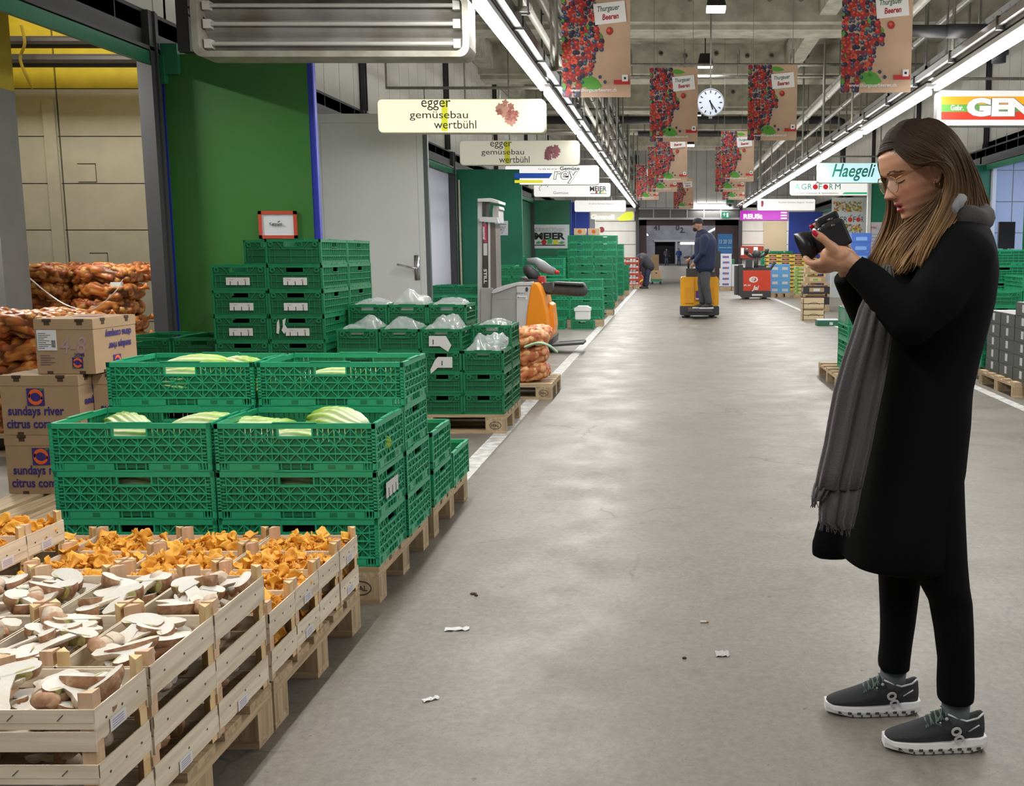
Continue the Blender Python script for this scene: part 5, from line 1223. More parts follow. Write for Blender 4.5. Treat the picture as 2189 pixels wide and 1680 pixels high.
# =============== ONION SACKS ===============
netm=bpy.data.materials.new('onion_net'); netm.use_nodes=True; nt=netm.node_tree;N=nt.nodes;L=nt.links;b=N['Principled BSDF']; tc=N.new('ShaderNodeTexCoord'); b.inputs['Roughness'].default_value=.45
at=N.new('ShaderNodeAttribute'); at.attribute_name='Col'
wv=N.new('ShaderNodeTexWave'); wv.inputs['Scale'].default_value=55; wv.bands_direction='DIAGONAL'; L.new(tc.outputs['Object'],wv.inputs['Vector'])
L.new(mix(ramp(wv.outputs['Fac'],.55,(0,0,0),.8,(.35,.35,.35)),at.outputs['Color'],(.50,.13,.02)),b.inputs['Base Color'])
def sack(seed,tone=0,a=.29,b_=.19,c=.088):
    rg=random.Random(seed); n=150;k=70; V=[];
    cs=[]
    for i in range(250):
        u=rg.uniform(-1,1); th=rg.uniform(0,2*pi); q=math.sqrt(1-u*u); cs.append((q*cos(th),q*sin(th),u,rg.random()))
    C=np.array(cs); A=np.array([a,b_,c])
    def se(v,p): return math.copysign(abs(v)**p,v)
    m=MB(); m.c=[]
    for i in range(k+1):
        ph=-pi/2+pi*i/k
        for j in range(n):
            th=2*pi*j/n
            d=np.array([se(cos(ph),.6)*se(cos(th),.55),se(cos(ph),.6)*se(sin(th),.55),se(sin(ph),.7)])
            p=d*A; Pc=C[:,:3]*A*1.0; Pc=np.sign(C[:,:3])*np.abs(C[:,:3])**.75*A
            dd=np.linalg.norm(Pc-p,axis=1); jx=int(dd.argmin()); dm=dd[jx]; r=.034
            bump=(math.sqrt(max(r*r-dm*dm,0))-r*.6)*.9 if dm<r else -.016
            nrm=p/(A*A); nrm=nrm/np.linalg.norm(nrm); p=p+nrm*bump
            p[2]+=.012*sin(p[0]*14+seed)
            m.v.append(tuple(p)); f=C[jx,3]; sh=1
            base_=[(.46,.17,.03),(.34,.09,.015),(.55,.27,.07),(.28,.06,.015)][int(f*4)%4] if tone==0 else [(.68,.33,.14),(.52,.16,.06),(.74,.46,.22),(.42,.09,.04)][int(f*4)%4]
            if dm>=r*.84: base_=(.10,.028,.006) if tone==0 else (.45,.16,.06)  # gaps between onions coloured darker, painting in the crevice shade
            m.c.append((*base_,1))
    for i in range(k):
        for j in range(n): m.f.append((i*n+j,i*n+(j+1)%n,(i+1)*n+(j+1)%n,(i+1)*n+j)); m.m.append(0)
    m.f.append(tuple(range(n-1,-1,-1))); m.m.append(0); m.f.append(tuple(k*n+j for j in range(n))); m.m.append(0)
    # gathered tuft at one end
    k0=len(m.v)
    m.tube(spline([(a*.9,0,.02),(a+.03,.01,.03),(a+.07,.03,.05)],6),[.04,.03,.016,.012,.018,.03,.036],10); m.c+= [(.55,.17,.03,1)]*(len(m.v)-k0)
    return m.mesh('onion_sack',netm,True)
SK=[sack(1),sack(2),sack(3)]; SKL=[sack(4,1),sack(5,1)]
def sacks(x,y,z0,nx,ny,nz,where,group,ms,dx=.42,dy=.33,dz=.152,rz0=pi/2,drop=()):
    for l in range(nz):
        for i in range(nx):
            for j in range(ny):
                if (i,j,l) in drop: continue
                if j>0 and l<nz-1: continue
                o=link('onion_sack',rc.choice(ms),None,(x+(i+.5)*dx+rc.uniform(-.02,.02),y+(j+.5)*dy,z0+.092+l*dz)); o.rotation_euler=(rc.uniform(-.04,.04),rc.uniform(-.04,.04),rz0+rc.uniform(-.12,.12)+(pi if rc.random()<.5 else 0))
                o.scale=(1,1,1)
                tag(o,'onion sack, %s layer, %s%s of %s'%(lvl(l,nz),['left','middle','right'][i] if nx==3 else ['left','right'][i] if nx==2 else 'front',['',' rear'][j>0],where),'sack',group)
pallet(-5.45,9.72,'wooden pallet beneath the wrapped pile of onion sacks',w=1.2,d=.8)
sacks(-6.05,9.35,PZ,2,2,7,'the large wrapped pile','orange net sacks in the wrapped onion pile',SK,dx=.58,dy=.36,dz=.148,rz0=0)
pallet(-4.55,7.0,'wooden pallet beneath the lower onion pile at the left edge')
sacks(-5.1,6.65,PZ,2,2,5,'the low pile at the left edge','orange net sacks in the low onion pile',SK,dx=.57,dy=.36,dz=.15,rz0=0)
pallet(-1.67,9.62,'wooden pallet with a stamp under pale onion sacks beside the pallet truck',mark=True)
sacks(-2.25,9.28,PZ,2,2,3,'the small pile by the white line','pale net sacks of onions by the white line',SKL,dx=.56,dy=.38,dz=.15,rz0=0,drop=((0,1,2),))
# wrapping strips
film=M('stretch_film',(.62,.60,.58),.18,alpha=.55)
m=MB(); m.tube(spline([P(45,578,9.1),P(100,625,9.05),P(150,655,9.02),P(200,660,9.02),P(245,625,9.05),P(262,598,9.15)],20),.012,6,flat=.3)
tag(m.obj('wrap_strip',film,None,True),'twisted strip of plastic film slung across the wrapped onion sacks','film')
m=MB(); 
for a_,b2 in (((236,604,9.2),(262,612,9.2)),):
    rect(m,(236,603,263,612),9.13,0,.0)
tag(m.obj('sack_tag',paper),'white paper tag on the upper right of the wrapped onion pile','tag')
m=MB(); m.tube(spline([P(1122,742,9.22),P(1150,733,9.2),P(1172,738,9.2),P(1190,752,9.25)],16),.03,8,flat=.4); tag(m.obj('sack_band',M('pale_green_band',(.35,.55,.36),.5,alpha=.9),None,True),'pale green label band across the small onion pile','band')
# =============== PLASTIC LINERS ===============
pf=bpy.data.materials.new('plastic_liner'); pf.use_nodes=True; nt=pf.node_tree;N=nt.nodes;L=nt.links;b=N['Principled BSDF']; tc=N.new('ShaderNodeTexCoord')
b.inputs['Base Color'].default_value=(.75,.77,.79,1); b.inputs['Roughness'].default_value=.12; b.inputs['Alpha'].default_value=.34; b.inputs['Specular IOR Level'].default_value=.9
def liner(x,y,z,w,d,h,seed,label,kids=None):
    rg=np.random.RandomState(seed); n=44; m=MB(); ph=rg.uniform(0,6,12); fx=rg.uniform(5,22,12); fy=rg.uniform(5,22,12); am=rg.uniform(.2,1,12)
    pk=[(rg.uniform(-.6,.6),rg.uniform(-.6,.6),rg.uniform(.3,.6),rg.uniform(.3,.55)) for _ in range(4)]
    for j in range(n+1):
        for i in range(n+1):
            u=-1+2*i/n; v=-1+2*j/n
            zz=sum(abs(sin(fx[k]*u*.5+fy[k]*v*.5+ph[k]))*am[k] for k in range(12))/6
            pkz=sum(a*math.exp(-((u-cx)**2+(v-cy)**2)/(s*s)) for cx,cy,a,s in pk)
            ed=max(abs(u),abs(v)); e=max(0,1-ed**6)
            m.v.append((u*w/2*(1.0+.05*sin(5*v)),v*d/2,(h*(.22*zz+.6*pkz)+.02)*e-.035*(1-e)))
    for j in range(n):
        for i in range(n): m.f.append((j*(n+1)+i,j*(n+1)+i+1,(j+1)*(n+1)+i+1,(j+1)*(n+1)+i)); m.m.append(0)
    o=m.obj('plastic_liner',pf,None,True); o.location=(x,y,z); tag(o,label,'plastic film','crumpled clear plastic liners'); return o
zt=PZ+4*.1565
for c in range(1,4): liner(X3-.3*(c+.5),7.66,zt-.005,.27,.37,.10,20+c,'crumpled clear liner in the front %s lined crate'%colnm[c])
liner(X3-.15,7.66,zt-.1565,.27,.37,.10,31,'crumpled clear liner puffed up in the front right lined crate')
liner(X3-.15,8.07,zt-.01,.26,.36,.05,33,'white liner in the back right lined crate')
for c in (1,2,3): liner(X3-.3*(c+.5)-.04,8.07,PZ+5*.1565-.01,.27,.37,.13 if c==2 else .05,40+c,'crumpled clear liner in the back %s lined crate'%colnm[c])
m=MB(); q=P(1062,728,7.62); m.ell(q,(.085,.10,.055),22,14); o=m.obj('plastic_bag',pf,None,True)
for v in o.data.vertices: v.co.x+= .012*sin(v.co.y*90+v.co.z*60); v.co.z+=.01*sin(v.co.x*110)
tag(o,'puffed clear plastic bag bulging above the right lined crate','plastic film')
# torn paper labels on lined crates (hanging cards)
for j,(pts,lab) in enumerate((([(916,737),(941,737),(963,715),(954,717),(951,717),(917,718)],'torn white card on the top lined crate, flap hanging right'),)):
    pass
def cardp(pts,Y,name,label):
    m=MB(); poly(m,pts,Y,0,0,.0015); rect(m,(pts[0][0]+8,pts[0][1]+8,pts[0][0]+10,pts[0][1]+18),Y,1,.004); o=m.obj(name,[paper,ink]); tag(o,label,'card','torn label cards on the lined crates')
cardp([(917,718),(917,740),(940,740),(958,752),(965,738),(953,718)],7.455,'torn_card','torn white card on the uppermost lined crate, pointed flap down right')
cardp([(936,763),(930,770),(920,790),(921,799),(936,786),(967,786),(967,763)],7.455,'torn_card','torn white card on the second lined crate, flap down left')
m=MB()
rgx=random.Random(4)
poly(m,[(592,690),(596,682),(598,700),(596,714),(591,712)],7.395,0,0); poly(m,[(604,684),(611,680),(609,694),(614,702),(608,714),(602,706),(605,698)],7.395,0,0)
tag(m.obj('torn_card',paper),'shredded white label remains on the right labelled crate','card','torn label cards on the lined crates')
# small white pricing card on right side of near crates
a=P(832,1052,4.05); m=MB(); T=FR((-1.084,3.93,PZ+.1835+.09),(0,1,0)); m.bx(-.085,.085,-.03,.03,0,.0015,0,T)
for i in (-.05,0,.05): m.bx(i-.004,i+.004,-.03,.005,.0015,.002,1,T)
tag(m.obj('label_card',[paper,ink]),'white card on the side of the middle front right bright green crate','card')
# =============== GREY / ORANGE PALLET TRUCK ===============
Y0=13.6; Y1=14.35
fg=M('truck_grey',(.36,.36,.355),.4,var=.12,vscale=3); fo=M('truck_orange',(.83,.27,.008),.35); fd=M('truck_dark',(.045,.045,.048),.5); fl_=M('truck_pale',(.55,.55,.55),.4); rub=M('rubber',(.03,.03,.032),.6)
tk=thing('pallet_truck','grey stacker truck with orange cowl and tall mast standing left of the white line','forklift',tuple(Vector((P(1100,700,Y0).x,Y0+.35,0))))
def ppx(name,pts,ya,yb,mat,label=None,bev=0,parent=None):
    vs=[P(x,y,Y0) for x,y in pts]; m=MB(); n=len(vs)
    A=[(v.x,ya,v.z) for v in vs]; B=[(v.x,yb,v.z) for v in vs]
    m.add(A+B,[tuple(range(n)),tuple(range(2*n-1,n-1,-1))]+[((i+1)%n,i,n+i,n+(i+1)%n) for i in range(n)],0)
    o=m.obj(name,mat); o.parent=parent or tk; o.matrix_parent_inverse=(Matrix.Translation(-tk.location)) if not parent else Matrix.Identity(4)
    if bev: b_=o.modifiers.new('b','BEVEL'); b_.width=bev; b_.segments=3; b_.limit_method='ANGLE'
    if label: o['label']=label
    return o
ppx('chassis',[(1050,626),(1048,716),(1135,712),(1135,604),(1112,605),(1080,612)][::-1],Y0+.02,Y1,fg,bev=.02)
ppx('top_cover',[(1050,626),(1056,618),(1078,610),(1103,604),(1140,602),(1140,610),(1103,611),(1080,619),(1056,628)],Y0,Y1,fl_,bev=.006)
ppx('side_panel',[(1104,612),(1104,708),(1122,710),(1132,660),(1138,612)][::-1],Y0-.0,Y0+.3,fl_,bev=.006)
ppx('orange_cowl',[(1123,706),(1128,655),(1135,612),(1141,603),(1149,604),(1156,615),(1162,632),(1170,668),(1175,716),(1168,724),(1146,716)][::-1],Y0-.03,Y1+.03,fo,'bright orange rounded cowl',.03)
ppx('orange_edge',[(1168,650),(1175,655),(1180,700),(1177,722),(1172,722)][::-1],Y0+.3,Y1,fo)
ppx('base_skirt',[(1030,716),(1030,738),(1180,738),(1182,720),(1172,722),(1146,716)][::-1],Y0,Y1,fd,bev=.01)
ppx('battery_top_pad',[(1108,600),(1109,593),(1124,597),(1146,598),(1146,603)],Y0+.1,Y1-.1,fd)
ppx('tiller_column',[(1136,600),(1140,590),(1158,592),(1160,606)],Y0+.25,Y0+.45,M('truck_red',(.4,.03,.02),.5))
m=MB(); m.tube([P(1120,570,Y0+.3),P(1128,576,Y0+.3),P(1142,590,Y0+.3),P(1150,596,Y0+.3)],[.03,.075,.085,.055],14); o=m.obj('tiller_head',rub,None,True); o.parent=tk; o.matrix_parent_inverse=Matrix.Translation(-tk.location)
m=MB(); m.tube([P(1126,557,Y0+.3),P(1145,558,Y0+.3),P(1158,568,Y0+.3),P(1172,576,Y0+.3),P(1186,581,Y0+.3)],[.02,.035,.05,.04,.03],12,flat=1.5); o=m.obj('tiller_guard',M('tiller_grey',(.22,.24,.25),.4),None,True); o.parent=tk; o.matrix_parent_inverse=Matrix.Translation(-tk.location)
m=MB(); m.tube([P(1187,581,Y0+.3),P(1195,583,Y0+.3)],[.03,.025],10); o=m.obj('belly_button',M('button_red',(.55,.02,.01),.4),None,True); o.parent=tk; o.matrix_parent_inverse=Matrix.Translation(-tk.location); o['label']='red belly button'
m=MB()
for a_,b2,r in (((1168,616),(1215,618),.085),((1216,618),(1243,620),.09)): capsule(m,P(*a_,Y0+.35),P(*b2,Y0+.35),r,r,12)
o=m.obj('back_pad',M('pad_grey',(.07,.072,.075),.6),None,True); o.parent=tk; o.matrix_parent_inverse=Matrix.Translation(-tk.location)
ppx('pad_bracket',[(1150,608),(1152,622),(1176,628),(1176,604)],Y0+.25,Y0+.45,fd); ppx('pad_cap',[(1180,603),(1243,606),(1247,612),(1240,612),(1180,608)],Y0+.2,Y0+.5,fd,bev=.01)
m=MB(); m.tube([P(1196,733,Y0+.3),P(1250,729,Y0+.3)],.03,10,flat=.8); m.bar(P(1180,736,Y0+.2),P(1250,731,Y0+.2),.45,.03,0); o=m.obj('foot_platform',fd); o.parent=tk; o.matrix_parent_inverse=Matrix.Translation(-tk.location)
ppx('mast_rail',[(1018,425),(1018,720),(1028,720),(1028,424)],Y0+.1,Y0+.22,fl_); ppx('mast_channel',[(1028,428),(1029,720),(1031,720),(1031,470),(1037,470),(1037,720),(1042,720),(1042,430)],Y0+.1,Y0+.2,M('mast_dark_grey',(.13,.13,.13),.4,.3))
ppx('mast_rail',[(1041,470),(1042,640),(1046,640),(1045,470)],Y0+.08,Y0+.2,fl_)
ppx('mast_mesh',[(1044,478),(1046,620),(1059,620),(1056,478)],Y0+.1,Y0+.5,M('mast_mesh_brown',(.14,.115,.10),.5,bump=.8,bscale=300))
ppx('mast_head',[(1019,424),(1048,423),(1065,429),(1065,435),(1046,431),(1019,431)],Y0+.05,Y0+.6,fl_,bev=.005)
ppx('mast_head_box',[(1050,448),(1052,438),(1064,440),(1066,447),(1063,449),(1064,475),(1050,472)],Y0+.1,Y0+.5,fg,bev=.004); ppx('mast_crossbar',[(1023,463),(1023,473),(1064,476),(1062,464)],Y0+.05,Y0+.2,fl_)
ppx('mast_cylinder',[(1030,432),(1030,462),(1037,462),(1037,432)],Y0+.08,Y0+.16,fd)
ppx('mast_foot',[(1026,615),(1026,735),(1052,735),(1052,616)][::-1],Y0+.05,Y1,fg,bev=.005)
ppx('red_strip',[(1031,478),(1031.5,518),(1039,518),(1038,478)],Y0+.06,Y0+.1,M('strip_red',(.40,.04,.09),.5)); ppx('white_strip',[(1031.5,520),(1031.8,546),(1039.4,546),(1039,520)],Y0+.06,Y0+.1,fl_); ppx('dark_strip',[(1031.8,547),(1032.5,618),(1040.5,618),(1039.4,547)],Y0+.06,Y0+.1,fd)
m=MB(); a=P(1033.5,616,Y0); T=FR((a.x,Y0+.055,a.z),(0,0,1),(-1,0,0)); 
T=FR((P(1032.5,575,Y0).x,Y0+.055,P(1032.5,575,Y0).z),(0,0,-1),(1,0,0)); m.txt('STILL',.055,T,0,.002,bold=.03,sx=1.5); m.txt('EXV 16',.05,T@Matrix.Translation((.42,.01,0)),1,.002,bold=.03); m.txt('maximal',.05,T@Matrix.Translation((-.55,.0,0)),0,.002,bold=.02)
o=m.obj('mast_lettering',[white,M('letter_pink',(.6,.35,.33),.5)]); o.parent=tk; o.matrix_parent_inverse=Matrix.Translation(-tk.location)
m=MB(); rect(m,(1104.5,632,1127,640),Y0-.001,0,.003); bbfit(m,'flurtec',(1106,634,1124,638),Y0,1,off=.007); bbfit(m,'EXV 14 C',(1105,625,1122,628),Y0,1,off=.007); circ(m,1126,618.5,3,Y0,1,.005,12,5); bbfit(m,'SERVICE',(1063,637,1092,639.5),Y0+.02,2,off=.004); o=m.obj('stickers',[white,fd,M('faded_green',(.35,.48,.36),.5)]); o.parent=tk; o.matrix_parent_inverse=Matrix.Translation(-tk.location)
for x,y in ((1040,0),(1160,0)):
    m=MB(); q=P(x,720,Y0).x; m.tube([(q,Y0+.1,.09),(q,Y0+.22,.09)],.09,18); m.tube([(q,Y0+.5,.09),(q,Y0+.62,.09)],.09,18); o=m.obj('wheel',rub); o.parent=tk; o.matrix_parent_inverse=Matrix.Translation(-tk.location)
m=MB(); q=P(1100,700,Y0).x
for yy in (Y0+.1,Y0+.5): m.bx(q-1.6,q-.35,yy,yy+.16,.05,.12)
o=m.obj('fork',fd); o.parent=tk; o.matrix_parent_inverse=Matrix.Translation(-tk.location)
# foam box
t=thing('foam_box','white foam box with lid standing in a crate by the white line','box',(-1.52,18.0,.155)); m=MB(); m.bx(-.13,.13,-.11,.11,0,.16); b_=m.obj('box_body',M('foam_white',(.8,.8,.8),.7),t); bv=b_.modifiers.new('b','BEVEL'); bv.width=.02; bv.segments=3
m=MB(); m.prism([(-.14,0),(.14,0),(.14,.05),(.08,.085),(-.08,.085),(-.14,.05)],.24,0,FR((0,.12,.16))); m.obj('box_lid',M('foam_white',(.8,.8,.8),.7),t)
# cartons on tallest stack
for c in range(2):
    m=MB(); m.bx(-.14,.14,-.18,.18,0,.16,0); m.disc((0,0),.05,0,10,1,FR((0,-.181,.08))); o=m.obj('pear_carton',[M('pale_carton',(.62,.47,.30),.7),orng]); o.location=(-1.95+.34*c-.25,25.6,PZ+9*.177+.01); tag(o,'small pale carton, %s one on the tallest crate stack'%('left','right')[c],'carton','pale cartons on the tallest stack')
# =============== RED AND YELLOW TRUCKS ===============
def truck(X,Y,w,h,body,label,name='pallet_truck',deck=.12,rot=0):
    t=thing(name,label,'forklift',(X,Y,0),rot)
    m=MB(); poly_=rrect(-w/2,w/2,.0,.19,.03,3); m.prism(poly_,.62,0,FR((0,.0,.05))@Matrix.Translation((0,0,-.62))); m.obj('skirt',fd,t)
    m=MB(); m.prism(rrect(-w/2+.01,w/2-.01,.24,h,.05,4),.60,0,FR((0,0,0))@Matrix.Translation((0,0,-.61))); o=m.obj('truck_body',body,t)
    for s in (-1,1):
        m=MB(); m.tube([(s*.25,.1,.07),(s*.25,.22,.07)],.07,16); m.obj('wheel',rub,t)
        m=MB(); m.bx(s*.26-.07,s*.26+.07,.6,1.75,.06,.11); m.obj('fork',fd,t)
    return t
yel=M('truck_yellow',(.78,.36,.006),.35)
GY=P(1496,590,21)
yt=truck(GY.x,21.05,.80,.83,yel,'yellow stand-on pallet truck ridden by the man in the dark blue jacket')
m=MB(); m.bx(-.30,-.12,-.012,0,.30,.62); m.bx(.10,.30,-.012,0,.30,.62); m.bx(-.12,-.11,-.015,0,.25,.78); m.bx(.1,.11,-.015,0,.25,.78); m.obj('body_panel',M('truck_yellow_b',(.70,.31,.006),.4),yt)
m=MB(); m.bx(-.08,.04,-.02,-.012,.36,.55,0); m.txt('FERN',.045,FR((-.08,-.022,.37)),1,.002,bold=.04); m.obj('sticker',[M('sticker_purple',(.10,.03,.22),.5),white],yt)
m=MB(); m.bx(-.24,.24,-.52,-.0,.15,.21); m.bx(-.2,.2,-.45,0,.09,.15); m.obj('foot_platform',fd,yt)
m=MB(); m.bx(-.27,-.03,.1,.5,.83,1.0); m.bx(.05,.33,.1,.5,.83,.93); m.bx(-.27,.33,.3,.5,.83,.9); m.obj('console',fd,yt)
m=MB(); m.tube([(.22,.3,.9),(.25,.28,1.1),(.3,.2,1.3)],.03,8); m.tube([(-.22,.2,.95),(-.24,.1,1.22)],.022,8); m.tube([(-.32,.05,1.24),(-.12,.1,1.22)],.03,8); m.obj('handle_bar',fd,yt,True)
m=MB(); m.bx(.2,.3,.02,.06,.93,1.12); m.obj('display',M('display_grey',(.3,.32,.33),.4),yt)
m=MB(); m.bx(.27,.33,.55,.65,.83,1.75); m.bx(.27,.45,.55,.62,1.0,1.35); m.obj('load_guard',fd,yt)
redm=M('truck_red_body',(.62,.055,.02),.35)
q=G(1617,640)
et=truck(q.x,q.y+.1,.84,.82,redm,'red pallet truck with white round emblem parked on the right of the aisle')
m=MB(); T=FR((-.08,-.002,.56)); m.lathe([(.055,0),(.055,.003),(.085,.003),(.085,0)],20,0,T@Matrix.Scale(1.5,4,(1,0,0))); m.txt('EP',.12,FR((-.165,-.004,.515)),0,.003,bold=.03); m.txt('RPL 201',.06,FR((-.36,-.004,.38)),0,.003,bold=.03); m.txt('Jai',.17,FR((-.1,-.004,.27)),0,.003,bold=.03,shear=.3); m.bx(-.12,.18,-.004,0,.10,.15,0); m.obj('lettering',M('letter_white',(.8,.8,.8),.4),et)
m=MB(); m.bx(-.6,-.42,.05,.6,.12,.95,0); m.bx(-.5,-.38,-.01,.3,.1,.98,0); m.obj('side_guard',fd,et)
m=MB(); m.tube([(0,.15,.8),(0,.1,1.2)],.06,10); m.tube([(-.28,.1,1.3),(-.15,.1,1.22),(.15,.1,1.22),(.28,.1,1.3)],.05,10); m.tube([(-.28,.1,1.3),(-.3,.05,1.42)],.06,10); m.tube([(.28,.1,1.3),(.3,.05,1.42)],.06,10); m.ell((0,.1,1.28),(.13,.1,.12),12,8); m.obj('tiller',fd,et,True)
m=MB(); m.bx(-.42,.42,.05,.5,.82,.90); m.tube([(.42,.3,.85),(.55,.3,1.05)],.04,8); m.bx(-.3,-.12,.0,.2,.9,1.12); m.bx(-.05,.3,.2,.4,.9,.96); m.obj('console',fd,et)
# =============== GOODS ON THE RIGHT ===============
def cartonset(x,y,w,d,h,cols,n,mats,label,group,pal=True,z0=None,rz=0,style='tray',palH=PZ):
    """columns of flat fruit cartons"""
    if pal: pallet(x+cols*w/2,y+d/2,'wooden pallet under the '+label,w=cols*w-.01,d=max(d,.5)-.01,far=True)
    z0=(PZ if pal else 0) if z0 is None else z0
    key=(w,d,h,style,tuple(m_.name for m_ in mats))
    if key not in CR:
        m=MB(); m.bx(-w/2,w/2,-d/2,d/2,0,h*.72,0)
        if style=='tray':
            for sx in (-1,1):
                for sy in (-1,1): m.bx(sx*w/2-(.05 if sx>0 else 0),sx*w/2+(.05 if sx<0 else 0),sy*d/2-(.05 if sy>0 else 0),sy*d/2+(.05 if sy<0 else 0),h*.7,h,1)
            m.bx(-w/2+.01,w/2-.01,-d/2+.01,d/2-.01,h*.7,h*.8,2)
        else: m.bx(-w/2,w/2,-d/2,d/2,h*.72,h-.002,0)
        m.bx(-w*.28,w*.28,-d/2-.002,-d/2,h*.2,h*.58,1); m.bx(-w/2-.002,-w/2,-d*.25,d*.25,h*.2,h*.55,1)
        if len(mats)>3: m.bx(-w*.12,w*.12,-d/2-.004,-d/2-.002,h*.27,h*.5,3)
        CR[key]=m.mesh('fruit_carton',mats)
    for c in range(cols):
        k=n[c] if hasattr(n,'__len__') else n
        for i in range(k):
            o=link('fruit_carton',CR[key],None,(x+(c+.5)*w+rc.uniform(-.006,.006),y+d/2,z0+i*h)); o.rotation_euler=(0,0,rc.uniform(-.015,.015)+rz)
            tag(o,'%s, %s%s'%(label[:-1] if label.endswith('s') and not label.endswith('ss') else label,lvl(i,k),'' if cols==1 else ', '+(['left','right'] if cols==2 else ['left','middle','right'] if cols==3 else ['leftmost','second','third','rightmost'])[c]+' column'),'carton',group)
cw=M('carton_white_print',(.62,.62,.66),.5); cb=M('carton_blue',(.05,.16,.5),.5); cr=M('carton_red',(.5,.05,.06),.5); cy=M('carton_yellow',(.65,.45,.05),.5); cg=M('carton_green',(.2,.42,.08),.5); ck=M('carton_black',(.03,.03,.035),.5); cpu=M('crate_purple',(.10,.08,.42),.45); fru=M('fruit_orange',(.6,.2,.03),.5,col2=(.3,.1,.02),vscale=30); frd=M('fruit_dark',(.06,.03,.03),.5,col2=(.25,.12,.05),vscale=30); cbr=M('carton_kraft',(.45,.30,.16),.7); cpale=M('carton_palewood',(.62,.48,.28),.65); clb=M('carton_light_blue',(.12,.38,.75),.5)
q=G(1536,621); cartonset(q.x+.05,q.y,.40,.6,.19,1,6,[cw,cb,cr,cr],'blue and white fruit cartons right of the yellow truck','blue and white fruit cartons',style='flat')
cartonset(q.x+.46,q.y,.44,.6,.19,1,4,[cw,clb,cr,cb],'white and blue cartons beside the taller fruit pile','blue and white fruit cartons',style='flat')
q=G(1600,606); cartonset(q.x-.1,34.5,.6,.4,.22,2,5,[cpu,cpu,cw],'purple crates behind the red truck','purple crates behind the red truck')
block('D',3.55,40.2,2,[7,7],'by the cream hatch','green crates at the far right wall')
block('E',2.0,38.5,1,[6],'at the gate pier','green crates at the far right wall')
q=G(1656,621); cartonset(3.0,32.3,.40,.6,.115,4,[10,10,10,9],[cy,ck,fru,cr],'yellow and black fruit trays before the blue door','fruit trays before the blue door',pal=True)
q=G(1650,637); cartonset(q.x-.05,q.y+.2,.3,.4,.21,2,4,[clb,cw,clb,cw],'light blue cartons right of the red truck','light blue cartons right of the red truck',style='flat')
cartonset(q.x+.62,q.y-.5,.45,.4,.10,1,8,[cg,cpale,cy,cw],'green and cream trays beside the light blue cartons','green and cream trays')
cartonset(3.3,25.2,.5,.4,.22,1,4,[cbr,cpale,frd,cg],'brown cartons with pale lids behind the two wooden crates','brown cartons behind the wooden crates')
cartonset(3.05,23.6,.6,.4,.24,1,2,[ck,cbr,frd,cw],'dark cartons with pale cards behind the wooden crates','dark cartons near the wooden crates')
# two wooden crates on the floor
q=G(1715,686)
for i in range(2):
    m=MB(); w,d,h=.42,.36,.215
    for z in (.01,.115): m.bx(-w/2,w/2,-d/2,-d/2+.012,z,z+.09); m.bx(-w/2,w/2,d/2-.012,d/2,z,z+.09); m.bx(-w/2,-w/2+.012,-d/2,d/2,z,z+.09); m.bx(w/2-.012,w/2,-d/2,d/2,z,z+.09)
    m.bx(-w/2+.012,w/2-.012,-d/2,d/2,.0,.02); m.bx(-w/2+.015,w/2-.015,-d/2+.015,d/2-.015,.02,.17,1)
    T=FR((0,-d/2-.001,.11)); 
    for k2 in range(10):
        a=pi*k2/10;b2=pi*(k2+1)/10; m.bar(T@Vector((.11*cos(a),.05*sin(a)-.03,0)),T@Vector((.11*cos(b2),.05*sin(b2)-.03,0)),.002,.008,2)
    o=m.obj('wooden_crate',[cpale,frd,ink]); o.location=(q.x+w/2+.02,q.y+.25,.225*i); tag(o,'pale wooden fruit crate with arched print, %s of the two on the floor'%('lower','upper')[i],'crate','two pale wooden crates')
q=G(1752,697); m=MB(); m.bx(-.2,.2,-.15,.15,0,.1,0); m.bx(-.19,.19,-.14,.14,.1,.115,1); m.bx(.02,.08,-.152,-.15,.02,.07,1); o=m.obj('produce_tray',[M('tray_green',(.02,.13,.07),.5),cw]); o.location=(q.x+.16,q.y+.15,0); tag(o,'low green and white produce tray lying on the floor by the aisle line','tray')
# blue crates
cartonset(3.3,18.9,.36,.6,.17,1,9,[M('blue_crate_plastic',(.06,.14,.45),.4),M('blue_crate_light',(.2,.35,.65),.4),cw],'blue crates in a tall column before the poster','blue crates before the poster',style='flat')
cartonset(3.75,18.0,.5,.6,.17,1,7,[M('blue_green_crate',(.03,.25,.5),.4),cg,cw],'blue and green crates beside the tall blue column','blue crates before the poster',style='flat')
cartonset(3.05,16.0,.5,.4,.2,1,5,[ck,cbr,cw,cw],'black and brown trays behind the photographer','trays behind the photographer')
cartonset(3.0,15.0,.6,.4,.3,1,2,[cpale,cw,cr,cb],'pale print sacks behind the photographer','pale cartons behind the photographer',style='flat')
# pallet in the aisle with crates (partly hidden by the woman)
pallet(2.02,10.55,'wooden pallet standing in the aisle just left of the photographer',w=.8,d=1.2)
stack('E',1.75,10.1,PZ,3,'under the vegetable box, nearer stack','green crates on the aisle pallet',adj='mid green'); 
t=thing('vegetable_box','green printed vegetable box with a yellow flower mark on the aisle crates','box',(1.95,10.4,PZ+3*.157+.003)); m=MB(); m.bx(-.2,.2,-.3,.3,0,.155); m.obj('box_body',M('vegbox_green',(.015,.20,.09),.4),t); m=MB()
T=FR((0,-.301,0)); m.txt('sweet',.07,T@Matrix.Translation((-.17,.03,0)),0,.001,bold=.02); m.disc((.14,.09),.035,.001,10,1,T); T=FR((-.201,.2,0),(0,-1,0)); m.bx(.05,.35,.02,.13,0,.001,2,T); m.obj('printing',[M('print_palegreen',(.3,.5,.35),.5),M('flower_yellow',(.55,.62,.05),.5),M('print_greygreen',(.13,.25,.2),.5)],t)
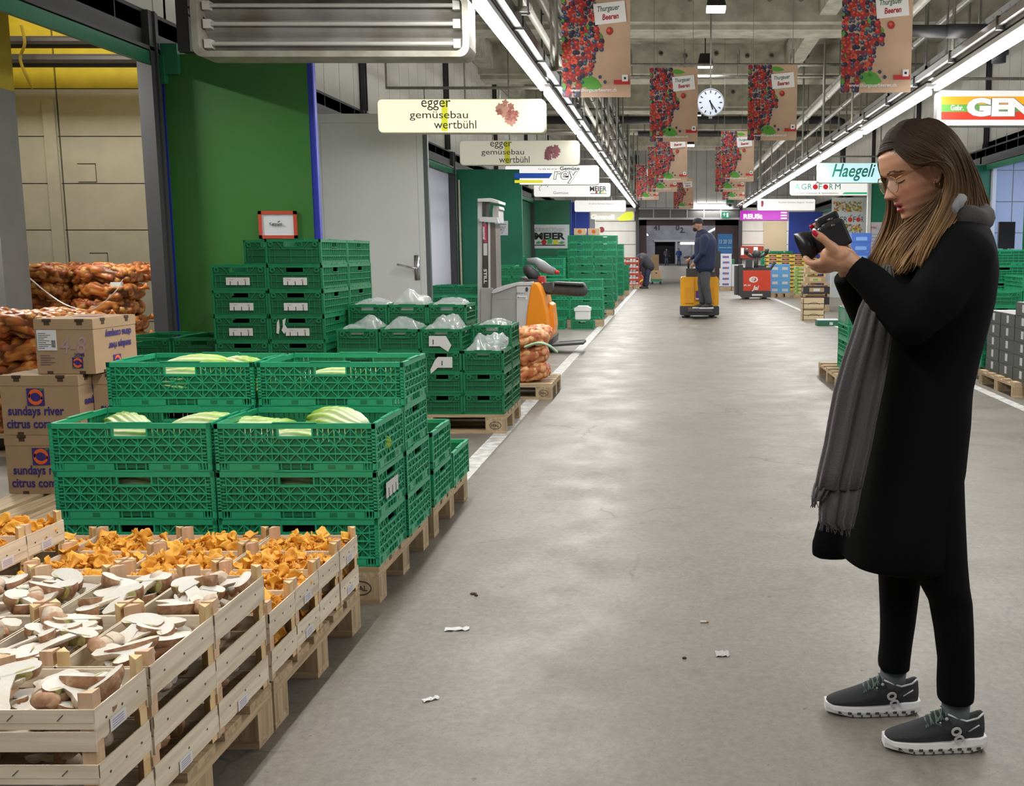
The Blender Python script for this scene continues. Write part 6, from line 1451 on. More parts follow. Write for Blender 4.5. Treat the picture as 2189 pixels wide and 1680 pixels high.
m=MB(); 
for i in range(14): m.ell((rc.uniform(-.16,.16),rc.uniform(-.25,.25),.155+rc.uniform(0,.02)),(.05,.04,.025),8,6)
m.obj('produce',M('pale_produce',(.62,.55,.5),.6,col2=(.45,.2,.2),vscale=25),t,True)
stack('E',2.16,10.1,PZ,3,'right of the vegetable box','green crates on the aisle pallet',adj='mid green')
# right edge: green crates and dark boxes
for j,yy in enumerate((9.75,10.95,12.2)):
    pallet(3.75,yy+.12,'wooden pallet, %s of the row under the crates at the right edge'%('nearest','second','third')[j],w=.8 if j else 1.2,d=1.1)
dm=MB(); dm.bx(-.15,.15,-.2,.2,0,.118,0); dm.bx(-.152,-.15,-.03,.03,.03,.10,1); dm.bx(-.03,.03,-.202,-.2,.03,.10,1); dm.bx(-.14,.14,-.19,.19,.118,.121,1)
DM=dm.mesh('dark_box',[M('dark_box_grey',(.055,.06,.058),.6),M('dark_box_card',(.5,.5,.52),.6)])
for c,(x,y,n) in enumerate(((3.36,10.2,5),(3.36,9.78,5),(3.68,9.5,7),(3.36,9.36,6))):
    for i in range(n):
        o=link('dark_box',DM,None,(x,y,PZ+i*.121)); o.rotation_euler=(0,0,rc.uniform(-.02,.02)); tag(o,'dark carton with white card, %s, %s pile at the right edge'%(lvl(i,n),('far','middle','rear','near')[c]),'carton','dark grey cartons at the right edge')
block('E',3.22,10.6,2,[5,6],'right edge behind the dark cartons','green crates at the right edge',pal=0)
block('D',3.35,11.3,2,[7,7],'right edge, wide column','green crates at the right edge',pal=0,pitch=.172)
block('E',3.9,12.0,2,[7,7],'right edge, farthest column','green crates at the right edge',pal=0)
block('E',3.5,13.1,2,[6,6],'back right beside the stall','green crates at the right edge')
# litter on the floor
for px,py,w,d,lab,rz in ((977,1346,.085,.03,'crumpled white paper scrap on the floor before the mushroom boxes',.1),(1544,1399,.045,.045,'square grey paper scrap lying on the floor near the photographer',.05),(921,1496,.05,.02,'small torn white scrap on the floor in the foreground',.6),(1506,1331,.03,.008,'cigarette end with an orange tip lying on the floor',0)):
    q=G(px,py); m=MB(); m.bx(-w/2,w/2,-d/2,d/2,0.001,.0035,0)
    if 'cigarette' in lab: m=MB(); m.tube([(-.015,0,.004),(.006,0,.004)],.0038,8,0); m.tube([(.006,0,.004),(.015,0,.004)],.0038,8,1)
    else:
        m=MB(); n=7; m.v=[(-w/2+w*i/n, -d/2+d*j/3+.004*sin(i*3+j), .002+.004*abs(sin(i*2.1+j*1.7))) for j in range(4) for i in range(n+1)]; m.f=[(j*8+i,j*8+i+1,(j+1)*8+i+1,(j+1)*8+i) for j in range(3) for i in range(n)]; m.m=[0]*len(m.f)
    o=m.obj('cigarette_end' if 'cigarette' in lab else 'paper_scrap',[M('scrap_white',(.6,.6,.6),.7) if 'grey' not in lab else M('scrap_grey',(.36,.35,.34),.8),M('filter_orange',(.55,.2,.05),.7)]); o.location=(q.x,q.y,0); o.rotation_euler=(0,0,rz); tag(o,lab,'litter')
for px,py,r in ((1012,1270,.014),(1018,1274,.008),(1463,1408,.008)):
    q=G(px,py); m=MB(); m.ell((0,0,.003),(r,r*.7,.004),8,6); o=m.obj('dirt_crumb',M('crumb',(.06,.03,.02),.9)); o.location=q; tag(o,'small dark brown crumb on the floor of the aisle','litter','dark crumbs on the floor')
# =============== PHOTOGRAPHER (foreground woman) ===============
skin=bpy.data.materials.new('skin'); skin.use_nodes=True; nt=skin.node_tree;N=nt.nodes;L=nt.links;b=N['Principled BSDF']; at=N.new('ShaderNodeAttribute'); at.attribute_name='Col'
L.new(at.outputs['Color'],b.inputs['Base Color']); b.inputs['Roughness'].default_value=.48; b.inputs['Subsurface Weight'].default_value=.12; b.inputs['Subsurface Radius'].default_value=(.012,.005,.003)
YW=2.72
th,ps=R(22),R(13)
f_=Vector((-cos(ps)*cos(th),-sin(ps)*cos(th),-sin(th))); l_=Vector((sin(ps),-cos(ps),0)); u_=f_.cross(l_)
HR=Matrix((f_,l_,u_)).transposed()      # local->world
eye=P(1918,385,2.672); HC0=eye-HR@Vector((.080,.031,0))
def HL(x,y,z): return HC0+HR@Vector((x,y,z))
def itp(tab,x):
    if x<=tab[0][0]: return tab[0][1]
    for (a,b_),(c,d) in zip(tab,tab[1:]):
        if x<=c: t=(x-a)/(c-a); t=t*t*(3-2*t); return b_+(d-b_)*t
    return tab[-1][1]
XF=[(-.118,.045),(-.110,.070),(-.100,.082),(-.085,.083),(-.07,.086),(-.055,.088),(-.03,.087),(-.01,.086),(.004,.084),(.018,.094),(.035,.096),(.06,.091),(.08,.078),(.098,.055),(.112,.028),(.12,.002)]
XB=[(-.118,-.01),(-.1,.012),(-.08,.035),(-.06,.062),(-.03,.083),(0,.094),(.04,.098),(.07,.088),(.095,.062),(.112,.03),(.12,.002)]
WD=[(-.118,.02),(-.110,.036),(-.095,.047),(-.075,.056),(-.05,.063),(-.02,.068),(.01,.071),(.04,.073),(.07,.066),(.095,.047),(.112,.022),(.12,.002)]
G2=lambda a,s: math.exp(-(a/s)**2)
def face_d(y,z):
    ay=abs(y); d=0
    if z<.012:
        q=(.012-z)/.046
        pr=.030*max(0,min(1,q))**1.15 if z>-.036 else .030*max(0,1-((-.036-z)/.012))**.7
        sg=.0065+.0055*max(0,min(1,q))
        if -.052<z: d+=pr*G2(y,sg)
        d+=.010*G2(ay-.012,.006)*G2(z+.038,.008)
    d-=.013*G2(ay-.030,.016)*G2(z-.002,.013)
    d+=.0085*G2(ay-.032,.013)*G2(z+.001,.009)
    d-=.002*G2(ay-.032,.013)*G2(z-.010,.003)
    d+=.005*G2(ay-.028,.02)*G2(z-.020,.006)
    d+=.004*G2(ay-.045,.016)*G2(z+.03,.016)
    d+=.0075*G2(y,.017)*G2(z+.0615,.0045)
    d-=.009*G2(y,.015)*G2(z+.069,.0030)
    d+=.0085*G2(y,.015)*G2(z+.0765,.0048)
    d-=.003*G2(y,.015)*G2(z+.087,.004)
    d+=.005*G2(y,.02)*G2(z+.103,.009)
    d-=.002*G2(y,.004)*G2(z+.053,.006)
    return d
def surf(y,z,o=0):
    w=itp(WD,z); q=min(.98,(abs(y)/w)**(1/.88)); c=math.sqrt(1-q*q); return HL(itp(XF,z)*c**.9+face_d(y,z)*c**.5+o,y,z)
def headmesh():
    m=MB(); nz=120; n=120; T=HR.to_4x4(); T.translation=HC0; vs=[]
    for i in range(nz+1):
        z=-.118+.238*i/nz; xf=itp(XF,z); xb=itp(XB,z); w=itp(WD,z)
        for j in range(n):
            a=2*pi*j/n; c=cos(a); s=sin(a)
            x=(xf if c>0 else xb)*math.copysign(abs(c)**.9,c); y=w*math.copysign(abs(s)**.88,s)
            if c>0: x+=face_d(y,z)*c**.5
            vs.append((x,y,z))
    m.add(vs,[(i*n+j,i*n+(j+1)%n,(i+1)*n+(j+1)%n,(i+1)*n+j) for i in range(nz) for j in range(n)]+[tuple(range(n-1,-1,-1)),tuple(nz*n+j for j in range(n))],0,T)
    return m
bd=headmesh()
# ear (camera side) and the other
for s in (1,-1):
    e0=lambda x,z,o=0: HL(.002+x,s*(.071+o),-.010+z)
    bd.tube([e0(.010,.018,.004),e0(.004,.030,.008),e0(-.010,.032,.012),e0(-.022,.020,.014),e0(-.024,.002,.012),e0(-.014,-.016,.008),e0(-.002,-.028,.004),e0(.006,-.024,.002)],[.004,.0045,.005,.005,.005,.005,.007,.005],10)
    bd.tube([e0(.008,.010,.002),e0(-.006,.016,.005),e0(-.014,.004,.006),e0(-.006,-.010,.004)],[.003,.004,.0045,.003],8)
    bd.ell(e0(-.006,0,-.002),(.016,.006,.024),12,8)
    bd.ell(e0(-.001,-.024,.004),(.008,.004,.008),10,8)
# neck and hidden body
capsule(bd,HL(-.02,0,-.06),P(2030,482,2.73),.054,.058,20)
capsule(bd,P(2030,482,2.73),P(2020,560,2.73),.058,.09,16)
for yy in (2.62,2.83): capsule(bd,P(2035,545,yy),P(2025,575,yy),.035,.05,12)
capsule(bd,P(2020,560,2.73),P(1985,760,2.73),.09,.085,16); capsule(bd,P(1985,760,2.73),P(1965,960,2.73),.085,.09,16)
capsule(bd,P(1975,960,2.68),P(2035,1330,2.63),.07,.04,12); capsule(bd,P(2035,1330,2.63),P(2042,1540,2.62),.036,.022,12); capsule(bd,P(2042,1540,2.62),P(1975,1575,2.615),.02,.018,10)
capsule(bd,P(1955,960,2.78),P(1920,1330,2.83),.07,.038,12); capsule(bd,P(1920,1330,2.83),P(1908,1460,2.84),.034,.022,12); capsule(bd,P(1908,1460,2.84),P(1840,1488,2.84),.02,.018,10)
# arms
capsule(bd,P(2045,560,2.60),P(1945,690,2.525),.042,.034,12); capsule(bd,P(1945,690,2.525),P(1826,566,2.605),.034,.024,12)
capsule(bd,P(2040,545,2.86),P(1868,690,2.86),.045,.036,12); capsule(bd,P(1868,690,2.86),P(1808,575,2.80),.034,.024,12)
# left hand (near): wrist, palm, thumb on the camera, fingers curled beneath the lens
def finger(pts,rs): bd.tube(spline(pts,18),[lerp(rs[0],rs[1],i/18)*(1+.10*sin(i*pi/6)) for i in range(19)],12); bd.ell(spline(pts,18)[-1],rs[1]*1.0,10,8)
capsule(bd,P(1826,566,2.605),P(1806,556,2.605),.025,.027,14)
capsule(bd,P(1808,555,2.61),P(1775,548,2.62),.030,.026,16); capsule(bd,P(1812,560,2.625),P(1775,560,2.645),.026,.024,16); capsule(bd,P(1800,545,2.60),P(1778,536,2.60),.024,.016,14)
finger([P(1790,540,2.595),P(1774,524,2.59),P(1759,510,2.588),P(1743,500,2.592)],(.0145,.0088))
finger([P(1775,556,2.62),P(1752,561,2.625),P(1733,562,2.635),P(1722,552,2.65)],(.0115,.0078))
finger([P(1775,562,2.64),P(1754,571,2.65),P(1740,571,2.665),P(1733,560,2.68)],(.0115,.008))
finger([P(1780,568,2.66),P(1760,577,2.67),P(1747,575,2.685),P(1742,563,2.70)],(.011,.0075))
finger([P(1786,570,2.68),P(1768,577,2.695),P(1757,572,2.71),P(1754,562,2.72)],(.010,.0068))
# right hand (far): grip side with shutter finger over the top
capsule(bd,P(1808,572,2.80),P(1800,540,2.775),.025,.027,14); capsule(bd,P(1802,542,2.77),P(1790,512,2.765),.028,.022,14)
finger([P(1788,508,2.77),P(1768,490,2.775),P(1750,482,2.77),P(1737,487,2.755)],(.011,.0085))
for k,(dy,dx) in enumerate(((0,0),(14,6),(27,12))): finger([P(1790+dx,512+dy,2.785),P(1768+dx,508+dy,2.80),P(1750+dx,510+dy,2.79),P(1746+dx,516+dy,2.765)],(.0105,.0085))
finger([P(1800,535,2.755),P(1806,520,2.72),P(1806,512,2.69),P(1800,508,2.67)],(.012,.009))
woman=remesh('photographer',bd,.0030,skin,None,3,.4)
tag(woman,'woman in long black coat with long brown and blond hair looking at a camera','person')
me=woman.data; nv=len(me.vertices); co=np.empty(nv*3); me.vertices.foreach_get('co',co); co=co.reshape(-1,3)
R_np=np.array(HR); loc=(co-np.array(HC0))@R_np
x,y,z=loc[:,0],loc[:,1],loc[:,2]; ay=np.abs(y)
base=np.array((.52,.27,.16)); colr=np.tile(base,(nv,1))
def blend(c,w):
    global colr
    w=np.clip(w,0,1)[:,None]; colr=colr*(1-w)+np.array(c)*w
front=(x>.03)
g=lambda a,s: np.exp(-(a/s)**2)
blend((.62,.22,.15),.45*g(ay-.045,.022)*g(z+.035,.02)*front); blend((.60,.22,.16),.5*g(y,.014)*g(z+.04,.010)*front*(x>.08))
lip=((np.abs(z+.0615)<.0052*(1-(ay/.026)**2))|(np.abs(z+.0765)<.0065*(1-(ay/.024)**2)))&(x>.06); blend((.48,.06,.075),lip*.9)
mouth=(np.abs(z+.069)<.0035*(1-(ay/.021)**2))&(x>.06); blend((.10,.02,.02),mouth*1.0)
blend((.42,.2,.14),.5*g(ay-.031,.014)*g(z-.009,.004)*front)
blend((.62,.25,.17),.5*((ay>.066)&(np.abs(x-.002)<.03)&(np.abs(z+.01)<.04)))
# hair-covered scalp
hl=.062-np.clip((.07-x),0,1)*.15
blend((.05,.028,.018),((x<.035+(z-.03)*.9)&(z>.02))|((x<-.035)&(z>-.06))|((z>.082)))
nose=(ay<.006)&0
ca=me.color_attributes.new('Col','FLOAT_COLOR','POINT'); ca.data.foreach_set('color',np.c_[colr,np.ones(nv)].astype('f4').ravel())
def part(mb,name,mats,smooth=False,label=None,parent=None):
    o=mb.obj(name,mats,parent or woman,smooth)
    if label: o['label']=label
    return o
m=MB(); rb=random.Random(8)
for sg in (1,-1):
    for i in range(22):
        y0=.014+.036*i/22; zz=.0195+.006*sin(pi*min(1,(y0-.014)/.030))-.10*max(0,y0-.036)+rb.uniform(-.0015,.0015)
        m.tube([surf(sg*y0,zz,-.0005),surf(sg*(y0+.004),zz+.0012,.0004),surf(sg*(y0+.008),zz+.0005,-.0003)],[.0006,.0008,.0004],5)
part(m,'eyebrows',M('brow_brown',(.10,.05,.028),.8),True)
m=MB()
for sg in (1,-1):
    pts=[surf(sg*(.018+.029*i/12),-.0045-.0035*sin(pi*i/12),.0006) for i in range(13)]; m.tube(pts,[.0005+.0009*sin(pi*(i+.6)/13.5) for i in range(13)],6)
    for i in range(9): p=surf(sg*(.022+.025*i/8),-.0065-.002*sin(pi*i/8),.0006); m.tube([p,p+HR@Vector((.004,sg*.0012,-.0028)),p+HR@Vector((.0075,sg*.002,-.0028))],[.0004,.0003,.0001],4)
part(m,'eyelashes',M('lash_dark',(.02,.012,.01),.7),True)
# nails
nail=M('nail_red',(.52,.008,.05),.2); m=MB()
q=P(1743,499,2.5825); m.ell(q,(.0105,.0028,.0062),12,8,rot=Euler((0,R(42),0)))
m.ell(P(1735,484,2.747),(.0065,.0035,.006),10,8); part(m,'nail',nail,True,'red painted nails')
# ---------- hair ----------
hairm=bpy.data.materials.new('hair'); hairm.use_nodes=True; nt=hairm.node_tree;N=nt.nodes;L=nt.links;b=N['Principled BSDF']; at=N.new('ShaderNodeAttribute'); at.attribute_name='Col'; L.new(at.outputs['Color'],b.inputs['Base Color']); b.inputs['Roughness'].default_value=.55; b.inputs['Specular IOR Level'].default_value=.12
near=[[(1911,317,2.662),(1924,330,2.636),(1944,346,2.618),(1970,353,2.606),(1998,346,2.602),(2023,358,2.606),(2026,398,2.612),(2008,452,2.60),(1968,525,2.575),(1952,572,2.565)],
[(1925,300,2.675),(1945,308,2.640),(1975,324,2.612),(2004,334,2.603),(2031,362,2.608),(2034,408,2.614),(2014,455,2.60),(1985,505,2.58),(1968,545,2.57),(1960,578,2.565)],
[(1942,283,2.690),(1965,288,2.650),(1995,302,2.622),(2022,328,2.616),(2040,368,2.624),(2042,415,2.628),(2028,458,2.61),(2000,505,2.585),(1984,540,2.575),(1974,566,2.57)],
[(1958,268,2.705),(1985,272,2.665),(2015,292,2.637),(2040,330,2.633),(2056,378,2.645),(2060,420,2.65),(2050,452,2.64),(2030,485,2.605),(2008,520,2.585),(1992,545,2.58)],
[(1972,259,2.720),(2000,264,2.700),(2030,288,2.68),(2058,330,2.675),(2078,378,2.685),(2088,415,2.69),(2094,440,2.69),(2090,455,2.68),(2080,468,2.66),(2070,478,2.65)],
[(1985,256,2.745),(2010,264,2.745),(2040,292,2.75),(2066,335,2.755),(2086,380,2.76),(2098,412,2.765),(2106,436,2.77),(2108,450,2.77),(2108,460,2.76),(2104,468,2.75)]]
far=[[(1911,319,2.662),(1898,329,2.69),(1887,340,2.735),(1885,354,2.775),(1896,390,2.80),(1902,430,2.80),(1898,465,2.795),(1884,505,2.78),(1864,540,2.765),(1850,556,2.76)],
[(1942,283,2.69),(1918,293,2.74),(1902,318,2.785),(1902,360,2.81),(1908,400,2.815),(1912,440,2.81),(1908,478,2.795),(1892,515,2.775),(1872,552,2.755),(1862,580,2.75)],
[(1972,259,2.72),(1945,275,2.77),(1925,310,2.81),(1924,360,2.82),(1928,410,2.82),(1930,450,2.81),(1924,488,2.78),(1908,525,2.74),(1893,560,2.72),(1884,592,2.71)],
[(1985,256,2.745),(1975,285,2.81),(1962,330,2.83),(1958,380,2.825),(1956,420,2.81),(1952,455,2.77),(1942,490,2.71),(1928,525,2.68),(1914,560,2.67),(1905,585,2.665)]]
fnt=[[(2010,408,2.622),(1998,428,2.622),(1978,448,2.64),(1952,470,2.655),(1930,492,2.668),(1912,520,2.672),(1898,548,2.675),(1888,572,2.68)],
[(2010,405,2.618),(2002,440,2.61),(1984,470,2.612),(1962,500,2.62),(1942,530,2.625),(1930,552,2.63),(1922,570,2.635),(1916,580,2.64)],
[(2014,412,2.614),(2006,450,2.602),(1990,490,2.59),(1972,520,2.585),(1956,548,2.582),(1946,562,2.582),(1938,574,2.585),(1934,578,2.588)]]
rh=random.Random(21)
HRi=HR.transposed()
def pushout(p,ex=0):
    q=HRi@(p-HC0)
    if q.z>-.03 and q.x<.095:
        e=math.sqrt((q.x/.103)**2+(q.y/.0795)**2+(max(q.z,0)/.1265)**2)
        k=1.0+ex*8
        if e<k and e>.3: return HC0+HR@(q*(k/e))
    return p
def hcol(t,k,tip=1.0):
    a=(.022,.013,.009); b_=(.085,.048,.024); c=(.36,.205,.085); d=(.47,.29,.13)
    if t<.4: q=[lerp(a[i],b_[i]*.6,t/.4) for i in range(3)]
    elif t<.62: q=[lerp(b_[i]*.6,b_[i]*1.35,(t-.4)/.22) for i in range(3)]
    else: q=[lerp(b_[i]*1.35,(c if k<.6 else d)[i],(t-.62)/.38) for i in range(3)]
    f=.75+.5*k; return (q[0]*f,q[1]*f,q[2]*f,1)
hm=MB(); hm.c=[]
def hairset(G_,N_,t0=0,jit=.0045,r=.0032,tscale=1,sheet=True,seg=22):
    C=[[Vector(P(*p)) for p in g_] for g_ in G_]; n=len(C)
    L_=min(len(c) for c in C)
    def at_(s,jj=None):
        k=min(int(s*(n-1)),n-2); u=s*(n-1)-k; u2=u
        return [C[k][i].lerp(C[k+1][i],u2) for i in range(L_)]
    if sheet:
        ns=26; k0=len(hm.v); rows=[[pushout(p) for p in spline(at_(i/ns),seg)] for i in range(ns+1)]
        for i,rw in enumerate(rows):
            for j,p in enumerate(rw): hm.v.append(tuple(p)); hm.c.append(hcol(t0+(1-t0)*j/seg*tscale,.25+.3*rh.random()))
        for i in range(ns):
            for j in range(seg-1): a=k0+i*(seg+1)+j; hm.f.append((a,a+1,a+seg+2,a+seg+1)); hm.m.append(0)
    for q in range(N_):
        s=rh.random(); base_=at_(s); ctr=HC0
        ph=rh.uniform(0,6); am=rh.uniform(.001,.004); off=Vector((rh.gauss(0,1),rh.gauss(0,1),rh.gauss(0,.6)))*jit
        pts=spline(base_,seg); tl=rh.uniform(.86,1.0); nn=int(seg*tl)
        pts=[p+off*(.25+1.1*(i/seg))+ (p-ctr).normalized()*(.0015+.0025*abs(sin(i*.4+ph))) + Vector((sin(i*.55+ph)*am,0,cos(i*.5+ph)*am))*(i/seg) for i,p in enumerate(pts[:nn+1])]; pts=[pushout(p,.0045) for p in pts]
        rr=[r*(.55+.6*sin(pi*min(1,(i+1)/(nn+1))))*(1 if i<nn-3 else (nn-i+.6)/4) for i in range(nn+1)]
        k0=len(hm.v); hm.tube(pts,rr,5,cap=False); kk=rh.random()
        for i in range(nn+1): c=hcol(t0+(1-t0)*i/seg*tscale,kk); hm.c+= [c]*5
hairset(near,900,r=.0020); hairset(far,520,r=.0020); hairset(fnt,380,t0=.45,r=.0018,jit=.007)
hairset([near[4][3:]+[(2062,492,2.64)],[(2078,372,2.66),(2088,400,2.64),(2080,430,2.615),(2050,465,2.59),(2015,512,2.575)],],5,t0=.6,jit=.003,r=.0016,sheet=False) if False else None
hair=part(hm,'hair',hairm,True,'long straight hair, dark brown at the crown turning blond at the ends')
# ---------- glasses, earring ----------
gold=M('gold_wire',(.45,.22,.06),.3,.8); m=MB()
def gl(y,z,x=.103): return HL(x-abs(y)*.18,y,z)
for s in (1,-1):
    c=s*.032; pts=[gl(c+.0235*cos(a)*(1 if 1 else 0),-.006+.021*sin(a)) for a in [2*pi*i/28 for i in range(29)]]; m.tube(pts,.00095,6,cap=False)
    m.tube([gl(s*.055,.006),HL(.082,s*.066,.010),HL(.03,s*.074,.010),HL(-.012,s*.077,.012),HL(-.03,s*.074,-.004)],.0013,6)
m.tube([gl(-.009,.0,.108),HL(.113,0,.003),gl(.009,.0,.108)],.0009,6)
part(m,'glasses',gold,True,'thin gold rimmed glasses')
m=MB()
for s in (1,-1):
    c=s*.032; pts=[gl(c+.0228*cos(a),-.006+.0203*sin(a)) for a in [2*pi*i/28 for i in range(28)]]; m.add(pts,[tuple(range(28))])
part(m,'spectacle_lens',M('lens_clear',(.9,.9,.92),.03,alpha=.10))
m=MB(); c=HL(.004,.078,-.042); m.tube([c+HR@Vector((.008*cos(a),0,.008*sin(a)-.0)) for a in [2*pi*i/16 for i in range(17)]],.0013,6,cap=False); m.ell(HL(.002,.079,-.028),.0022,8,6); part(m,'earring',M('gold_earring',(.7,.45,.15),.25,.9),True,'small gold hoop earring')
# ---------- coat ----------
coatm=M('coat_black',(.0024,.0024,.0030),.85,spec=.10,bump=.3,bscale=6); pantm=M('trouser_black',(.0022,.0022,.0028),.85,spec=.1,bump=.3,bscale=8)
def ring(y,xl,xr,Y,ry,n=40,ex=1.0,rip=0,rk=9,ph=0):
    a=P(xl,y,Y); b_=P(xr,y,Y); cx=(a.x+b_.x)/2; rx=(b_.x-a.x)/2; out=[]
    for j in range(n):
        t=2*pi*j/n; q=1+rip*sin(rk*t+ph)
        out.append(Vector((cx+rx*q*math.copysign(abs(cos(t))**ex,cos(t)),Y+ry*q*math.copysign(abs(sin(t))**ex,sin(t)),a.z)))
    return out
cm_=MB()
rows=[(458,2004,2074,2.72,.062),(470,1992,2092,2.72,.10),(486,1968,2106,2.72,.15),(508,1945,2114,2.72,.18),(535,1928,2121,2.72,.195),(580,1905,2126,2.72,.20),(640,1890,2120,2.72,.19),(700,1882,2106,2.72,.175),(760,1876,2090,2.72,.165),(830,1868,2074,2.72,.165),(900,1858,2070,2.72,.17),(1000,1842,2059,2.72,.175),(1064,1830,2046,2.72,.18),(1120,1815,2050,2.72,.185),(1165,1806,2056,2.72,.185),(1190,1802,2060,2.72,.18),(1198,1808,2056,2.72,.17)]
cm_.loft([ring(y,a,b_,Y,ry,rip=.012 if y>850 else 0,rk=7) for y,a,b_,Y,ry in rows])
capsule(cm_,P(2058,548,2.60),P(2000,632,2.545),.082,.070,20); capsule(cm_,P(2000,632,2.545),P(1948,688,2.525),.070,.060,20)
capsule(cm_,P(1948,688,2.525),P(1890,630,2.565),.060,.050,20); cm_.tube([P(1895,636,2.56),P(1862,600,2.585),P(1826,571,2.607)],[.050,.044,.037],20)
capsule(cm_,P(2040,548,2.85),P(1960,630,2.88),.08,.068,18); capsule(cm_,P(1960,630,2.88),P(1872,700,2.865),.068,.056,18); cm_.tube([P(1872,700,2.865),P(1838,640,2.835),P(1806,584,2.803)],[.056,.048,.038],18)
cm_.loft([ring(y,a,b_,2.80,ry,24) for y,a,b_,ry in ((860,1850,1890,.03),(960,1815,1880,.035),(1050,1775,1870,.035),(1110,1749,1860,.035),(1160,1735,1850,.04),(1186,1735,1830,.035),(1192,1745,1815,.028))])
coat=remesh('coat',cm_,.008,coatm,woman,8,.5)
# buttons / seam
m=MB(); 
for i in range(22): pass
cl_=MB()
cc=P(2046,462,2.72); pts=[cc+Vector((.060*cos(a)+.004*sin(3*a),.085*sin(a),.006*sin(a*2)+.010*cos(a)-.012)) for a in [2*pi*i/30 for i in range(31)]]
cl_.tube(pts,[.034+.004*sin(i*.9) for i in range(31)],12,cap=False); part(cl_,'collar',M('collar_dark',(.035,.030,.03),.9,bump=.15,bscale=150),True,'soft dark grey collar')
m=MB(); pts=[P(2018,470,2.625),P(2030,452,2.62),P(2040,438,2.625),P(2052,430,2.645),P(2060,436,2.67)]; m.tube(spline(pts,14),[.015+.011*sin(pi*i/14)+.002*sin(i*1.7) for i in range(15)],12,flat=.7); part(m,'hood_lining',M('hood_grey',(.24,.24,.25),.9,bump=.08,bscale=300),True,'light grey lining')
# ---------- scarf ----------
sm_=M('scarf_grey',(.062,.056,.058),.95,bump=.35,bscale=260,sheen=.3); m=MB()
rows=[(566,1888,1904,2.62,.012),(585,1872,1910,2.605,.03),(610,1860,1912,2.597,.036),(660,1836,1912,2.588,.042),(720,1817,1906,2.585,.045),(766,1801,1899,2.588,.045),(836,1781,1886,2.592,.045),(900,1769,1872,2.60,.045),(948,1761,1863,2.60,.045),(1000,1749,1851,2.60,.045),(1040,1741,1842,2.60,.043)]
def sring(y,a,b_,Y,ry,n=72):
    A=P(a,y,Y);B=P(b_,y,Y);cx=(A.x+B.x)/2;rx=(B.x-A.x)/2;out=[]
    for j in range(n):
        t=2*pi*j/n; k=.0055*sin(11*t+y*.004)+.003*sin(17*t+1)
        out.append(Vector((cx+(rx)*cos(t)+k*cos(t)*.3,Y+(ry+k)*sin(t),A.z)))
    return out
m.loft([sring(*r_) for r_ in rows])
m.loft([sring(y,a,b_,Y,ry,48) for y,a,b_,Y,ry in ((1036,1741,1790,2.605,.035),(1066,1735,1768,2.605,.028))]); m.loft([sring(y,a,b_,Y,ry,48) for y,a,b_,Y,ry in ((1036,1756,1842,2.60,.036),(1090,1750,1832,2.60,.034),(1112,1750,1826,2.60,.03),(1128,1772,1822,2.60,.022))])
for i in range(30):
    x0=1736+i*1.1 if i<10 else 1752+(i-10)*3.5; y0=1064 if i<10 else 1112+ (i-10)*.8; q=P(x0,y0,2.585); m.tube([q,q+Vector((rh.uniform(-.004,.004),0,-.012)),q+Vector((rh.uniform(-.007,.007),0,-.026))],[.0018,.0014,.0008],4)
part(m,'scarf',sm_,True,'long grey scarf with frayed ends')
# ---------- trousers ----------
m=MB()
m.loft([ring(y,a,b_,Y,ry,28) for y,a,b_,Y,ry in ((1000,1870,1985,2.79,.085),(1120,1876,1985,2.80,.085),(1200,1877,1975,2.82,.08),(1244,1879,1966,2.83,.074),(1290,1881,1961,2.835,.066),(1330,1882,1956,2.84,.062),(1375,1881,1949,2.84,.058),(1410,1877,1945,2.84,.056),(1428,1878,1944,2.84,.054))])
m.loft([ring(y,a,b_,Y,ry,28) for y,a,b_,Y,ry in ((1000,1930,2058,2.66,.09),(1120,1945,2062,2.65,.09),(1200,1958,2066,2.64,.085),(1252,1968,2071,2.63,.078),(1285,1986,2077,2.63,.07),(1345,1997,2080,2.62,.064),(1410,2005,2081,2.62,.060),(1460,2003,2082,2.62,.058),(1496,2004,2081,2.62,.056))])
remesh('trousers',m,.007,pantm,woman,3,.4)
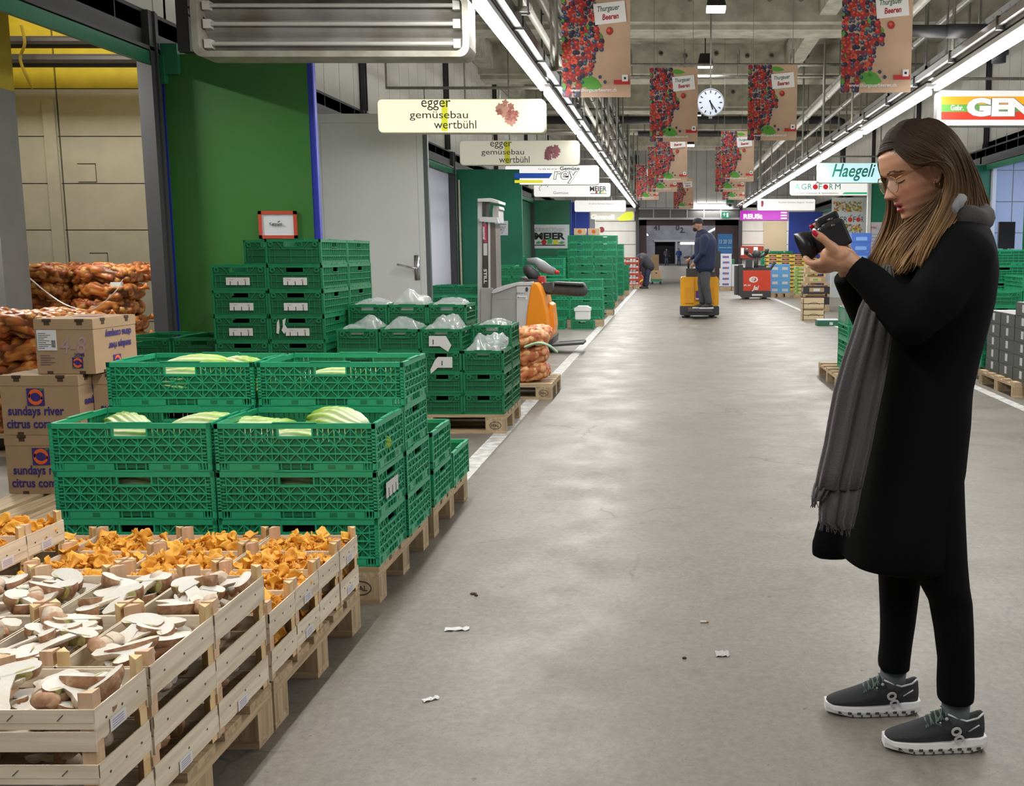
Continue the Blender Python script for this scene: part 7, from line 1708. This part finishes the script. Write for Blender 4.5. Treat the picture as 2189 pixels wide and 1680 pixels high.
# ---------- shoes ----------
shb=M('shoe_black_mesh',(.016,.018,.022),.75,bump=.5,bscale=500); shg=M('shoe_grey_trim',(.10,.11,.115),.6); shw=M('shoe_sole_white',(.72,.72,.72),.5); lace=M('lace_green_grey',(.10,.16,.14),.7); sock=M('sock_grey',(.075,.085,.095),.9); refl_=M('shoe_logo',(.45,.45,.46),.4)
def shoe(toe,heelx,Y,nm):
    # toe=(px x), ground at z=0
    x0=G(toe[0],toe[1]).x; x1=x0+.268; Lx=x1-x0
    prof=[(0.0,.030,.040,.018),(.02,.024,.052,.034),(.06,.022,.064,.043),(.10,.022,.078,.046),(.14,.022,.098,.044),(.165,.022,.116,.040),(.185,.022,.104,.036),(.21,.022,.090,.034),(.24,.022,.098,.034),(.258,.024,.108,.028),(.266,.03,.098,.018)]
    m=MB(); rings=[]
    for t,zb,zt,w in prof:
        n=24; r_=[]
        for j in range(n):
            a=2*pi*j/n; c=cos(a); s=sin(a); zz=lerp(zb,zt,(s+1)/2); ww=w*(1-.38*max(0,s))
            r_.append(Vector((x0+t,Y+ww*math.copysign(abs(c)**.75,c),zz)))
        rings.append(r_)
    m.loft(rings); 
    o=m.obj(nm,shb,woman,True); ss=o.modifiers.new('s','SUBSURF'); ss.levels=1; ss.render_levels=1
    m=MB(); rings=[]
    for t,w in ((0.0-.003,.018),(.02,.037),(.07,.047),(.12,.047),(.17,.041),(.22,.039),(.25,.036),(.27,.020)):
        zt=.030+(.010 if t>.2 else 0)+(.006 if t<.01 else 0); zb=.002 if .02<t<.25 else .010
        rings.append([Vector((x0+t,Y+w*c*1.02,z_)) for c,z_ in ((-1,zt),(-1.04,(zt+zb)/2),(-.96,zb),(.96,zb),(1.04,(zt+zb)/2),(1,zt))])
    m.loft(rings); so=m.obj('sole',shw,o); m=MB()
    for i in range(9):
        t=.03+.025*i; m.bx(x0+t,x0+t+.010,Y-.060,Y+.06,.010,.017); m.bx(x0+t+.012,x0+t+.016,Y-.06,Y+.06,-.0,.009)
    # cut slots shown as recessed dark pieces on the outer side
    m=MB()
    for i in range(9):
        t=.03+.026*i; w=itp([(0,.02),(.02,.037),(.07,.047),(.12,.047),(.17,.041),(.22,.039),(.25,.036)],t+.005)
        m.bx(x0+t,x0+t+.011,Y-w*1.07,Y-w*1.0,.011,.018); m.bx(x0+t+.012,x0+t+.016,Y-w*1.06,Y-w,.002,.010)
    m.obj('sole_slots',M('slot_dark',(.05,.05,.05),.8),o)
    m=MB()
    for i in range(5):
        t=.105+.013*i; z_=itp([(.1,.078),(.14,.098),(.165,.116)],t); m.tube([(x0+t,Y-.030,z_-.010),(x0+t+.003,Y,z_+.004),(x0+t,Y+.030,z_-.010)],.0022,6)
        m.tube([(x0+t+.006,Y-.030,z_-.008),(x0+t,Y,z_+.005),(x0+t+.006,Y+.030,z_-.008)],.0022,6)
    m.tube([(x0+.15,Y-.01,.115),(x0+.14,Y-.035,.105),(x0+.125,Y-.045,.09),(x0+.14,Y-.048,.082)],.002,6)
    m.obj('laces',lace,o,True)
    m=MB(); T=FR((x0+.165,Y-.0435,.072),(.35,0,-.94),(.94,0,.35)); m.txt('OC',.036,T,0,.004,bold=.04,sx=.8)
    m.bar((x0+.215,Y-.0385,.062),(x0+.243,Y-.0375,.08),.002,.003,0); m.ell((x0+.155,Y-.040,.098),(.005,.002,.005),8,6); m.ell((x0+.138,Y-.042,.088),(.003,.002,.003),8,6)
    m.tube([(x0+.16,Y-.032,.107),(x0+.185,Y-.034,.097),(x0+.21,Y-.034,.089),(x0+.24,Y-.033,.097),(x0+.256,Y-.026,.108)],.0028,6); m.obj('shoe_trim',refl_,o,True)
    return o
s1=shoe((1762,1510),1955,2.84,'shoe'); s2=shoe((1886,1588),2097,2.62,'shoe')
m=MB(); m.tube([P(1905,1475,2.84),P(1911,1424,2.84)],[.036,.038],16); part(m,'sock',sock,True); m=MB(); m.tube([P(2040,1555,2.62),P(2044,1492,2.62)],[.036,.038],16); part(m,'sock',sock,True)
# ---------- camera held in the hands ----------
cbk=M('camera_black',(.010,.010,.012),.38); ax=(P(1712,532,2.68)-P(1795,494,2.68)).normalized(); up=Vector((0,-1,0)).cross(ax)*-1
if up.z<0: up=-up
side=ax.cross(up).normalized(); CC=P(1775,502,2.69)
cmr=link('photo_camera',None,None,tuple(CC)); tag(cmr,'black digital camera held in both hands by the woman in the black coat','camera')
MT=Matrix((side,up,ax)).transposed().to_4x4()     # local x=side, y=up, z=lens axis
def cpart(m,name,mat,sm=False,bev=.004):
    o=m.obj(name,mat,cmr,sm); o.matrix_local=MT
    if bev: b_=o.modifiers.new('b','BEVEL'); b_.width=bev; b_.segments=3; b_.limit_method='ANGLE'
    return o
m=MB(); m.bx(-.062,.066,-.038,.034,-.030,.018); m.bx(-.068,-.035,-.038,.030,-.035,.032); m.bx(-.028,.03,.030,.052,-.036,.02); cpart(m,'camera_body',cbk,False,.006)
m=MB(); m.lathe([(.030,.016),(.034,.02),(.034,.034),(.031,.036),(.031,.05),(.035,.052),(.035,.072),(.031,.074),(.027,.07),(.0,.068)],32); cpart(m,'lens',M('lens_black',(.012,.012,.014),.3),True,0); 
m=MB(); m.lathe([(.035,.058),(.037,.06),(.041,.085),(.039,.085),(.034,.062)],32); cpart(m,'lens_hood',cbk,True,0)
m=MB(); m.bx(-.040,.040,-.030,.026,-.033,-.030); cpart(m,'rear_screen',M('screen_dark',(.02,.022,.028),.12),False,.001)
m=MB(); m.lathe([(.0,.0),(.010,0),(.010,.009),(.0,.009)],16,0,Matrix.Translation((.045,.034,-.008))@Matrix.Rotation(-pi/2,4,'X')); m.lathe([(.0,.0),(.008,0),(.008,.007),(.0,.007)],16,0,Matrix.Translation((-.045,.034,-.008))@Matrix.Rotation(-pi/2,4,'X')); m.ell((-.068,.022,-.005),(.004,.004,.006),8,6); cpart(m,'dial',M('dial_metal',(.12,.12,.13),.3,.7),True,0)
# =============== OTHER PEOPLE ===============
skn=M("skin_plain",(.42,.22,.14),.55)
def figure(name,label,J,mats,vox=.012,scale=1,hat=None,group=None):
    """J: joint dict in metres; facing described by joints"""
    bd=MB(); g=lambda k: Vector(J[k])
    bd.ell(g('head'),(.085,.075,.115),16,12); hd=g('head'); fdir=Vector(J['face'])
    bd.ell(hd+fdir*.07+Vector((0,0,-.02)),(.025,.022,.03),10,8); bd.ell(hd+fdir*.035+Vector((0,0,-.075)),(.045,.045,.04),12,8); bd.ell(hd+fdir*.095+Vector((0,0,-.015)),(.014,.012,.02),8,6)
    for s in (-1,1): bd.ell(hd+Vector((fdir.y,-fdir.x,0))*s*.078+Vector((0,0,-.01)),(.018,.016,.03),8,6)
    capsule(bd,hd+Vector((0,0,-.06)),g('neck'),.05,.055); capsule(bd,g('neck')-Vector((0,0,.06)),g('chest'),.07,.11); capsule(bd,g('chest'),g('hip'),.11,.10)
    for s in 'lr':
        capsule(bd,g('chest')+ (g('sh'+s)-g('chest'))*.4,g('sh'+s),.05,.04); capsule(bd,g('sh'+s),g('el'+s),.045,.035); capsule(bd,g('el'+s),g('wr'+s),.035,.025)
        d=(g('wr'+s)-g('el'+s)).normalized(); w=g('wr'+s); capsule(bd,w,w+d*.07,.03,.028)
        pv=d.cross(Vector((0,1,.2))).normalized()
        for k in range(4): capsule(bd,w+d*.07+pv*(.018*(k-1.5)),w+d*(.10+.012*(1-abs(k-1.5)/2))+pv*(.018*(k-1.5))+Vector((0,0,-.02)),.010,.008,8)
        capsule(bd,w+d*.03+pv*.02,w+d*.06+pv*.05,.011,.009,8)
        capsule(bd,g('hip')+(g('kn'+s)-g('hip'))*.1,g('kn'+s),.085,.055); capsule(bd,g('kn'+s),g('an'+s),.052,.038); fd=Vector(J['foot'+s]); capsule(bd,g('an'+s)+Vector((0,0,-.03)),g('an'+s)+fd*.12+Vector((0,0,-.04)),.022,.018)
    o=remesh(name,bd,vox*.7,mats['skin'],None,3,.4); tag(o,label,'person',group)
    j=MB(); capsule(j,g('neck')+Vector((0,0,.0)),g('neck')+Vector((0,0,-.06)),.075,.09,16); capsule(j,g('neck')+Vector((0,0,-.05)),g('chest'),.15,.225,16,flat=.92); capsule(j,g('chest'),g('hip')+Vector((0,0,-.03)),.225,.205,16,flat=.92)
    capsule(j,g('shl'),g('shr'),.085,.085,14)
    for s in 'lr': capsule(j,g('sh'+s),g('el'+s),.092,.07,14); d=(g('wr'+s)-g('el'+s)); capsule(j,g('el'+s),g('el'+s)+d*.88,.058,.042,14)
    jk=remesh('jacket',j,vox,mats['jacket'],o,4,.5)
    t=MB()
    for s in 'lr': capsule(t,g('hip')+(g('kn'+s)-g('hip'))*.12,g('kn'+s),.125,.088,14); capsule(t,g('kn'+s),g('an'+s)+(g('kn'+s)-g('an'+s))*.12,.086,.070,14)
    capsule(t,g('hip')+Vector((0,0,.05)),g('hip')-Vector((0,0,.05)),.14,.14,14,flat=.9)
    remesh('trousers',t,vox,mats['trousers'],o,4,.5)
    for s in 'lr':
        m=MB(); fd=Vector(J['foot'+s]); a=g('an'+s)+Vector((0,0,-.03)); m.tube([a-fd*.07+Vector((0,0,-.01)),a+Vector((0,0,-.0)),a+fd*.08+Vector((0,0,-.02)),a+fd*.15+Vector((0,0,-.035)),a+fd*.19+Vector((0,0,-.045))],[.03,.052,.048,.04,.02],14,flat=.9); sh=m.obj('shoe',mats['shoe'],o,True)
        m=MB(); z=J['foot'+s+'z']; sd=Vector((-fd.y,fd.x,0)); q=g('an'+s); c=Vector((q.x,q.y,z)); m.bar(c-fd*.08+Vector((0,0,.012)),c+fd*.20+Vector((0,0,.012)),.085,.024,0); m.obj('sole',mats.get('sole',white),sh)
    hm_=MB()
    if hat=='cap':
        for i in range(8):
            pass
        hm_.lathe([(.100,0),(.101,.02),(.095,.06),(.07,.09),(.03,.105),(.001,.108)],20,0,Matrix.Translation(hd+Vector((0,0,.035)))); hm_.add([tuple(hd+Vector((0,0,.04))+fdir*(.09+.09*cos(a_))+Vector((fdir.y,-fdir.x,0))*.075*sin(a_)+Vector((0,0,-.01*cos(a_)+dz))) for dz in (0,.008) for a_ in [2*pi*i/16 for i in range(16)]],[tuple(range(15,-1,-1)),tuple(range(16,32))]+[(i,(i+1)%16,16+(i+1)%16,16+i) for i in range(16)]); hm_.obj('cap',mats['hat'],o,True)
        bm_=MB(); bm_.ell(hd+fdir*.055+Vector((0,0,-.085)),(.052,.05,.045),12,8); bm_.obj('beard',M('beard_dark',(.03,.02,.015),.9),o,True)
    elif hat=='hood': hm_.ell(hd+Vector((0,0,.01))-fdir*.02,(.12,.11,.13),16,10); hm_.obj('hood',mats['hat'],o,True)
    else: hm_.ell(hd+Vector((0,0,.03))-fdir*.02,(.095,.088,.105),16,10); hm_.obj('hair',mats['hat'],o,True)
    return o
navyj=M('jacket_navy',(.012,.020,.065),.75,var=.3,vscale=6,bump=.4,bscale=10); greyt=M('trouser_grey',(.055,.055,.062),.85,bump=.4,bscale=10)
# man riding the yellow truck
Ym=20.72; zp=.21; X0=P(1497,600,Ym).x
def q_(px,py,dy=0): return tuple(P(px,py,Ym+dy))
J=dict(head=q_(1492,481),face=(-.97,-.22,0),neck=q_(1502,500),chest=q_(1508,520),hip=q_(1507,562),shl=q_(1506,510,-.19),shr=q_(1512,508,.19),ell=q_(1502,540,-.22),elr=q_(1498,538,.24),wrl=q_(1484,562,-.12),wrr=q_(1476,553,.22),
 knl=q_(1508,606,-.06),knr=q_(1500,604,.10),anl=(q_(1516,646)[0],Ym-.04,zp+.09),anr=(q_(1502,650)[0],Ym+.08,zp+.09),footl=(-.98,-.2,0),footr=(-.98,-.15,0),footlz=zp,footrz=zp)
figure('truck_rider','man in navy jacket, grey trousers and dark cap standing on the yellow truck',J,dict(skin=skn,jacket=navyj,trousers=greyt,shoe=M('sneaker_black',(.02,.02,.02),.7),hat=M('cap_navy',(.02,.022,.035),.8)),.011,hat='cap')
# bent worker
Yb=38.4
def q_(px,py,dy=0): return tuple(P(px,py,Yb+dy))
a0=P(1382,606,Yb).x; a1=P(1376,606,Yb).x
J=dict(head=q_(1366,552),face=(-.85,-.1,-.5),neck=q_(1370,551),chest=q_(1375,553),hip=q_(1388,567),shl=q_(1371,554,-.18),shr=q_(1371,554,.18),ell=q_(1368,568,-.2),elr=q_(1366,568,.2),wrl=q_(1369,580,-.15),wrr=q_(1367,580,.15),
 knl=q_(1385,586,-.1),knr=q_(1382,586,.12),anl=(a0,Yb-.1,.08),anr=(a1,Yb+.14,.08),footl=(-1,-.1,0),footr=(-1,0,0),footlz=0,footrz=0)
figure('bent_worker','worker in dark jacket and blue hood bending over beside the red crates',J,dict(skin=skn,jacket=M('jacket_charcoal',(.035,.037,.045),.8),trousers=M('trouser_blue',(.03,.035,.07),.85),shoe=black,hat=M('hood_blue',(.05,.08,.22),.8),sole=black),.016,hat='hood')
for nm,px,pc,lab in (('far_worker',1425,M('far_dark_top',(.03,.03,.035),.8),'person in dark clothes standing far off before the dark opening'),('far_worker',1451,M('far_blue_top',(.02,.05,.22),.8),'person in a blue top standing far off beside the red stack')):
    Yf=108.; X=P(px,560,Yf).x
    J=dict(head=(X,Yf,1.62),face=(.3,-.95,0),neck=(X,Yf,1.46),chest=(X,Yf,1.3),hip=(X,Yf,.95),shl=(X-.19,Yf,1.4),shr=(X+.19,Yf,1.4),ell=(X-.25,Yf,1.12),elr=(X+.27,Yf,1.12),wrl=(X-.12,Yf-.2,1.05),wrr=(X+.3,Yf-.15,1.0),knl=(X-.1,Yf,.5),knr=(X+.1,Yf-.05,.5),anl=(X-.12,Yf,.09),anr=(X+.12,Yf,.09),footl=(-.3,-.95,0),footr=(.3,-.95,0),footlz=0,footrz=0)
    figure(nm,lab,J,dict(skin=skn,jacket=pc,trousers=M('trouser_far',(.05,.06,.09),.85),shoe=black,hat=black,sole=black),.02)
# things around the gate
q=G(1403,608); m=MB(); m.bx(-.2,.2,-.2,.2,.22,.58,0); m.bx(-.03,.03,-.203,-.2,.45,.5,1); o=m.obj('brown_carton',[cbr,black]); o.location=(q.x,q.y+.2,0); tag(o,'brown carton standing on the green dolly beside the bent worker','carton')
t=thing('dolly','small green dolly with castors under the brown carton','dolly',(q.x,q.y+.2,0)); m=MB(); m.bx(-.23,.23,-.23,.23,.12,.218); m.obj('deck',M('dolly_green',(.02,.22,.12),.5),t)
for sx in (-1,1):
    for sy in (-1,1): m=MB(); m.tube([(sx*.17,sy*.17-.02,.05),(sx*.17,sy*.17+.02,.05)],.05,12); m.bx(sx*.17-.02,sx*.17+.02,sy*.17-.02,sy*.17+.02,.05,.12); m.obj('castor',fd,t)
q=G(1377,612); m=MB(); m.bx(-.12,.12,-.16,.16,0,.42,0); m.bx(-.122,.122,-.17,.17,.15,.22,1); o=m.obj('red_crate_tilted',[rcm,cy]); o.location=(q.x,q.y-.1,.075); o.rotation_euler=(0,R(-32),0); tag(o,'red and yellow crate leaning tilted at the feet of the bent worker','crate')
for i in range(7): o=link('black_crate',DM,None,(P(1380,540,46).x,46,.15*i)); o.scale=(1.05,1,1.24); tag(o,'dark crate in the stack just beyond the gateway, %s'%lvl(i,7),'crate','dark crates beyond the gateway')
for i in range(6):
    m=MB(); m.bx(-.2,.2,-.2,.2,0,.2); o=m.obj('pale_carton',cbr); o.location=(P(1400,560,52).x,52,.205*i); tag(o,'brown carton beyond the gateway, %s of its stack'%lvl(i,6),'carton','cartons beyond the gateway')
